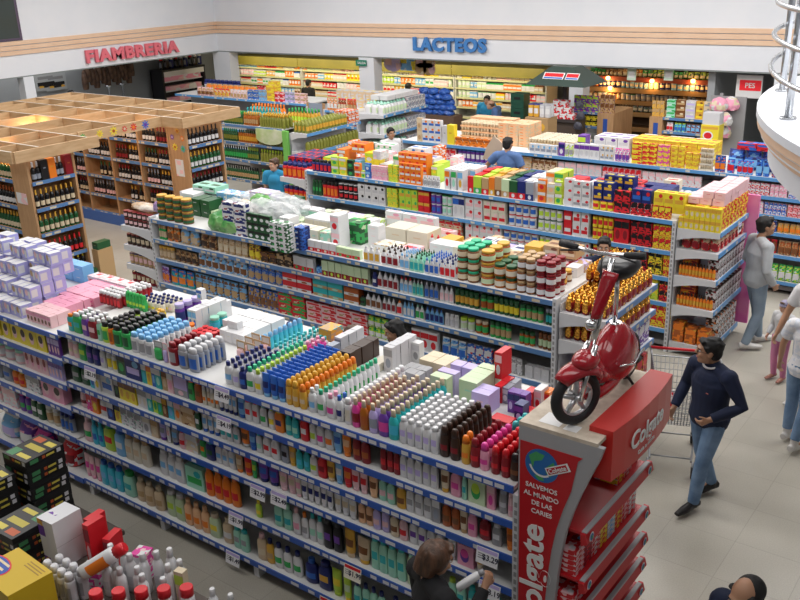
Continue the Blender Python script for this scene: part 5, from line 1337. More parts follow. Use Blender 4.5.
for (px, dy, sx, sy, sz, m, lab) in ((192,.16,.17,.13,.10,GREENB,'dark green plastic bag at the front edge of the grocery unit top'),
    (208,.14,.17,.11,.09,GREENB,'second green plastic bag at the front edge, beside white cracker packs'),
    (190,.42,.24,.16,.13,WRAP,'clear wrapped bundle behind the olive jars'),(203,.45,.19,.15,.13,BREAD,'clear bag of bread rolls behind the green bags'),
    (214,.40,.24,.18,.12,WRAP,'clear plastic bundle behind the second green bag'),(232,.48,.30,.18,.15,WRAP,'large crinkled clear plastic bundle above the white cracker packs'),
    (252,.52,.28,.18,.14,WRAP,'crinkled clear plastic sheet over dark green packs'),(196,.75,.30,.2,.15,WRAP,'pale plastic bundle in front of the wide white cases'),
    (222,.80,.34,.2,.16,WRAP,'white plastic wrap heap at the middle of the grocery unit top'),(212,.66,.18,.16,.15,GREENB,'green bundle half under clear plastic wrap'),(244,.85,.26,.18,.13,WRAP,'clear wrap beside the pale blue bundle')):
    crumple('plastic_bundle', g2at(px, 240, dy) + Vector((0,0,(.12 if m is WRAP else 0))), ((sx*1.4,sy*1.15,sz*1.6) if m is not WRAP else (sx*1.1,sy,sz*1.1)), m, lab, 'bundle', seed=px)
# shelf ends of the second gondola: narrow end racks
def end_rack(name, label, x0, x1, y0, y1, levels, style, open_side, h=1.8):
    """a rack set across the end of a gondola; its shelves have arched white brackets to the front, rails to the side"""
    t = thing(name, label, 'shelving', (x0, y0, 0)); w, d = x1-x0, y1-y0; out = w if open_side > 0 else 0
    for z in levels:
        b = MB(); b.box(0, w, 0, d, z-.03, z); s = b.obj('shelf', [FRAME_M], t, False)
        b = MB(); rail_x = out
        poly = [(0 if open_side > 0 else w, z-.16)] + [((w*k/8) if open_side > 0 else w-w*k/8, z-.075-.085*(1-k/8)**2.2) for k in range(9)] + [(w if open_side > 0 else 0, z+.004), (0 if open_side > 0 else w, z+.004)]
        b.prism(poly, 'y', -.014, -.001); b.obj('bracket', [FRAME_M], s)
        r = MB(); xx = out; sg = open_side
        r.box(min(xx,xx+sg*.012), max(xx,xx+sg*.012), 0, d, z-.055, z+.004)
        y = .05
        while y < d-.1:
            if R.random() < .4: r.add([(xx+sg*.0135,y,z-.046),(xx+sg*.0135,y+.07,z-.046),(xx+sg*.0135,y+.07,z-.008),(xx+sg*.0135,y,z-.008)], [(0,1,2,3)], 1)
            y += .1
        r.obj('price_rail', list(RAIL[style]), s, False)
    b = MB(); bx = 0 if open_side > 0 else w; b.box(min(bx,bx+open_side*.006), max(bx,bx+open_side*.006), .0, d, .05, h-.05); b.obj('back_panel', [FRAME_M], t, False)
    return t
# right end: gold foil bags
EX = (-3.81, -3.32); EL = [1.66, 1.37, 1.03, .62, .2]
end_rack('end_rack', 'white end rack of gold foil bags behind the red scooter', EX[0], EX[1], 7.62, 8.9, EL, 'mid', 1)
def side_rows(place, x0, x1, y0, y1, z, shape, cs, nx, ny, h, noun, layers=1, rotz=PI/2, parts=False, ph=None):
    """goods that face the aisle at +x, filling a deep end shelf"""
    cs = cs.split(','); wx, wy = (x1-x0)/nx, (y1-y0)/ny; z += .0015
    for l in range(layers):
        for j in range(ny):
            for i in range(nx):
                put(shape, ((wy if rotz else wx)*.93, (wx if rotz else wy)*.93, h*.985), tuple(cs), (x0+(i+.5)*wx+R.uniform(-.006,.006), y0+(j+.5)*wy+R.uniform(-.006,.006), z+l*h), noun, ph or phrase(shape, cs, noun), place, rotz=rotz+R.uniform(-.06,.06), row=nx-1-i, layer=l, parts=parts, key=y0+(j+.5)*wy)
side_rows('top of gold end rack', EX[0]+.02, EX[1]-.02, 7.66, 8.85, EL[0], 'foil', 'gold,gold,maroon', 5, 9, .19, 'foil bag', ph='gold foil bag')
side_rows('top of gold end rack', EX[0]+.02, EX[1]-.14, 8.1, 8.85, EL[0]+.192, 'foil', 'gold,gold,maroon', 4, 6, .17, 'foil bag', ph='gold foil bag on the upper pile')
side_rows('second shelf of gold end rack', EX[0]+.02, EX[1]-.02, 7.66, 8.85, EL[1], 'foil', 'gold,gold,maroon', 5, 9, .19, 'foil bag', ph='gold foil bag')
side_rows('third shelf of gold end rack', EX[0]+.2, EX[1]-.02, 7.66, 8.85, EL[2], 'busy_box', 'purple,white,lilac', 1, 8, .24, 'wrapped pack')
side_rows('fourth shelf of gold end rack', EX[0]+.2, EX[1]-.02, 7.66, 8.85, EL[3], 'busy_box', 'maroon,red,gold', 1, 8, .26, 'wrapped pack')
grid('top of gold end rack', 563, 263, EL[0]+.0, 'busy_box', 'white,blue,steel', (.14,.16,.13), 3, 1, 'biscuit pack', 1, yfix=8.55)
# left end: dark tins on small arched shelves
FX = (-10.77, -10.12); FL = [1.58, 1.29, 1.0, .72, .40]
end_rack('end_rack', 'narrow white end rack of dark labelled tins beside the wine racks', FX[0], FX[1], 7.62, 8.6, FL, 'mid', -1, 1.78)
for k, (z, cs) in enumerate(zip(FL, ('espresso,maroon,rose','espresso,maroon,cream','tan,navy,rose','maroon,black,cream','brown,black,cream'))):
    for l in range(2 if k == 0 else 1):
        for i in range(6): put('can', (.095,.095,.105 if k == 0 else .16), tuple(cs.split(',')), (FX[0]+.07+i*.102, 7.69, z+.0015+l*.106), 'labelled tin', '%s labelled tin' % W(cs.split(',')[0]), '%s shelf of narrow end rack' % ordinal(k), layer=l)
crumple('plastic_bundle', (-10.42, 7.80, FL[0]+.23), (.26,.10,.06), BREAD, 'bread bag with purple print on top of the dark tins', seed=5)
crumple('plastic_bundle', (-10.13, 7.86, M[0]+.05), (.08,.12,.10), noisy('purple_bag', 'purple', (.5,.4,.6), 6, .3), 'purple bag beside the olive jars', seed=9)


# jumble of cases over the back of the grocery unit top
GL = ['white,mint,green','mint,white,bottle_green','white,sky,blue','bottle_green,white,mint','white,lilac,rose','pale_green,white,green','green,bottle_green,white','teal,white,navy','tan,green,white','white,silver,navy','bottle_green,green,mint']
field('left back of grocery unit', x_for(175,8.2,1.9), x_for(285,8.2,1.9), 8.02, 8.8, M[0], GL, (.16,.28), (.2,.3), (.07,.13), (1,2,3), 'case', 5)
field('mid-left back of grocery unit', x_for(290,8.1,1.9), x_for(352,8.1,1.9), 7.86, 8.8, M[0], ['white,lilac,rose','white,rose,red','ivory,mint,green','white,silver,lilac','pale_green,white,lime'], (.08,.17), (.15,.22), (.12,.2), (1,1,2), 'tea case', 6, ('tall_box','plain_box','busy_box'))
field('mid-right back of grocery unit', x_for(352,8.2,1.9), x_for(425,8.2,1.9), 7.98, 8.8, M[0], ['rose,white,red','ivory,rose,white','white,rose,pink','cream,gold,brown','ivory,white,tan'], (.16,.28), (.2,.3), (.09,.14), (1,2), 'case', 7)
field('right back of grocery unit', x_for(425,8.4,1.9), -3.92, 8.12, 8.8, M[0], ['ivory,beige,rust','gold,cream,brown','white,sky,navy','lilac,white,silver','tan,cream,brown','rose,white,red','steel,white,blue','white,rose,red'], (.12,.22), (.2,.3), (.08,.15), (1,2), 'case', 8)
# ---------------------------------------------------------------- third gondola (tea, tins, coffee)
G3F, G3B = 10.86, 12.25; A3 = [1.79, 1.385, 1.03, .68, .31]
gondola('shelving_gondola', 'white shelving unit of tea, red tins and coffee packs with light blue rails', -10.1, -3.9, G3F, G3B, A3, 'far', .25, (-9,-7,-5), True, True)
T3, B3, C3, D3, E3 = ['%s of tea-and-coffee unit' % s for s in ('top', 'second shelf', 'third shelf', 'fourth shelf', 'bottom shelf')]
stack_run(T3, G3F, A3[0], '''
310 329 spray navy,black,red 5 1 .20 dark bottle
330 337 tall_box lime,white,green 1 2 .14 tea box
338 345 tall_box yellow,white,lime 1 2 .14 tea box
346 352 tall_box bottle_green,black,green 1 2 .13 tea box
353 359 tall_box orange,white,red 1 2 .11 tea box
360 364 tall_box lime,white,green 1 1 .11 tea box
364 369 tall_box blue,sky,white 1 2 .12 tea box
370 386 busy_box pink,rose,white 3 2 .11 tea box
387 396 busy_box lime,yellow,green 2 2 .13 tea box
398 420 box orange,white,red 4 3 .105 tea box
421 438 bag white,silver,grey 4 1 .17 sugar bag
466 472 window_box red,white,red 1 1 .24 tea box
472 480 window_box lime,white,green 1 1 .25 tea box
480 487 window_box tan,white,red 1 1 .24 tea box
487 493 window_box orange,white,gold 1 1 .26 tea box
493 500 window_box tan,white,brown 1 1 .28 tea box
500 508 window_box pale_green,white,tan 1 1 .26 tea box
508 516 window_box bottle_green,white,red 1 1 .25 tea box
516 524 window_box navy,white,red 1 1 .26 tea box
524 532 window_box steel,white,navy 1 1 .26 tea box
536 544 tall_box orange,white,red 1 2 .16 tea box
545 553 tall_box cream,white,peach 1 2 .14 tea box
553 560 tall_box lime,white,green 1 2 .16 tea box
562 571 box white,white,red 1 3 .125 cocoa tin
571 588 box white,grey,red 2 3 .12 cocoa tin
590 612 can yellow,rust,red 3 1 .125 coffee tin
612 628 busy_box red,black,maroon 2 2 .15 coffee pack
629 650 busy_box red,black,white 3 1 .17 coffee pack
651 669 busy_box red,yellow,black 3 1 .17 coffee pack
''', parts=True)
def G3(px, py, shape, cs, size, nc, nr, noun, layers=1, dz=0, yf=None, **k): grid(T3, px, py, A3[0]+dz, shape, cs, size, nc, nr, noun, layers, yfix=yf, **k)
for k, cs in enumerate(('lime,yellow','orange,white','sky,blue','yellow,lime','white,orange','pale_green,green','orange,red')):
    G3(322+k*14, 140, 'tall_box', cs+',white', (.17,.14,.16), 1, 2, 'tea case', 1+(k % 2), yf=11.25)
G3(398, 158, 'box', 'orange,white,red', (.13,.16,.105), 4, 1, 'orange tea case', 4, yf=11.1, ph='orange tea case')
G3(370, 170, 'plain_box', 'rose,white,pink', (.15,.2,.12), 5, 2, 'rose tea case', 1, yf=11.2, ph='rose tea case')
for k, cs in enumerate(('white,orange,red','white,green,mint','white,sky,gold','white,sky,turquoise')):
    for j in range(3): put('tall_box', (.085,.16,.30), tuple(cs.split(',')), (x_for(443+k*6.5, G3F, A3[0])+.04, G3F+.13+j*.17, A3[0]+.0015), 'tall tea box', 'tall white and %s tea box' % W(cs.split(',')[1]), T3, row=j)
for k, cs in enumerate(('red,maroon','lime,green','gold,orange','tan,brown','bottle_green,green','navy,steel','white,ivory','white,silver')):
    for j in range(3): put('window_box', (.105,.20,.24+.02*(j % 2)), tuple((cs+',white').split(',')), (x_for(468+k*8.2, G3F, A3[0])+.06, G3F+.28+j*.215, A3[0]+.0015), 'tea case', '%s tea case behind' % W(cs.split(',')[0]), T3, row=j)
for k, cs in enumerate(('orange,peach','cream,orange','lime,green')):
    G3(537+k*9, 168, 'tall_box', cs+',white', (.13,.15,.18), 1, 2, 'juice box', 2, yf=11.2)
G3(562, 176, 'plain_box', 'ivory,white,red', (.30,.25,.33), 1, 2, 'cocoa case', 1, yf=11.2)
stack = [(590,'navy,gold,yellow',3,.125,.125)]
for l in range(2):
    for i in range(3): put('box', (.13,.15,.12), ('navy','gold','yellow'), (x_for(590, G3F, A3[0])+.075+i*.142, G3F+.13, A3[0]+.128+l*.121), 'coffee box', 'navy and gold coffee box', T3, layer=l)
for l in range(3):
    for i in range(3): put('box', (.13,.15,.12), ('navy','gold','yellow'), (x_for(590, G3F, A3[0])+.12+i*.142, G3F+.36, A3[0]+.0015+.06+l*.121), 'coffee box', 'navy and gold coffee box behind', T3, layer=l)
for i in range(3):
    for l in range(1): put('box', (.125,.14,.17), ('navy','blue','red'), (x_for(629, G3F, A3[0])+.07+i*.133, G3F+.11, A3[0]+.1705), 'coffee box', 'navy coffee box on red packs', T3)
    put('box', (.13,.14,.17), ('yellow','gold','red'), (x_for(651, G3F, A3[0])+.07+i*.133, G3F+.11, A3[0]+.1705), 'coffee box', 'yellow coffee box on red packs', T3)
G3(616, 178, 'busy_box', 'red,maroon,black', (.14,.16,.24), 2, 2, 'red coffee case', 1, yf=11.2, ph='red coffee case')
G3(634, 186, 'plain_box', 'navy,blue,red', (.14,.16,.26), 3, 3, 'navy coffee case', 1, yf=11.2, ph='navy coffee case')
G3(655, 188, 'plain_box', 'yellow,lime,red', (.14,.16,.25), 3, 1, 'yellow coffee case', 1, yf=11.2, ph='yellow coffee case')
G3(660, 182, 'can', 'silver,white,steel', (.10,.10,.12), 5, 4, 'silver tin', 1, yf=11.6, ph='silver tin')
stack_run(B3, G3F, A3[1], '''
311 320 slab bottle_green,bottle_green,green 3 1 .26 dark bottle
321 336 spray red,black,orange 4 1 .26 sauce bottle
337 356 can black,white,red 4 2 .13 tin
357 384 box white,silver,black 4 2 .15 carton
386 396 busy_box yellow,lime,green 2 2 .15 carton
398 416 box lime,gold,green 3 2 .16 carton
417 428 tall_box red,gold,red 2 2 .16 carton
429 439 can purple,white,blue 2 2 .15 tin
440 450 can white,green,mint 2 2 .15 tin
451 457 tall_box white,blue,silver 1 1 .32 carton
457 463 tall_box white,navy,silver 1 1 .32 carton
464 481 box white,rose,red 2 2 .16 carton
482 504 box ivory,red,rose 3 2 .16 carton
506 534 can white,red,blue 4 2 .165 tin
536 560 can white,bottle_green,lime 4 2 .165 tin
562 570 box red,white,red 1 2 .17 cocoa tin
571 587 box white,red,red 2 2 .17 cocoa tin
590 611 can yellow,rust,red 4 2 .16 coffee tin
612 627 tall_box red,black,maroon 2 1 .33 coffee pack
629 650 busy_box red,black,maroon 3 2 .16 coffee pack
651 669 busy_box yellow,red,black 3 2 .16 coffee pack
''', parts=True)
stack_run(C3, G3F, A3[2], '''
400 460 busy_box beige,red,white 8 2 .14 carton
464 500 box white,rose,red 5 2 .15 carton
501 536 can white,red,blue 5 2 .14 tin
537 560 can white,bottle_green,lime 4 2 .14 tin
562 588 box white,red,red 4 2 .14 cocoa tin
590 611 can yellow,rust,red 4 2 .14 coffee tin
612 645 busy_box red,black,maroon 5 2 .15 coffee pack
646 660 busy_box yellow,black,red 2 2 .15 coffee pack
661 669 busy_box red,yellow,black 2 2 .15 coffee pack
''')
stack_run(D3, G3F, A3[3], '''
540 640 busy_box red,maroon,black 12 2 .14 coffee pack
642 656 busy_box lime,yellow,black 2 2 .15 coffee pack
657 669 busy_box red,black,yellow 2 2 .15 coffee pack
''')
stack_run(E3, G3F, A3[4], '''
560 640 busy_box maroon,red,black 10 2 .14 coffee pack
642 669 busy_box yellow,red,black 4 2 .15 coffee pack
''')
# right end rack : noodle packs, sauce bottles
RX = (-3.84, -3.30); RL = [1.71, 1.44, 1.08, .67, .16]
end_rack('end_rack', 'white end rack of yellow and red packs beside the man in grey', RX[0], RX[1], 10.88, 11.98, RL, 'far', 1)
RP = ['%s of yellow end rack' % s for s in ('top', 'second shelf', 'third shelf', 'fourth shelf', 'bottom shelf')]
side_rows(RP[0], RX[0]+.01, RX[1]-.01, 10.92, 11.96, RL[0], 'busy_box', 'red,yellow,gold', 3, 8, .15, 'noodle pack', 2, 0)
for l in range(2):
    for i in range(8): put('tall_box', (.062,.05,.15), ('yellow','gold','cream'), (RX[0]+.04+i*.066, 10.895, RL[0]+.0015+l*.151), 'slim pack', 'yellow slim pack', RP[0], layer=l)
for k, (nx, z) in enumerate(((3, .303), (3, .39))): side_rows(RP[0], RX[0]+.06+k*.18, RX[1]-.02, 11.0, 11.96, RL[0]+z, 'plain_box', 'rose,red,white', 3-k, 7, .085, 'flat red pack', 1, 0)
side_rows(RP[1], RX[0]+.03, RX[1]-.02, 10.92, 11.96, RL[1], 'bag', 'red,beige,maroon', 4, 7, .19, 'noodle bag', 1, 0)
for s, z in ((2, RL[2]), (3, RL[3])):
    for i in range(11): put('necked', (.042,.042,.18), ('orange','espresso','gold'), (RX[0]+.06+i*.043, 10.93, z+.0015), 'sauce bottle', 'orange sauce bottle with dark cap', RP[s], parts=True)
    for j in range(9):
        for l in range(2): put('busy_box', (.11,.13,.13), ('espresso','white','maroon'), (RX[1]-.08, 11.02+j*.116, z+.0015+l*.131), 'boxed pack', 'brown boxed pack', RP[s], rotz=PI/2, layer=l, key=j)
    for i in range(2):
        for l in range(4 if s == 3 else 3): put('busy_box', (.19,.12,.078), ('orange','maroon','yellow'), (RX[0]+.16+i*.2, 11.04, z+.0015+l*.0785), 'orange pack', 'orange and maroon pack', RP[s], layer=l)
for i in range(3): put('busy_box', (.14,.14,.27 if i == 0 else .22), ('rust','orange','gold'), (RX[0]+.10+i*.165, 10.97, RL[4]+.0015), 'cereal carton', 'rust and orange cereal carton', RP[4])
for i in range(2): put('busy_box', (.2,.14,.17), ('tan','orange','rust'), (RX[0]+.14+i*.24, 11.14, RL[4]+.0015), 'cereal carton', 'tan cereal carton behind', RP[4])
for j in range(7):
    for l in range(2): put('busy_box', (.115,.13,.17), ('espresso','white','orange'), (RX[1]-.08, 11.14+j*.12, RL[4]+.0015+l*.171), 'boxed pack', 'brown boxed pack', RP[4], rotz=PI/2, layer=l, key=j)
b = MB(); b.box(RX[0]+.1, RX[1]+.12, 12.02, 12.06, .15, 1.95); tag(b.obj('promotion_board', [noisy('magenta_board', (.75,.12,.42), (.85,.30,.52), 3, .5)], None), 'tall magenta cardboard panel standing behind the yellow end rack', 'board')
price_sign(736, 0, 11.4, RL[0], 'small white price sign hanging from the side of the yellow end rack', '$0.99', .13, .12).location = (RX[1]+.06, 11.45, RL[0])
bpy.data.objects['price_sign.011'].rotation_euler = (0, 0, PI/2)
# left end rack of the third gondola : dark cola packs
LX = (-10.74, -10.17); LL = [1.62, 1.22, .82, .4]
end_rack('end_rack', 'white end rack of dark red and navy bottle packs beside the person in blue', LX[0], LX[1], 10.88, 11.7, LL, 'far', -1)
for k, z in enumerate(LL[:3]):
    for j in range(2 if k == 0 else 1):
        for i in range(5): put('spray', (.105,.10,.25), ('red','navy','orange'), (LX[0]+.065+i*.11, 10.96+j*.11, z+.0015), 'sauce bottle', 'red sauce bottle with navy cap', '%s shelf of dark bottle end rack' % ordinal(k), row=j, parts=True)
for l in range(3):
    for j in range(3):
        for i in range(3): put('busy_box', (.18,.22,.105), ('navy','red','black'), (LX[0]+.10+i*.19, 11.2+j*.23, LL[0]+.0015+l*.106), 'shrink-wrapped bottle pack', 'navy and red shrink-wrapped pack', 'top of dark bottle end rack', layer=l, row=j)
# ---------------------------------------------------------------- fourth gondola
G4F, G4B = 13.8, 15.1; A4 = [1.78, 1.5, 1.22, .96, .62, .21]
gondola('shelving_gondola', 'long white shelving unit of egg trays and bright bags with sky blue rails', -10.3, -.4, G4F, G4B, A4, 'far', .15, (-9,-7,-5,-3), True, True)
T4 = 'top of long rear unit'
stack_run(T4, G4F, A4[0], '''
416 421 tall_box beige,cream,tan 1 2 .22 case
421 440 box white,blue,orange 3 3 .14 margarine case
441 446 plain_box silver,grey,steel 1 1 .34 case
446 453 plain_box yellow,gold,lime 1 1 .36 case
454 490 busy_box orange,rust,cream 5 1 .15 case
528 556 box white,steel,sky 5 1 .16 carton
557 563 tall_box purple,navy,white 1 1 .22 pouch
563 572 bag lime,white,grey 2 1 .22 pouch
573 598 tall_box white,purple,silver 5 1 .24 pouch
599 612 box white,steel,gold 3 2 .12 pouch
613 628 bag white,magenta,purple 4 1 .22 pouch
630 640 busy_box yellow,red,gold 1 4 .085 noodle pack
641 655 busy_box red,yellow,gold 2 4 .085 noodle pack
656 668 busy_box yellow,magenta,gold 2 4 .085 noodle pack
669 683 busy_box gold,yellow,red 2 4 .085 noodle pack
684 697 busy_box yellow,gold,red 2 3 .085 noodle pack
698 711 cup_tray cream,beige,ivory 2 4 .085 pot tray
713 724 bag blue,navy,orange 2 1 .26 blue bag
725 733 bag blue,sky,red 1 1 .24 blue bag
735 752 bag sky,blue,red 3 1 .22 blue bag
754 768 bag blue,navy,sky 2 1 .28 blue bag
770 800 bag blue,orange,navy 5 1 .24 blue bag
''')
def G4(px, py, shape, cs, size, nc, nr, noun, layers=1, yf=14.2, dz=0, **k): grid(T4, px, py, A4[0]+dz, shape, cs, size, nc, nr, noun, layers, yfix=yf, **k)
G4(460, 130, 'cup_tray', 'cream,beige,peach', (.20,.18,.09), 4, 2, 'egg tray', 4, ph='cream egg tray')
G4(470, 110, 'plain_box', 'peach,cream,orange', (.30,.26,.13), 3, 1, 'orange egg case', 3, 14.6, ph='peach egg case')
G4(498, 120, 'busy_box', 'beige,peach,orange', (.20,.24,.10), 3, 2, 'stacked egg case', 4, 14.2, ph='beige egg case')
G4(487, 118, 'plain_box', 'blue,sky,white', (.20,.22,.12), 1, 1, 'blue case', 1, 14.1, dz=.24, ph='blue case')
G4(528, 132, 'cup_tray', 'cream,ivory,beige', (.17,.17,.10), 5, 4, 'pot tray', 2, 14.05)
G4(555, 130, 'tall_box', 'purple,lime,white', (.14,.18,.30), 4, 1, 'pouch case', 1, 14.2)
G4(583, 130, 'box', 'white,silver,purple', (.20,.2,.16), 4, 2, 'white pouch case', 2, 14.15, ph='white pouch case')
G4(606, 140, 'bag', 'white,magenta,rose', (.22,.16,.24), 4, 1, 'white and magenta bag', 1, 14.15, ph='white and magenta bag')
G4(632, 142, 'busy_box', 'yellow,gold,red', (.26,.2,.085), 5, 2, 'yellow noodle case', 4, 14.15, ph='yellow noodle case')
G4(712, 146, 'bag', 'blue,navy,sky', (.24,.16,.30), 7, 1, 'large blue bag', 1, 14.15, ph='large blue bag')
G4(736, 154, 'busy_box', 'red,blue,maroon', (.28,.16,.10), 3, 1, 'red and blue pack', 2, 14.05, ph='red and blue pack', dz=.23)
for k, spec in enumerate(('''
414 455 busy_box rose,red,purple 7 1 .2 pack
456 492 can purple,blue,white 8 1 .2 tin
493 530 busy_box beige,tan,orange 5 1 .2 pack
531 556 busy_box beige,brown,rose 4 1 .18 pack
557 600 busy_box silver,rose,white 7 1 .18 pack
601 640 busy_box rose,red,white 7 1 .18 pack
641 700 busy_box white,rose,red 9 1 .17 pack
745 768 busy_box red,white,blue 5 2 .09 pack
769 786 busy_box white,pink,red 4 2 .09 pack
787 812 busy_box blue,white,red 5 2 .09 pack
''', '''
640 700 busy_box white,red,blue 9 2 .09 pack
745 762 busy_box pink,white,blue 4 2 .09 pack
763 785 busy_box white,blue,red 5 2 .09 pack
786 812 busy_box red,rose,white 5 2 .09 pack
''', '''
746 760 bag lime,green,yellow 3 1 .18 snack bag
761 775 busy_box blue,navy,white 3 1 .18 pack
776 812 bag gold,tan,orange 6 1 .15 snack bag
''', '''
748 775 bag maroon,red,brown 4 1 .22 snack bag
776 796 bag rust,tan,brown 3 1 .22 snack bag
797 812 bag tan,orange,rust 2 1 .22 snack bag
''', '''
752 768 bag green,lime,white 3 1 .26 snack bag
769 812 bag lime,green,white 6 1 .26 snack bag
''')): stack_run('%s shelf of long rear unit' % ordinal(k+1), G4F, A4[k+1], spec)

field('left back of tea-and-coffee unit', x_for(322,11.2,1.95), x_for(440,11.2,1.95), 11.12, 12.1, A3[0], ['lime,white,yellow','orange,white,red','white,sky,blue','yellow,lime,green','white,orange,peach','bottle_green,lime,white','rose,white,pink','white,silver,rose','white,mint,green'], (.11,.18), (.18,.26), (.10,.16), (1,2,3), 'tea case', 11, ('tall_box','busy_box','box'))
field('right back of tea-and-coffee unit', x_for(535,11.2,1.95), x_for(665,11.2,1.95), 11.15, 12.1, A3[0], ['white,rose,red','ivory,white,red','navy,gold,yellow','red,maroon,black','silver,white,steel','yellow,red,gold'], (.14,.24), (.18,.26), (.10,.16), (1,2), 'tin case', 12, ('box','busy_box','plain_box'))
field('back of long rear unit', x_for(600,14.2,1.95), x_for(700,14.2,1.95), 14.1, 14.9, A4[0], ['white,silver,purple','white,magenta,rose','yellow,red,gold','gold,yellow,red','rose,white,red'], (.16,.26), (.18,.26), (.09,.14), (1,2), 'pack case', 13)
# ---------------------------------------------------------------- wine racks under a timber pergola
WOOD = noisy('pale_timber', (.52,.33,.17), (.62,.42,.24), 3.5, .6, (1,1,6)); WOOD2 = noisy('rack_timber', (.42,.24,.115), (.50,.30,.155), 3.5, .6, (6,6,1)); STRIP = mat((.62,.56,.48), .5, name='pale_edge')
def board(parent, name, x0, x1, y0, y1, z0, z1, m=WOOD, ox=0, oy=0):
    b = MB(); b.box(x0-ox, x1-ox, y0-oy, y1-oy, z0, z1); return b.obj(name, [m] if not isinstance(m, list) else m, parent, False)
def wine_rack(name, label, x0, x1, y0, y1, levels, faces, h=2.22, post=.55, dividers=()):
    """faces: 'e' shelves towards +x over the whole depth, 's' shelves towards -y left of the corner post"""
    t = thing(name, label, 'wine rack', (x1, y0, 0)); ox, oy = x1, y0
    board(t, 'end_panel', x1-post, x1-.02, y0, y0+.04, 0, h, WOOD2, ox, oy)
    board(t, 'side_panel', x1-.45, x1, y1-.04, y1, 0, h, WOOD2, ox, oy); board(t, 'back_panel', x1-.47, x1-.44, y0+.04, y1, 0, h, WOOD2, ox, oy)
    for z in levels:
        s = board(t, 'shelf', x1-.44, x1-.005, y0+.04, y1-.04, z-.03, z, WOOD2, ox, oy)
        r = MB(); r.box(-.005, .008, .04, y1-y0-.04, z-.055, z+.004)
        y = .1
        while y < y1-y0-.2:
            if R.random() < .5: r.add([(.0095,y,z-.045),(.0095,y+.12,z-.045),(.0095,y+.12,z-.008),(.0095,y,z-.008)], [(0,1,2,3)], 1)
            y += .17
        r.obj('price_rail', list(RAIL['mid']), s, False)
    if 's' in faces:
        board(t, 'back_panel', x0, x1-post, y0+.42, y0+.45, 0, h, WOOD2, ox, oy); board(t, 'base', x0, x1-post, y0-.02, y0+.42, 0, .22, [mat((.05,.13,.42), .4)], ox, oy)
        for z in levels:
            s = board(t, 'shelf', x0, x1-post, y0+.01, y0+.42, z-.03, z, WOOD2, ox, oy)
            r = MB(); r.box(x0-ox, x1-post-ox, -.004, .01, z-.055, z+.004)
            x = x0-ox+.1
            while x < x1-post-ox-.2:
                if R.random() < .6: r.add([(x,-.0055,z-.046),(x+.1,-.0055,z-.046),(x+.1,-.0055,z-.008),(x,-.0055,z-.008)], [(0,1,2,3)], 1)
                x += .14
            r.obj('price_rail', list(RAIL['mid']), s, False)
        for x in dividers: board(t, 'divider', x-.02, x+.02, y0-.01, y0+.42, .2, h, WOOD2, ox, oy)
    return t
WX = -13.3
NY0, NY1 = at_x(26,162,WX).y, at_x(81,200,WX).y
NL = [at_x(px, py, WX).z+.02 for px, py in ((29,185),(33,212),(38,237),(66,256))]+[.22]
wine_rack('wine_rack', 'nearer timber rack of gold-necked sparkling wine with paper notice on its post', -16.6, WX, NY0, NY1, NL, 'es', post=.50, dividers=(-14.9,-16.2))
FY0, FY1 = at_x(188,150,WX).y, at_x(223,138,WX).y
FL_ = [at_x(px, py, WX).z+.02 for px, py in ((188,148),(190,171))]; FL_ = FL_ + [FL_[1]-.41, FL_[1]-.82, .25]
FS = [at_y(128, py, FY0).z+.02 for py in (142,163,183)]
wine_rack('wine_rack', 'further timber rack of dark wine bottles with painted flowers on its post', -18.4, WX, FY0, FY1, FL_, 'es', post=.52, dividers=[WX-.54-k*.92 for k in range(6)])
def wine_row(place, along, fixed, a0, a1, z, cs, ph, n=None, h=.30, flip=False):
    n = n or int((a1-a0)/.088)
    for i in range(n):
        u = a0+(i+.5)*(a1-a0)/n
        loc = (fixed-.07, u, z+.0015) if along == 'y' else (u, fixed+.08, z+.0015)
        put('wine', (.078,.078,h), cs, loc, 'wine bottle', ph, place, rotz=PI/2 if along == 'y' else 0, key=u, cat='bottle')
for k, (z, cs, ph) in enumerate(zip(NL, (('black','steel','grey'),('black','gold','cream'),('bottle_green','gold','cream'),('black','red','red'),('black','yellow','red')), ('black bottle with steel foil','sparkling wine with gold foil','green sparkling wine with gold foil','dark bottle with red label','dark bottle with yellow foil'))):
    pl = '%s shelf of nearer wine rack' % ordinal(k)
    if k == 0:
        for u in (.05,.13,.47,.55): put('wine', (.085,.085,.31), ('black','silver','steel'), (WX-.07, NY0+.08+u, z+.0015), 'wine bottle', ph, pl, rotz=PI/2, key=u, cat='bottle')
        for u, cs2 in ((.23,'black,steel,grey'),(.37,'orange,gold,amber'),(.68,'maroon,rust,tan')): put('plain_box', (.13,.10,.32), tuple(cs2.split(',')), (WX-.07, NY0+.08+u, z+.0015), 'gift box', '%s tall bottle gift box' % W(cs2.split(',')[0]), pl, rotz=PI/2, cat='box')
    else: wine_row(pl, 'y', WX, NY0+.06, NY1-.05, z, cs, ph, h=.30 if k < 4 else min(.30, NL[3]-NL[4]-.05))
    if k < 4: wine_row('front of nearer wine rack, %s shelf' % ordinal(k), 'x', NY0, -14.85, -13.85, z, ('bottle_green','gold','cream') if k != 1 else ('black','rust','white'), 'sparkling wine' , h=.29); 
for k, (z, cs, ph) in enumerate(zip(FL_, (('black','black','white'),('bottle_green','gold','white'),('black','maroon','white'),('black','black','red'),('black','navy','cream')), ('black bottle with white label','pale labelled bottle with gold foil','maroon foil bottle','dark bottle with red label','navy foil bottle'))):
    wine_row('%s shelf, aisle side of further wine rack' % ordinal(k), 'y', WX, FY0+.06, FY1-.05, z, cs, ph, h=.31)
cells = [(-13.86-.92*k-.86, -13.86-.92*k) for k in range(5)]
FR = FL_[:1]+[FS[0]-.02] if False else [FS[0], FS[1], FS[2], FS[2]-.42, .25]
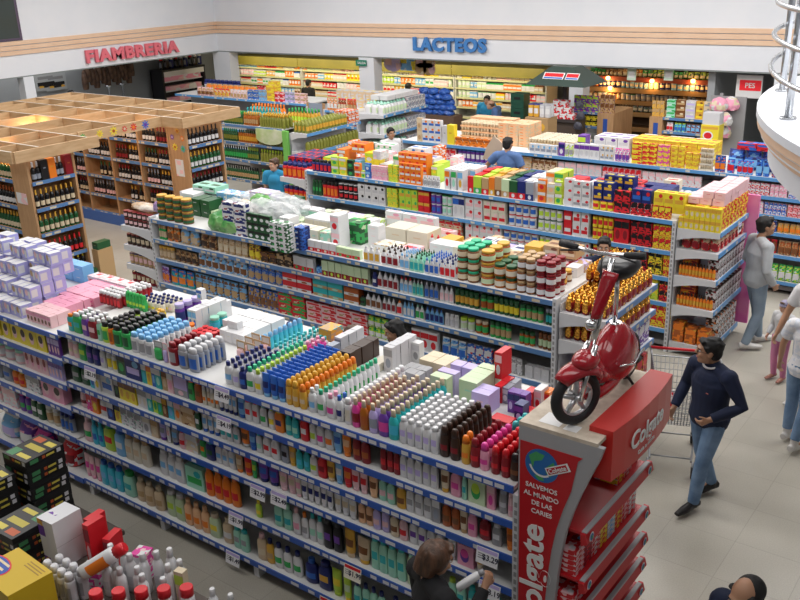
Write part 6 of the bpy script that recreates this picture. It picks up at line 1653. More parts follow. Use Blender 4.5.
looks = [(('black','black','white'),'black bottle with white label'),(('black','maroon','white'),'dark bottle with maroon foil'),(('black','maroon','cream'),'dark bottle with cream label'),(('black','bottle_green','cream'),'black bottle with green foil'),(('black','gold','white'),'black bottle with gold foil'),(('espresso','maroon','maroon'),'dark bottle with maroon label'),(('black','steel','rose'),'dark bottle with rose label')]
for k, z in enumerate(FL_[:4]):
    for c, (x0, x1) in enumerate(cells):
        if (k+c) % 5 == 4: x0 += .3
        for hh, (u0, u1) in enumerate(((x0+.03, (x0+x1)/2-.02), ((x0+x1)/2+.02, x1-.03))):
            cs, ph = looks[(k*3+c*2+hh*5+c*hh) % 7]
            wine_row('%s shelf of further wine rack, %s bay from post' % (ordinal(k), ordinal(c)), 'x', FY0, u0, u1, z, cs, ph+(' near the bay middle' if False else ''), h=.29)
# pergola
pg = thing('timber_pergola', 'pale timber pergola grid with painted flowers above the wine racks', 'pergola', (-13.1, 7.5, 0))
PZ0, PZ1 = 2.25, 2.43
def beam_y(x, y0, y1): 
    o = board(pg, 'long_beam', x-.02, x+.02, y0, y1, PZ0, PZ1, WOOD, -13.1, 7.5); return o
def beam_x(y, x0, x1, z1=PZ1): 
    b = MB(); b.box(x0+13.1, x1+13.1, y-.018-7.5, y+.018-7.5, PZ0, z1, 0, {'t': 1}); b.obj('cross_beam', [WOOD, STRIP], pg, False)
beam_y(-13.1, 7.52, 9.06); fb = beam_y(-13.72, 9.10, 10.88); beam_y(-13.15, 10.90, 12.35)
for x in (-14.5, -15.4, -16.3, -17.2, -18.1, -18.6): beam_y(x, 7.5, 12.35)
beam_y(-13.72, 7.52, 9.06); beam_y(-13.72, 10.92, 12.33)
for y, x1 in ((7.50,-13.12),(7.97,-13.12),(8.87,-13.12),(9.95,-13.74),(10.9,-13.17),(11.45,-13.17),(12.35,-13.17)): beam_x(y, -18.6, x1, PZ1+.006)
for x, y in ((-18.6,7.6),(-18.6,12.2)): board(pg, 'post', x-.06, x+.06, y-.06, y+.06, 0, PZ0, WOOD2, -13.1, 7.5)
def flower(nm, col, mid, p, r, axis, parent, n=8):
    b = MB()
    for k in range(n):
        a = 2*PI*k/n; c = (r*.62*math.cos(a), r*.62*math.sin(a))
        pts = [(c[0]+.30*r*math.cos(t)*math.cos(a)*1.3-.17*r*math.sin(t)*math.sin(a), c[1]+.30*r*math.cos(t)*math.sin(a)*1.3+.17*r*math.sin(t)*math.cos(a)) for t in [2*PI*q/8 for q in range(8)]]
        b.add([(0,u,w) if axis == 'x' else (u,0,w) for u,w in pts], [tuple(range(8))], 0)
    if axis == 'x': b.disc((0,0), r*.36, r*.36, .001, 1, 10, 'x')
    else: b.disc((0,0), r*.36, r*.36, -.001, 1, 10)
    o = b.obj('painted_flower', [mat(col,.5), mat(mid,.5)], parent, False); o.location = p; return o
for px, c1, c2, r in ((82,'green','yellow',.07),(99,'yellow','gold',.085),(113,'yellow','rust',.10),(124,'red','cream',.07),(133,'red','orange',.09),(145,'blue','purple',.10)):
    p = at_x(px, 129-.16*(px-112)-2, -13.70); flower('painted_flower', c1, c2, (-13.698+13.1, p.y-7.5, (PZ0+PZ1)/2), r*.85, 'x', pg)
far_rack = bpy.data.objects['wine_rack.001']
for px, py, c1, c2, r in ((177,131,'gold','rust',.06),(172,137,'purple','lilac',.06),(182,138.5,'orange','cream',.06),(175,147,'yellow','rust',.075),(183,149,'teal','green',.075)):
    p = at_y(px, py, FY0-.003); flower('painted_flower', c1, c2, (p.x-WX, -.003, p.z), r, 'y', far_rack)
PAPER = printed('white','rose','silver', 9)
for (px0, py0, px1, py1, yy, lab) in ((175,159,185,177,FY0,'pink and white paper notice on the flowered wine rack post'),(16,192,28,205,NY0,'white paper notice on the post of the nearer wine rack')):
    a, c = at_y(px0, py0, yy-.004), at_y(px1, py1, yy-.004); b = MB(); b.box(a.x, c.x, yy-.006, yy-.002, c.z, a.z, 0); tag(b.obj('paper_notice', [PAPER], None, False), lab, 'notice')
for loc in ((-14.1, 8.2, 2.15), (-14.5, 10.2, 2.2), (-13.8, 11.5, 2.15), (-16, 9.8, 2.2)):
    l = bpy.data.lights.new('pergola_lamp', 'POINT'); l.energy = 14; l.color = (1,.55,.25); l.shadow_soft_size = .06; o = bpy.data.objects.new('pergola_lamp', l); COLL.objects.link(o); o.location = loc
# cases on the floor at the corner of the nearer rack
for k, (dx, dy, w, d, z, h, cs, ph) in enumerate(((.07,-.15,.14,.2,0,.25,'bottle_green','green cardboard bottle case on the floor'),(.08,.14,.17,.30,0,.55,'tan','tan and green cardboard bottle case'),(.08,.14,.15,.26,.551,.12,'bottle_green','dark green cardboard case, uppermost'))):
    put('plain_box', (w,d,h), (cs,'tan','bottle_green'), (WX+.12+dx, NY1-.02+dy, z), 'bottle case', ph, 'corner of nearer wine rack', cat='case')
# ---------------------------------------------------------------- dairy wall cabinets
DY = 21.3; DX0, DX1 = -22.6, -11.2
VAL = noisy('yellow_valance', (.19,.165,.02), (.26,.22,.03), 2, .5)
DL = [1.90, 1.645, 1.39, 1.13, .85]
for k in range(4):
    x0, x1 = DX0+k*(DX1-DX0)/4, DX0+(k+1)*(DX1-DX0)/4-.02
    t = thing('dairy_cabinet', '%s open dairy cabinet from left with lit yellow valance under the back beam' % ordinal(k), 'refrigerated cabinet', (x0, DY, 0)); w = x1-x0
    b = MB(); b.box(0, w, .55, .62, 0, 2.2); b.box(-.0, .03, 0, .55, 0, 2.2); b.box(w-.03, w, 0, .55, 0, 2.2); b.obj('housing', [mat((.55,.56,.52),.5)], t, False)
    b = MB(); b.box(0, w, -.12, .55, 2.2, 2.26); b.box(0, w, -.14, -.11, 2.0, 2.26); b.obj('valance', [VAL], t, False)
    b = MB(); b.box(.04, w-.04, .02, .10, 2.15, 2.19); b.obj('light_strip', [mat((1,.78,.42), .5, emit=9)], t, False)
    for z in DL:
        b = MB(); b.box(.03, w-.03, .02, .55, z-.03, z); s = b.obj('shelf', [mat((.60,.60,.52),.5)], t, False)
        b = MB(); b.box(.03, w-.03, .005, .02, z-.045, z+.003); b.obj('price_rail', [mat((.55,.55,.30),.5)], s, False)
    b = MB(); b.box(0, w, -.1, .55, 0, .35); b.obj('plinth', [mat((.30,.31,.32),.5)], t, False)
dl = [('white','green'),('cream','red'),('lime','white'),('yellow','orange'),('orange','cream'),('white','blue'),('rose','white'),('beige','brown'),('red','white'),('sky','white'),('gold','cream'),('pale_green','white')]
rr = random.Random(3)
x = DX0+.06
NDAIRY = 0
for r_, z in enumerate(DL[:4]):
    x = DX0+.06
    while x < DX1-.2:
        n = rr.randint(2,4); c = rr.choice(dl if x < -17 or r_ else dl[3:8]); sh = rr.choice(('carton','carton','can','box')); wd = rr.uniform(.115,.15); h = rr.uniform(.15,.205)
        for i in range(n):
            if x+wd > DX1-.05: break
            sg_ = (DX1-DX0)/4; q_ = (x-DX0) % sg_
            if q_ < .045 or q_+wd > sg_-.06: x += (.05-q_ if q_ < .045 else sg_-q_+.05)
            if NDAIRY < 330: put(sh, (wd*.93, .10, h), (c[0], c[1], 'white'), (x+wd/2, DY+.10, z+.0015), 'milk carton' if sh == 'carton' else ('dairy pot' if sh == 'can' else 'juice carton'), '%s and %s dairy pack' % (W(c[0]), W(c[1])), '%s shelf of dairy cabinets' % ordinal(r_)); NDAIRY += 1
            x += wd
# ---------------------------------------------------------------- pantry recess on the right : timber shelves with warm lamps
PY = 21.7; PX0, PX1 = -10.3, -7.05
PW = mat((.16,.085,.04), .6, name='dark_timber'); PRED = mat((.22,.05,.03), .5, name='dark_red_edge')
pt = thing('pantry_shelving', 'dark timber wall shelving lit by warm lamps in the recess at right', 'shelving', (PX0, PY, 0)); pw = PX1-PX0
b = MB(); b.box(0, pw, .5, .56, 0, 2.75); b.obj('back_panel', [mat((.10,.06,.035),.7)], pt, False)
PLV = [2.07, 1.79, 1.50, 1.22, .85, .4]
for k, z in enumerate(PLV):
    b = MB(); b.box(0, pw, 0, .5, z-.03, z); s = b.obj('shelf', [PW], pt, False)
    b = MB(); b.box(0, pw, -.02, 0, z-.09, z+.02); b.obj('shelf_edge', [PRED if k == 0 else mat((.26,.16,.07),.6)], s, False)
b = MB(); b.box(0, pw, -.03, .02, 2.42, 2.72); b.obj('header_board', [noisy('straw_board', (.30,.22,.09), (.42,.33,.15), 5, .7)], pt, False)
pl = [[('bottle_green','green'),('bottle_green','lime'),('brown','tan'),('amber','gold')],[('sky','white'),('navy','white'),('red','brown'),('rust','tan'),('pale_green','gold')],[('grey','white'),('silver','green'),('tan','brown')],[('brown','tan'),('bottle_green','grey'),('maroon','tan')]]
for r_, z in enumerate(PLV[:4]):
    x = PX0+.05
    while x < PX1-.15:
        c = rr.choice(pl[r_] if not (r_ == 0 and x > -8.6) else pl[0][:2]); n = rr.randint(2,4); wd = rr.uniform(.10,.15)
        for i in range(n):
            if x+wd > PX1: break
            put('can' if r_ in (1,2) else 'bag', (wd*.92,.10,rr.uniform(.13,.19)), (c[0],c[1],'cream'), (x+wd/2, PY+.09, z+.0215), 'pantry pack', '%s and %s pack' % (W(c[0]), W(c[1])), '%s shelf of pantry' % ordinal(r_)); x += wd
LAMP = mat((1,.55,.16), .5, emit=9.0, name='lamp_glow')
for k, (px, py) in enumerate(((608,78),(652,81),(693,81),(610,88))):
    p = at_y(px, py, PY-.05); t = thing('spot_lamp', ('small warm spot lamp glowing above the pantry shelves, %s from left' % ordinal(k)) if k < 3 else 'small warm lamp below the leftmost pantry lamp', 'lamp', p)
    b = MB(); b.ball((0,0,0), .055, .055, .05, 12, 8); b.obj('bulb', [LAMP], t); b = MB(); b.bar((0,.0,.04),(0,.06,.16),.012); b.obj('stem', [RUB], t)
    l = bpy.data.lights.new('warm_lamp', 'POINT'); l.energy = 9; l.color = (1,.5,.15); l.shadow_soft_size = .06; o = bpy.data.objects.new('warm_lamp', l); COLL.objects.link(o); o.location = p+Vector((0,-.05,-.09))
for k, px in enumerate((632,669)):
    p = at_y(px, 70, BY+.25); t = thing('hanging_sign', 'small hanging white and green sign above the pantry, %s of two' % ('first' if k == 0 else 'second'), 'sign', p)
    b = MB(); b.box(-.10,.10,-.01,.01,-.22,.06); b.add([(-.07,-.011,-.16),(.07,-.011,-.16),(.07,-.011,-.03),(-.07,-.011,-.03)],[(0,1,2,3)],1); b.obj('panel', [mat((.55,.68,.55),.5), SWHITE], t, False)
# islands in front of the pantry
def island(label, px0, px1, y, h, wood_px, z0s, spec, wood_left, place):
    x0, x1 = x_for(px0, y, h), x_for(px1, y, h); wa, wb = [x_for(p, y, h) for p in wood_px]
    t = thing('island_unit', label, 'shelving', (x0, y, 0))
    b = MB(); b.box(wa-x0, wb-x0, -.02, 1.0, 0, h); b.add([((wa+wb)/2-x0-.05,-.022,.2),((wa+wb)/2-x0+.05,-.022,.2),((wa+wb)/2-x0+.05,-.022,h-.12),((wa+wb)/2-x0-.05,-.022,h-.12)],[(0,1,2,3)],1); b.obj('end_panel', [WOOD2, mat((.03,.09,.38),.4)], t, False)
    sx0, sx1 = (wb, x1) if wood_left else (x0, wa)
    for z in z0s:
        b = MB(); b.box(sx0-x0, sx1-x0, 0, .8, z-.03, z); s = b.obj('shelf', [SHELF_M], t, False); rail(s, sx0-x0, sx1-x0, 0, z, 'mid', .3)
    b = MB(); b.box(sx0-x0, sx1-x0, .78, .82, 0, h); b.obj('back_panel', [PANEL_M], t, False)
    return x0, x1, wa, wb
IH = 1.78
island('timber-ended island of purple packs left of the pantry', 572, 614, 18.2, IH, (598,614), [IH,1.48,1.18], '', False, '')
island('timber-ended island with boxes and white tag rails before the pantry', 650, 709, 18.2, IH, (650,663), [IH,1.50,1.2], '', True, '')
stack_run('top of purple pack island', 18.2, IH, '''
573 597 busy_box purple,lime,magenta 4 2 .17 pack
599 613 busy_box tan,brown,purple 3 2 .19 case
''')
stack_run('second shelf of purple pack island', 18.2, 1.48, '''
574 597 busy_box yellow,black,gold 4 2 .13 pack
''')
stack_run('top of picture box island', 18.2, IH, '''
651 663 busy_box gold,tan,brown 3 2 .16 pack
665 674 busy_box mint,green,white 1 3 .12 picture box
674 684 box brown,tan,cream 1 3 .12 picture box
684 694 box silver,lilac,white 1 3 .12 picture box
694 702 box gold,yellow,brown 1 3 .12 picture box
702 709 box cream,steel,grey 1 3 .12 picture box
''')
stack_run('second shelf of picture box island', 18.2, 1.50, '''
665 672 bag rose,white,red 2 1 .18 pouch
673 684 bag turquoise,lime,blue 3 1 .18 pouch
685 708 bag maroon,brown,sky 5 1 .18 pouch
''')
for k in range(6):
    p = at_y(712+k*3.0, 118, 18.0+.1*k); crumple('candy_bag', (x_for(711+k*3.0, 18.1, 1.8), 18.15+.16*(k%2), (1.45,1.72,2.0)[k%3]), (.16,.12,.16), printed('pink','white','cream',9,seed=k), ('pink and white bag hung beside the picture boxes, %s' % ('low','middle','upper')[k%3])+(' at left' if k < 3 else ' at right'), 'bag', seed=k)
b = MB(); xx = x_for(712,18.1,1.2); b.box(xx-.03,xx+.03,18.38,18.44,0,2.3); b.box(xx-.2,xx+.5,18.36,18.40,.9,2.25); tag(b.obj('bag_stand',[PANEL_M],None,False),'grey stand that the pink bags hang on','stand')
yb = at_y(709, 140, 17.2); t = thing('cereal_case', 'big yellow cardboard display case with round red emblem behind the long rear unit', 'case', (yb.x, 17.2, 0))
b = MB(); zt = at_y(709,125,17.2).z; b.box(-.17,.17,0,.28,0,zt); b.disc((-.03,zt-.20),.10,.085,-.002,2,14); b.disc((-.03,zt-.20),.075,.06,-.004,1,14); b.add([(-.15,-.002,zt-.08),(.15,-.002,zt-.08),(.15,-.002,zt-.03),(-.15,-.002,zt-.03)],[(0,1,2,3)],3)
b.obj('carton', [mat('yellow',.5), mat('red',.5), SWHITE, mat('gold',.5)], t, False)
t2 = MB(); t2.box(-.16,.16,0,.24,0,.22); o = t2.obj('stacked_case', [mat('silver',.5)], None, False); o.location = (yb.x, 17.22, zt+.001); tag(o, 'grey and white case on top of the yellow display case', 'case')
# ---------------------------------------------------------------- kiosk with dark green canopy
KY = 17.5; ka, kb = at_y(527,84,KY), at_y(587,83,KY); kc = (ka+kb)/2; kw = (kb.x-ka.x)/2; kz = ka.z; kt = at_y(552,68,KY).z
ks = thing('promotion_kiosk', 'dark kiosk with green pyramid canopy and red signs before the back pillar', 'kiosk', (kc.x, KY, 0))
b = MB(); vs = [(-kw,-.1,kz),(kw,-.1,kz),(kw,1.0,kz),(-kw,1.0,kz),(-kw*.38,.25,kt),(kw*.38,.25,kt),(kw*.38,.65,kt),(-kw*.38,.65,kt)]
b.add(vs, [(0,1,5,4),(1,2,6,5),(2,3,7,6),(3,0,4,7),(4,5,6,7),(3,2,1,0)], 0); cpy = b.obj('canopy', [mat((.035,.06,.05),.5)], ks)
sl = Vector((0,.35,kt-kz)).normalized(); nrm = Vector((0,-(kt-kz),.35)).normalized()
for cx, w_ in ((-.10,.24),(.33,.15)):
    b = MB(); q0 = Vector((cx,-.1+.12,kz+(kt-kz)*.34*1.0))+nrm*.012
    for (u0,v0,u1,v1,m_, e) in ((-w_,-.0,w_,.17,0,.0),(-w_*.9,.06,w_*.9,.15,1,.003),(-w_*.9,.012,w_*.9,.045,2,.003)):
        b.add([tuple(q0+Vector((u,0,0))+sl*v+nrm*e) for u,v in ((u0,v0),(u1,v0),(u1,v1),(u0,v1))], [(0,1,2,3)], m_)
    b.obj('sign_panel', [SWHITE, mat('red',.5), mat('blue',.5)], cpy, False)
b = MB(); b.box(-.05,.05,.4,.5,0,kz); b.box(-.4,.4,.15,.64,1.62,1.68); b.obj('post_and_tray', [mat((.05,.04,.04),.5)], ks, False)
b = MB(); b.box(-.4,.4,.2,.62,0,1.62); b.obj('counter', [mat((.07,.05,.04),.6)], ks, False)
for l in range(3):
    for i in range(4-l): put('busy_box', (.16,.16,.13), ('red','white','maroon'), (kc.x-.26+l*.09+i*.175, KY+.26, 1.682+l*.131), 'red pack', 'red and white pack', 'kiosk tray', layer=l)
for i, (dx, z) in enumerate(((.42,1.95),(.45,1.72),(.40,1.5))): crumple('hanging_pack', (kc.x+dx+.06, KY+.14, z), (.09,.05,.10), mat((.05,.05,.07),.4), 'dark pack hanging at the kiosk side, %s' % ('uppermost','middle','lowest')[i], 'pack', seed=i)
# ---------------------------------------------------------------- things between the rear unit and the dairy wall
for k in range(6):
    b = MB(); p = x_for(517, 18.6, 1.6); t = thing('bottle_crate', 'dark green plastic bottle crate, %s of the tall stack' % ('lowest','second from bottom','third from bottom','third from top','second from top','topmost')[k], 'crate', (p, 18.6, .001+k*.335), 0, 'green crate stack')
    b = MB(); b.box(-.17,.17,0,.30,0,.33); b.obj('body', [mat((.012,.07,.045),.45)], t, False)
    b = MB(); b.box(-.08,.08,-.004,.0,.20,.26); b.obj('hand_hole', [mat('black')], t, False)
dw = at_y(536,135,16.4); t = thing('cardboard_bin', 'brown cardboard display bin holding yellow and white drums', 'box', (dw.x, 16.4, 0)); zt = at_y(536,118,16.4).z
b = MB(); b.box(-.26,.26,0,.40,0,zt); b.disc((.12,zt-.18),.08,.08,-.002,1,12); b.obj('carton', [mat((.42,.27,.13),.6), mat('gold')], t, False)
for i in range(2):
    for j in range(2):
        put('can', (.12,.12,.26), ('gold','navy','white'), (dw.x-.18+i*.125, 16.52+j*.13, zt+.001), 'drum', 'yellow drum', 'cardboard bin', row=j)
        put('can', (.12,.12,.26), ('silver','grey','white'), (dw.x+.075+i*.125, 16.52+j*.13, zt+.001), 'drum', 'white drum', 'cardboard bin', row=j)
# heap of blue bags
BLUE = noisy('blue_bag', (.012,.055,.32), (.05,.16,.55), 8, .3, bump=.6)
bx0, bx1 = x_for(412, 18.7, 1.5), x_for(458, 18.7, 1.5)
b = MB(); b.box(bx0, bx1, 18.5, 19.2-.3, 0, 1.38); tag(b.obj('low_table', [mat((.16,.10,.07),.6)], None, False), 'dark table under the heap of blue bags', 'table')
nb = 0
for l, n in enumerate((6,6,5,4,3)):
    for i in range(n):
        u = bx0+.1+(bx1-bx0-.2)*(i+.5+ (l % 2)*.2)/(n+.3); u = u*.86+.14*(bx0+bx1)/2 if l > 2 else u
        crumple('blue_bag', (u+l*.015, 18.68+R.uniform(-.04,.04), 1.382+l*.125), (.14,.12,.088), BLUE, 'shiny blue bag, %s from left in %s layer of the blue heap' % (ordinal(i), ('bottom','second','third','fourth','top')[l]), 'bag', nb, 'blue bag heap'); nb += 1
# detergent rack
VX0, VX1 = x_for(356,16,1.75), x_for(362,16,1.75)+.62; VL = [1.77, 1.33, .9, .45]
end_rack('detergent_rack', 'white rack of mint and white detergent bottles near the blue bag heap', VX0, VX1, 16.0, 17.7, VL, 'far', 1, 1.82)
for k, z in enumerate(VL[:3]):
    side_rows('%s shelf of detergent rack' % ordinal(k), VX0+.2, VX1-.02, 16.04, 16.95, z, 'jug', 'white,mint,pale_green', 3, 8, .27, 'detergent bottle', parts=True)
    side_rows('%s shelf of detergent rack' % ordinal(k), VX0+.2, VX1-.02, 16.97, 17.65, z, 'busy_box', 'white,steel,rose', 2, 5, .13, 'detergent pack', 2)
side_rows('top of detergent rack', VX0+.2, VX1-.1, 16.3, 17.5, VL[0]+.275, 'plain_box', 'white,silver,mint', 2, 4, .10, 'white carton', ph='white carton on the bottles')
# oil unit
OY = 13.5; ox0, ox1 = x_for(221,OY,1.8), x_for(256,OY,1.8); OL = [1.81, 1.43, 1.06, .62, .2]
gondola('oil_unit', 'dark shelving unit of green oil bottles behind the wine racks', ox0, ox1+.75, OY, OY+1.5, OL, 'mid', .4, (), False, True, 1.75)
def oil(px0, px1, z, cs, ph, n, rows=1, h=.27, y=OY, k=0):
    x0, x1 = x_for(px0, y, z), x_for(px1, y, z); p = (x1-x0)/n
    for r in range(rows):
        for i in range(n): put('necked', (min(p*.9,.085),.08,h), cs, (x0+(i+.5)*p, y+.08+r*.11, z+.0015), 'oil bottle', ph, '%s of oil unit' % ('top','second shelf','third shelf','fourth shelf')[k], row=r)
oil(222,241,OL[0],('bottle_green','green','olive'),'green oil bottle',9,2); oil(242,256,OL[0],('amber','gold','tan'),'amber oil bottle',7,2)
oil(258,283,OL[0],('olive','gold','olive'),'golden oil bottle',10,3)
oil(222,236,OL[1],('bottle_green','green','olive'),'green oil bottle',7,k=1); oil(237,256,OL[1],('amber','bottle_green','gold'),'dark amber oil bottle',9,k=1); oil(258,283,OL[1],('olive','espresso','olive'),'dark capped oil bottle',9,k=1)
oil(223,246,OL[2],('bottle_green','black','green'),'dark green oil bottle',10,k=2); oil(246,257,OL[2],('bottle_green','lime','olive'),'lime capped oil bottle',5,k=2); oil(259,284,OL[2],('olive','lime','olive'),'lime oil bottle',9,k=2)
oil(225,257,OL[3],('bottle_green','black','tan'),'dark oil bottle',14,k=3); oil(260,284,OL[3],('olive','green','olive'),'lime oil bottle',9,k=3)
a_, c_ = at_y(256,128,OY-.02), at_y(283,141,OY-.02)
t = thing('oil_header', 'pale green arched header board on the oil unit front', 'sign', (a_.x, OY-.02, 0)); w_ = c_.x-a_.x
b = MB(); b.prism([(0,c_.z),(0,a_.z),(w_,a_.z),(w_,c_.z)]+[(w_*(1-k/10), c_.z-.04+.05*math.cos(PI*(k/10-.5)*2)*0-.07*math.sin(PI*k/10)) for k in range(1,10)], 'y', -.02, 0); b.obj('board', [noisy('green_header', (.45,.60,.25), (.72,.76,.60), 4, .5)], t)
gx0, gx1 = at_y(282,128,OY-.02).x, at_y(287,128,OY-.02).x; b = MB(); b.box(gx0-a_.x, gx1-a_.x, -.02, .05, .1, a_.z); b.obj('side_post', [mat((.20,.55,.12),.5)], t, False)
PX_ = (gx1+.06, gx1+.50)
end_rack('end_rack', 'side rack of golden oil bottles with green and orange caps beside the oil unit', PX_[0], PX_[1], OY+.02, OY+1.75, [1.76,1.37,1.0,.6], 'far', 1)
side_rows('top of oil side rack', PX_[0]+.02, PX_[1]-.01, OY+.06, OY+1.35, 1.76, 'necked', 'olive,cream,gold', 4, 13, .28, 'oil bottle', ph='golden oil bottle with cream cap')
side_rows('top of oil side rack', PX_[0]+.02, PX_[1]-.01, OY+1.37, OY+1.72, 1.76, 'busy_box', 'orange,white,red', 2, 3, .13, 'orange carton', 2)
side_rows('second shelf of oil side rack', PX_[1]-.14, PX_[1]-.01, OY+.06, OY+1.7, 1.37, 'necked', 'olive,green,olive', 1, 17, .28, 'oil bottle', ph='lime oil bottle with green cap')
for k, (cs, ph, x_, y_) in enumerate((('teal,teal,mint','teal capped bottle',ox0+.35,OY+.5),('gold,green,lime','green capped golden bottle',ox0+1.35,OY+.75),('orange,orange,white','orange case',ox0+.1,OY+.9))):
    for j in range(3):
        for i in range(9): put('necked', (.08,.08,.29), tuple(cs.split(',')), (x_+i*.095, y_+.1*j, OL[0]+.0015+.0), 'oil bottle', ph+' at the back', 'top of oil unit', row=j)
# snack unit against the far side
SY = 16.4; sx0, sx1 = x_for(200,SY,1.8), x_for(306,SY,1.8)
gondola('snack_unit', 'long rear unit of mixed snack bags with blue rail left of the grey panel', sx0-1.0, sx1, SY, SY+1.1, [1.80,1.4,1.0,.5], 'far', .3, (), False, True, 1.76)
stack_run('top of snack unit', SY, 1.80, '''
196 212 bag tan,rose,brown 4 1 .22 snack bag
213 228 bag beige,red,gold 4 1 .22 snack bag
229 246 bag rose,silver,tan 5 1 .22 snack bag
247 258 busy_box blue,steel,white 2 2 .12 snack box
258 266 busy_box sky,grey,blue 2 2 .13 snack box
266 274 busy_box gold,yellow,tan 1 3 .13 snack box
274 284 busy_box red,rose,maroon 2 2 .12 snack box
284 294 busy_box lilac,steel,white 2 2 .12 snack box
294 305 busy_box rose,tan,white 2 2 .12 snack box
''')
grid('top of snack unit', 268, 85, 1.8, 'busy_box', 'gold,yellow,orange', (.24,.2,.14), 1, 1, 'yellow case', 3, yfix=16.75, ph='yellow case')
grid('top of snack unit', 205, 90, 1.8, 'bag', 'orange,tan,gold', (.20,.16,.24), 9, 1, 'orange snack bag', 1, yfix=16.9, ph='orange snack bag')
grid('top of snack unit', 245, 88, 1.8, 'bag', 'red,maroon,rose', (.20,.16,.24), 3, 1, 'red snack bag', 1, yfix=16.9, ph='red snack bag')
grid('top of snack unit', 203, 84, 1.8, 'spray', 'navy,navy,silver', (.15,.15,.3), 9, 1, 'navy bottle', 1, yfix=17.2, ph='navy bottle at the back')
s2a, s2b = x_for(325,SY,1.7), x_for(356,SY,1.7)
gondola('snack_unit', 'short rear unit of orange-topped bags beside the detergent rack', s2a, s2b, SY, SY+1.1, [1.70,1.36,1.0,.5], 'far', .3, (), True, False, 1.72)
stack_run('top of short snack unit', SY, 1.70, '''
326 336 bag orange,tan,white 3 1 .30 snack bag
337 345 bag brown,red,cream 3 1 .30 snack bag
346 355 bag rust,red,tan 3 1 .30 snack bag
''')
stack_run('second shelf of short snack unit', SY, 1.36, '''
326 338 bag tan,cream,brown 4 1 .22 snack bag
339 355 bag maroon,brown,red 5 1 .22 snack bag
''')
b = MB(); g0, g1 = x_for(307,SY,1.7), x_for(324,SY,1.7); b.box(g0,g0+.05,SY,SY+.05,0,1.85); b.box(g1-.05,g1,SY,SY+.05,0,1.85); b.box(g0+.05,g1-.05,SY+.01,SY+.03,1.45,1.84,1); b.box(g0+.05,g1-.05,SY+.01,SY+.03,.2,1.4,2)
tag(b.obj('display_screen', [WOOD2, mat((.28,.33,.42),.5), printed('sky','blue','white',6)], None, False), 'wooden frame with blue grey panel between the two snack units', 'frame')
grid('top of short snack unit', 335, 78, 1.7, 'busy_box', 'silver,beige,yellow', (.22,.22,.20), 6, 1, 'beige case', 2, yfix=17.0, ph='beige case behind the bags')
# stacked boxes between (blue and yellow tins) below the detergent rack
ty = 13.4
for l in range(3):
    for i in range(7): put('can', (.12,.12,.17), ('blue','gold','sky') if i < 3 else ('cream','gold','navy'), (x_for(345,ty,1.2)+i*.125, ty, .95+l*.172), 'tin', ('blue tin' if i < 3 else 'cream tin'), 'low stack behind tea unit', layer=l)
b = MB(); xx = x_for(345,ty,1.2)-.1; b.box(xx, xx+.95, ty-.08, ty+.25, 0, .948); tag(b.obj('low_plinth', [WOOD2], None, False), 'timber plinth under the blue and cream tins', 'plinth')
# ---------------------------------------------------------------- delicatessen recess on the left
hx = -23.8
b = MB(); ya, yb_ = at_x(82,70,hx).y, at_x(132,66,hx).y; b.box(hx-.02,hx+.02,ya-.1,yb_+.1,2.46,2.50); 
for yy in (ya+.2, yb_-.2): b.box(hx-.015,hx+.015,yy-.015,yy+.015,2.5,3.3)
tag(b.obj('meat_rail', [CHROME], None, False), 'steel rail that the cured meats hang on in the deli recess', 'rail')
HAM = noisy('cured_meat', (.05,.025,.018), (.16,.085,.05), 9, .6, bump=.6)
for i in range(14):
    o = crumple('cured_meat', (hx+.0, ya+.05+(yb_-ya-.1)*i/13, 1.72+.1*((i*5)%3)), (.10,.09,.36), HAM, 'dark cured ham hanging on the deli rail, %s from left' % ordinal(i), 'meat', i, 'hanging hams', amp=.14)
for k, (py, hh) in enumerate(((84,.5),(84,.45))):
    p = at_x(108+k*14, 84, hx+.25); b = MB(); b.loft([(0,.03,.03),(.45,.03,.03),(.5,.10,.10),(.54,.10,.10)], 10); o = b.obj('deli_scale', [CHROME], None); o.location = (p.x, p.y, 1.25); tag(o, 'steel hanging scale in front of the hams, %s of two' % ('first','second')[k], 'scale')
p0, p1 = at_x(90,95,hx+.5), at_x(140,88,hx+.5)
b = MB(); b.box(hx+.2,hx+.8,p0.y,p1.y,0,1.24); b.box(hx+.15,hx+.85,p0.y-.05,p1.y+.05,1.24,1.30,1); tag(b.obj('deli_counter', [mat((.25,.26,.27),.5), mat((.70,.72,.74),.3)], None, False), 'grey deli counter with pale top under the hanging hams', 'counter')
fx = -24.2; fy0, fy1 = at_x(163,80,fx+.6).y, at_x(206,80,fx+.6).y; fz = at_x(163,73,fx+.6).z+.02
t = thing('display_fridge', 'black framed display fridge with pink lit shelves below the red lettering', 'refrigerator', (fx, fy0, 0)); fl = fy1-fy0
b = MB(); b.box(0,.05,0,fl,0,fz); b.box(0,.6,0,.06,0,fz); b.box(0,.6,fl-.06,fl,0,fz); b.box(0,.62,0,fl,fz-.0,fz+.06); b.box(0,.6,0,fl,0,.6); b.obj('housing', [mat((.02,.02,.025),.4)], t, False)
b = MB(); b.box(.55,.62,.06,fl-.06,fz-.16,fz-.0); b.obj('white_header', [SWHITE], t, False)
for z in (.95,1.3,1.6):
    b = MB(); b.box(.06,.52,.07,fl-.07,z-.03,z); s = b.obj('shelf', [mat((.7,.7,.75),.4)], t, False)
    b = MB(); b.box(.30,.50,.12,fl-.12,z+.005,z+.14); tag(b.obj('packed_meat', [printed('pink','rose','white',7)], s, False), kind='stuff')
b = MB(); b.box(.07,.12,.1,fl-.1,fz-.1,fz-.06); b.obj('lamp_tube', [mat((1,.35,.55), .5, emit=6)], t, False)
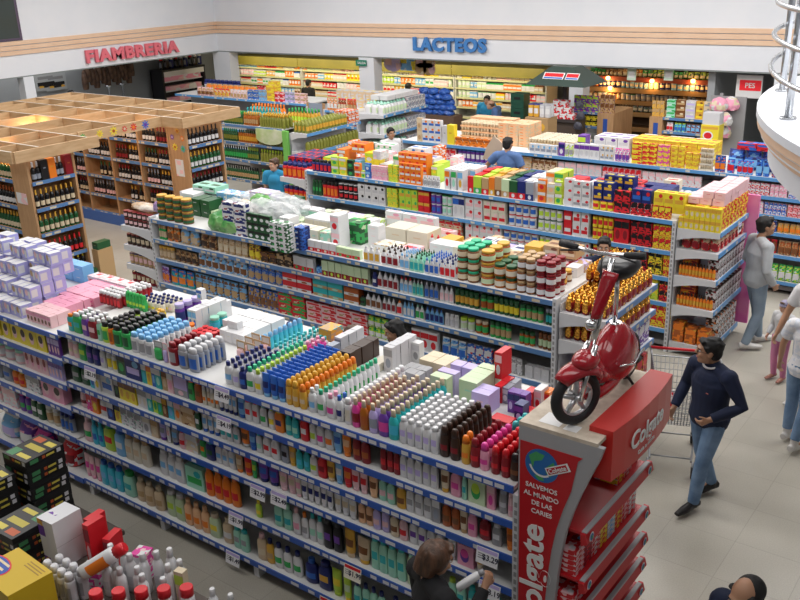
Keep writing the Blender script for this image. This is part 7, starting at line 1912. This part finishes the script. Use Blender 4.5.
for i in range(9):
    put('spray', (.14,.14,.34), (('black','red','steel'),('espresso','white','grey'),('navy','white','silver'))[i % 3], (fx+.3, fy0+.25+i*.2, fz+.0615), 'dark bottle', 'tall dark bottle', 'top of display fridge', key=i)
for k, (pxa, lab) in enumerate(((46,'left'),(56,'right'))):
    p = at_x(pxa, 84, -24.45); b = MB(); b.box(0,.015,-.35,.35,-.18,.30); b.add([(.016,-.28,-.10),(.016,.28,-.10),(.016,.28,.06),(.016,-.28,.06)],[(0,1,2,3)],1); b.add([(.016,-.25,.14),(.016,.25,.14),(.016,.25,.22),(.016,-.25,.22)],[(0,1,2,3)],2)
    o = b.obj('menu_board', [mat((.42,.44,.45),.6), printed('black','gold','grey',6), mat((.25,.25,.26),.6)], None, False); o.location = p; tag(o, 'grey menu board on the deli wall, %s one of two' % lab, 'menu board')
wd_ = bpy.data.objects['wall_deli']; wd_.location.x = 2.5
# hanging adverts and direction signs on the back beam
for k, (px, py, c1, c2, c3) in enumerate(((393,64,'lilac','rose','white'),(408,62,'sky','yellow','white'),(425,65,'tan','rose','cream'))):
    p = at_y(px, py, BY+.8); t = thing('hanging_advert', '%s hanging advert shape under the back beam' % ('pink oval', 'blue and yellow', 'brown clover')[k], 'advert', p)
    b = MB(); b.loft([(-.015,.30,.20),(.015,.30,.20)], 18) if k == 0 else (b.box(-.24,.24,-.22,.22,-.015,.015) if k == 1 else [b.loft([(-.015,.19,.16),(.015,.19,.16)], 14, center=(dx,dy)) for dx,dy in ((-.13,.08),(.13,.08),(-.13,-.1),(.13,-.1))])
    b.obj('panel', [printed(c1,c2,c3,6)], t).rotation_euler.x = PI/2
p = at_y(361, 63, BY-.04); t = thing('direction_sign', 'small green sign with white writing on the pillar left of the adverts', 'sign', p)
b = MB(); b.box(-.17,.17,-.01,.02,-.075,.075); b.obj('panel', [mat((.02,.22,.14),.5)], t, False); text('writing', 'SALIDA', .085, SWHITE, t, .001, .001, loc=(.03,-.013,0))
p = at_y(747, 88, BY+.36); t = thing('exit_sign', 'red and white sign at the right end of the pantry', 'sign', p)
b = MB(); b.box(-.22,.3,-.01,.02,-.2,.26); b.box(-.15,.28,-.015,-.01,-.05,.16,1); b.obj('panel', [SWHITE, mat('red',.5,emit=.3)], t, False); text('writing', 'PES', .14, SWHITE, t, .001, .002, loc=(.06,-.018,.05))
# ---------------------------------------------------------------- front promotion tables, lower left
DK = mat((.10,.08,.07), .6, name='dark_table')
for nm, lab, (x0,x1,y0,y1,h) in (('display_table','low dark table under the stacks of black boxes',(-7.75,-6.05,2.55,3.85,.42)),('display_table','low dark table under the white bottles and tall carton',(-6.0,-4.0,2.3,3.5,.60))):
    t = thing(nm, lab, 'table', (x0,y0,0)); b = MB(); b.box(0,x1-x0,0,y1-y0,h-.04,h); b.obj('table_top', [DK], t, False)
    for a in (.03, x1-x0-.08):
        for c in (.03, y1-y0-.08): b = MB(); b.box(a,a+.05,c,c+.05,0,h-.04); b.obj('leg', [DK], t, False)
def game_box_mesh():
    b = MB(); b.box(-.17,.17,-.19,.19,0,.054)
    z = .0548
    for (u0,v0,u1,v1,m) in ((-.15,-.17,-.05,-.06,2),(-.03,-.15,.13,-.10,3),(-.10,-.02,.12,.05,1),(-.14,.09,-.02,.16,4),(.02,.09,.14,.15,3)): b.add([(u0,v0,z),(u1,v0,z),(u1,v1,z),(u0,v1,z)], [(0,1,2,3)], m)
    for s in ('f','r'):
        for (u0,u1,w0,w1,m) in ((-.15,-.07,.008,.046,2),(-.03,.0,.014,.042,4),(.01,.09,.016,.036,3),(.115,.155,.008,.046,5)):
            if s == 'f': b.add([(u0,-.1908,w0),(u1,-.1908,w0),(u1,-.1908,w1),(u0,-.1908,w1)], [(0,1,2,3)], m)
            else: b.add([(.1708,u0,w0),(.1708,u1,w0),(.1708,u1,w1),(.1708,u0,w1)], [(0,1,2,3)], m)
    return b.mesh('game_box', [mat((.012,.012,.014),.35), mat((.50,.42,.06),.4), mat((.06,.24,.10),.4), mat((.62,.52,.08),.4), mat((.50,.10,.03),.4), mat((.62,.62,.66),.4)])
GBM = game_box_mesh()
for nm, x, y, z0, n, rz in (('taller black box stack at the back',-6.87,3.61,.422,12,.03),('black box stack left of the taller one',-6.98,3.19,.422,10,-.03),('low black box stack beside the tall carton',-6.27,3.08,.422,8,.05),('black box stack at the very left edge',-7.42,3.02,.422,9,.02)):
    for k in range(n):
        o = link('game_box', GBM, None, (x+R.uniform(-.006,.006), y+R.uniform(-.006,.006), z0+k*.0562), rz+R.uniform(-.02,.02)+(PI if k % 3 == 1 else 0))
        tag(o, 'black printed box, %s in the %s' % ('topmost' if k == n-1 else '%s from bottom' % ordinal(k), nm), 'box', nm)
TZ = .602
t = thing('display_carton', 'tall white carton with purple printed edge standing among bottles', 'carton', (-5.88, 3.2, TZ), .02); t.rotation_euler.y = -.03
b = MB(); b.box(-.10,.10,-.13,.13,0,.42); b.add([(-.1012,-.13,0),(-.1012,.13,0),(-.1012,.13,.42),(-.1012,-.13,.42)][::-1],[(0,1,2,3)],1); b.add([(-.10,-.1312,0),(-.02,-.1312,0),(-.02,-.1312,.42),(-.10,-.1312,.42)],[(0,1,2,3)],1)
b.add([(.1006,-.13,.20),(.1006,.13,.20),(.1006,.13,.203),(.1006,-.13,.203)],[(0,1,2,3)],2); b.add([(-.08,-.04,.4206),(.02,-.04,.4206),(.02,-.01,.4206),(-.08,-.01,.4206)],[(0,1,2,3)],1); b.obj('carton', [mat((.70,.70,.73),.5), printed('purple','white','gold',9), mat('grey')], t, False)
for i, (x, y, z, h, rz) in enumerate(((-5.66,3.36,TZ,.40,.1),(-5.59,3.30,TZ,.41,.05),(-5.46,3.36,TZ,.30,.3))): put('tall_box', (.065,.16,h), ('red','maroon','rose'), (x,y,z), 'red carton', ('back red carton','tall red carton','low red carton')[i], 'white bottle table', rotz=rz)
for i in range(2): put('busy_box', (.16,.12,.16-.04*i), ('white','magenta','rose'), (-5.42+.13*i,3.13-.05*i,TZ), 'small tray', ('white and magenta tray beside the tall carton','second, lower white and magenta tray')[i], 'white bottle table', rotz=.4)
put('busy_box', (.12,.12,.24), ('magenta','white','rose'), (-5.16,3.40,TZ), 'small carton', 'magenta and white carton behind the bottles', 'white bottle table', rotz=.3)
put('tall_box', (.08,.06,.30), ('cream','lime','rose'), (-4.66,3.36,TZ), 'small carton', 'cream and lime upright carton among white bottles', 'white bottle table', rotz=.2)
for i in range(4):
    for j in range(2): put('spray', (.08,.08,.26), ('silver','silver','grey'), (-5.64+i*.09+.02*j, 2.90+j*.09, TZ), 'grey bottle', 'grey capped bottle', 'front of white bottle table', row=j)
for i in range(2): put('taper', (.06,.06,.34), ('silver','silver','white'), (-5.82+.08*i,2.80-.07*i,TZ), 'grey bottle', 'slanting grey tube at the carton foot', 'white bottle table', tilt=(.0,-.12), row=0)
for i in range(5): put('jar', (.105,.105,.30), ('white','red','red'), (-4.98+.125*i,2.86+.10*i,TZ), 'vitamin bottle', 'white bottle with red cap', 'white bottle table')
for i in range(4): put('jar', (.105,.105,.27), ('white','red','red'), (-4.88+.125*i,2.72+.09*i,TZ), 'vitamin bottle', 'white bottle with red cap, nearer row', 'white bottle table')
k = 0
for (x, y, h) in ((-5.33,3.12,.31),(-5.22,3.12,.30),(-5.13,3.14,.31),(-4.86,3.17,.30),(-4.76,3.33,.33),(-4.70,3.23,.30),(-4.62,3.24,.30),(-4.60,3.14,.28),(-5.28,3.22,.36),(-5.19,3.27,.34),(-5.10,3.25,.33),(-5.01,3.30,.34),(-4.92,3.36,.36),(-4.84,3.42,.38),(-5.05,3.12,.31),(-4.95,3.2,.31),(-4.83,3.27,.33),(-4.74,3.42,.32)): put('oval', (.088,.082,h), ('white','white','silver'), (x,y,TZ), 'white flask', 'plain white flask', 'middle of white bottle table')
for (x, y, h) in ((-4.52,3.22,.29),(-4.45,3.12,.26),(-4.42,3.30,.36),(-4.34,3.20,.27),(-4.30,3.34,.31),(-4.24,3.24,.28),(-4.16,3.38,.30),(-4.34,3.10,.26),(-4.50,3.04,.25),(-4.18,3.18,.27),(-4.10,3.28,.28),(-4.10,3.40,.29),(-4.38,3.00,.25),(-4.26,3.12,.26)): put('oval', (.076,.074,h), ('white','white','silver'), (x,y,TZ), 'white bottle', 'small white bottle', 'corner of white bottle table')
o = put('spray', (.12,.12,.38), ('white','red','orange'), (-5.30,2.98,TZ+.245), 'fallen bottle', 'big white bottle with red cap lying over the grey bottles', 'white bottle table'); o.rotation_euler = (0, 1.05, .75); PLACED.pop(); tag(o, 'big white bottle with red cap lying over the grey bottles on the front table', 'bottle')
t = thing('yellow_case', 'yellow case with blue oval emblem in the lower left corner', 'case', (-5.60, 2.62, TZ), -.06)
b = MB(); b.box(-.24,.24,-.17,.17,0,.36); b.add([(-.18+.17*math.cos(a),-.05+.10*math.sin(a),.361) for a in [2*PI*k/20 for k in range(20)]],[tuple(range(20))],2); b.add([(-.18+.155*math.cos(a),-.05+.088*math.sin(a),.362) for a in [2*PI*k/20 for k in range(20)]],[tuple(range(20))],1)
for q in range(2): b.add([(-.28+.05,-.055+.05*q,.363),(-.06,-.055+.05*q,.363),(-.07,-.035+.05*q,.363),(-.27+.05,-.035+.05*q,.363)],[(0,1,2,3)],3)
for q in range(3): b.add([(.0,.08+.025*q,.361),(.2,.08+.025*q,.361),(.2,.09+.025*q,.361),(.0,.09+.025*q,.361)],[(0,1,2,3)],4)
b.obj('carton', [mat((.62,.42,.02),.45), mat((.02,.08,.40),.4), mat('red'), mat((.75,.62,.40),.4), mat((.35,.2,.02))], t, False)
for i in range(3): crumple('green_pouch', (-5.95+.16*i,3.46-.03*i,TZ), (.10,.08,.06), mat((.06,.20,.05),.4), 'green pouch behind the tall carton, %s from left' % ordinal(i), 'pouch', seed=i)
def cull():
    """drop the copies that would stand inside another product"""
    global PLACED
    cells = {}; keep = []; n = 0
    for p in PLACED:
        o = p[0]; bb = [Vector(c) for c in o.bound_box]; rm = o.rotation_euler.to_matrix() if (abs(o.rotation_euler.z) > .3 or o.rotation_euler.x or o.rotation_euler.y) else Matrix.Identity(3)
        ps = [rm @ v + o.location for v in bb]
        lo = [min(q[i] for q in ps) for i in range(3)]; hi = [max(q[i] for q in ps) for i in range(3)]
        if abs(o.rotation_euler.z) < .3 and o.rotation_euler.y == 0:
            pass
        ks = {(int(math.floor(x/.35)), int(math.floor(y/.35)), int(math.floor(z/.35))) for x in (lo[0],(lo[0]+hi[0])/2,hi[0]) for y in (lo[1],(lo[1]+hi[1])/2,hi[1]) for z in (lo[2],(lo[2]+hi[2])/2,hi[2])}
        hit = False; tol = (.011, .011, .006)
        for k in ks:
            for (l2, h2) in cells.get(k, ()):
                if all(min(hi[i], h2[i]) - max(lo[i], l2[i]) > tol[i] for i in range(3)): hit = True; break
            if hit: break
        if hit:
            for c in list(o.children): bpy.data.objects.remove(c)
            bpy.data.objects.remove(o); n += 1; continue
        for k in ks: cells.setdefault(k, []).append((lo, hi))
        keep.append(p)
    PLACED = keep; print('CULLED', n)
cull()
write_labels()
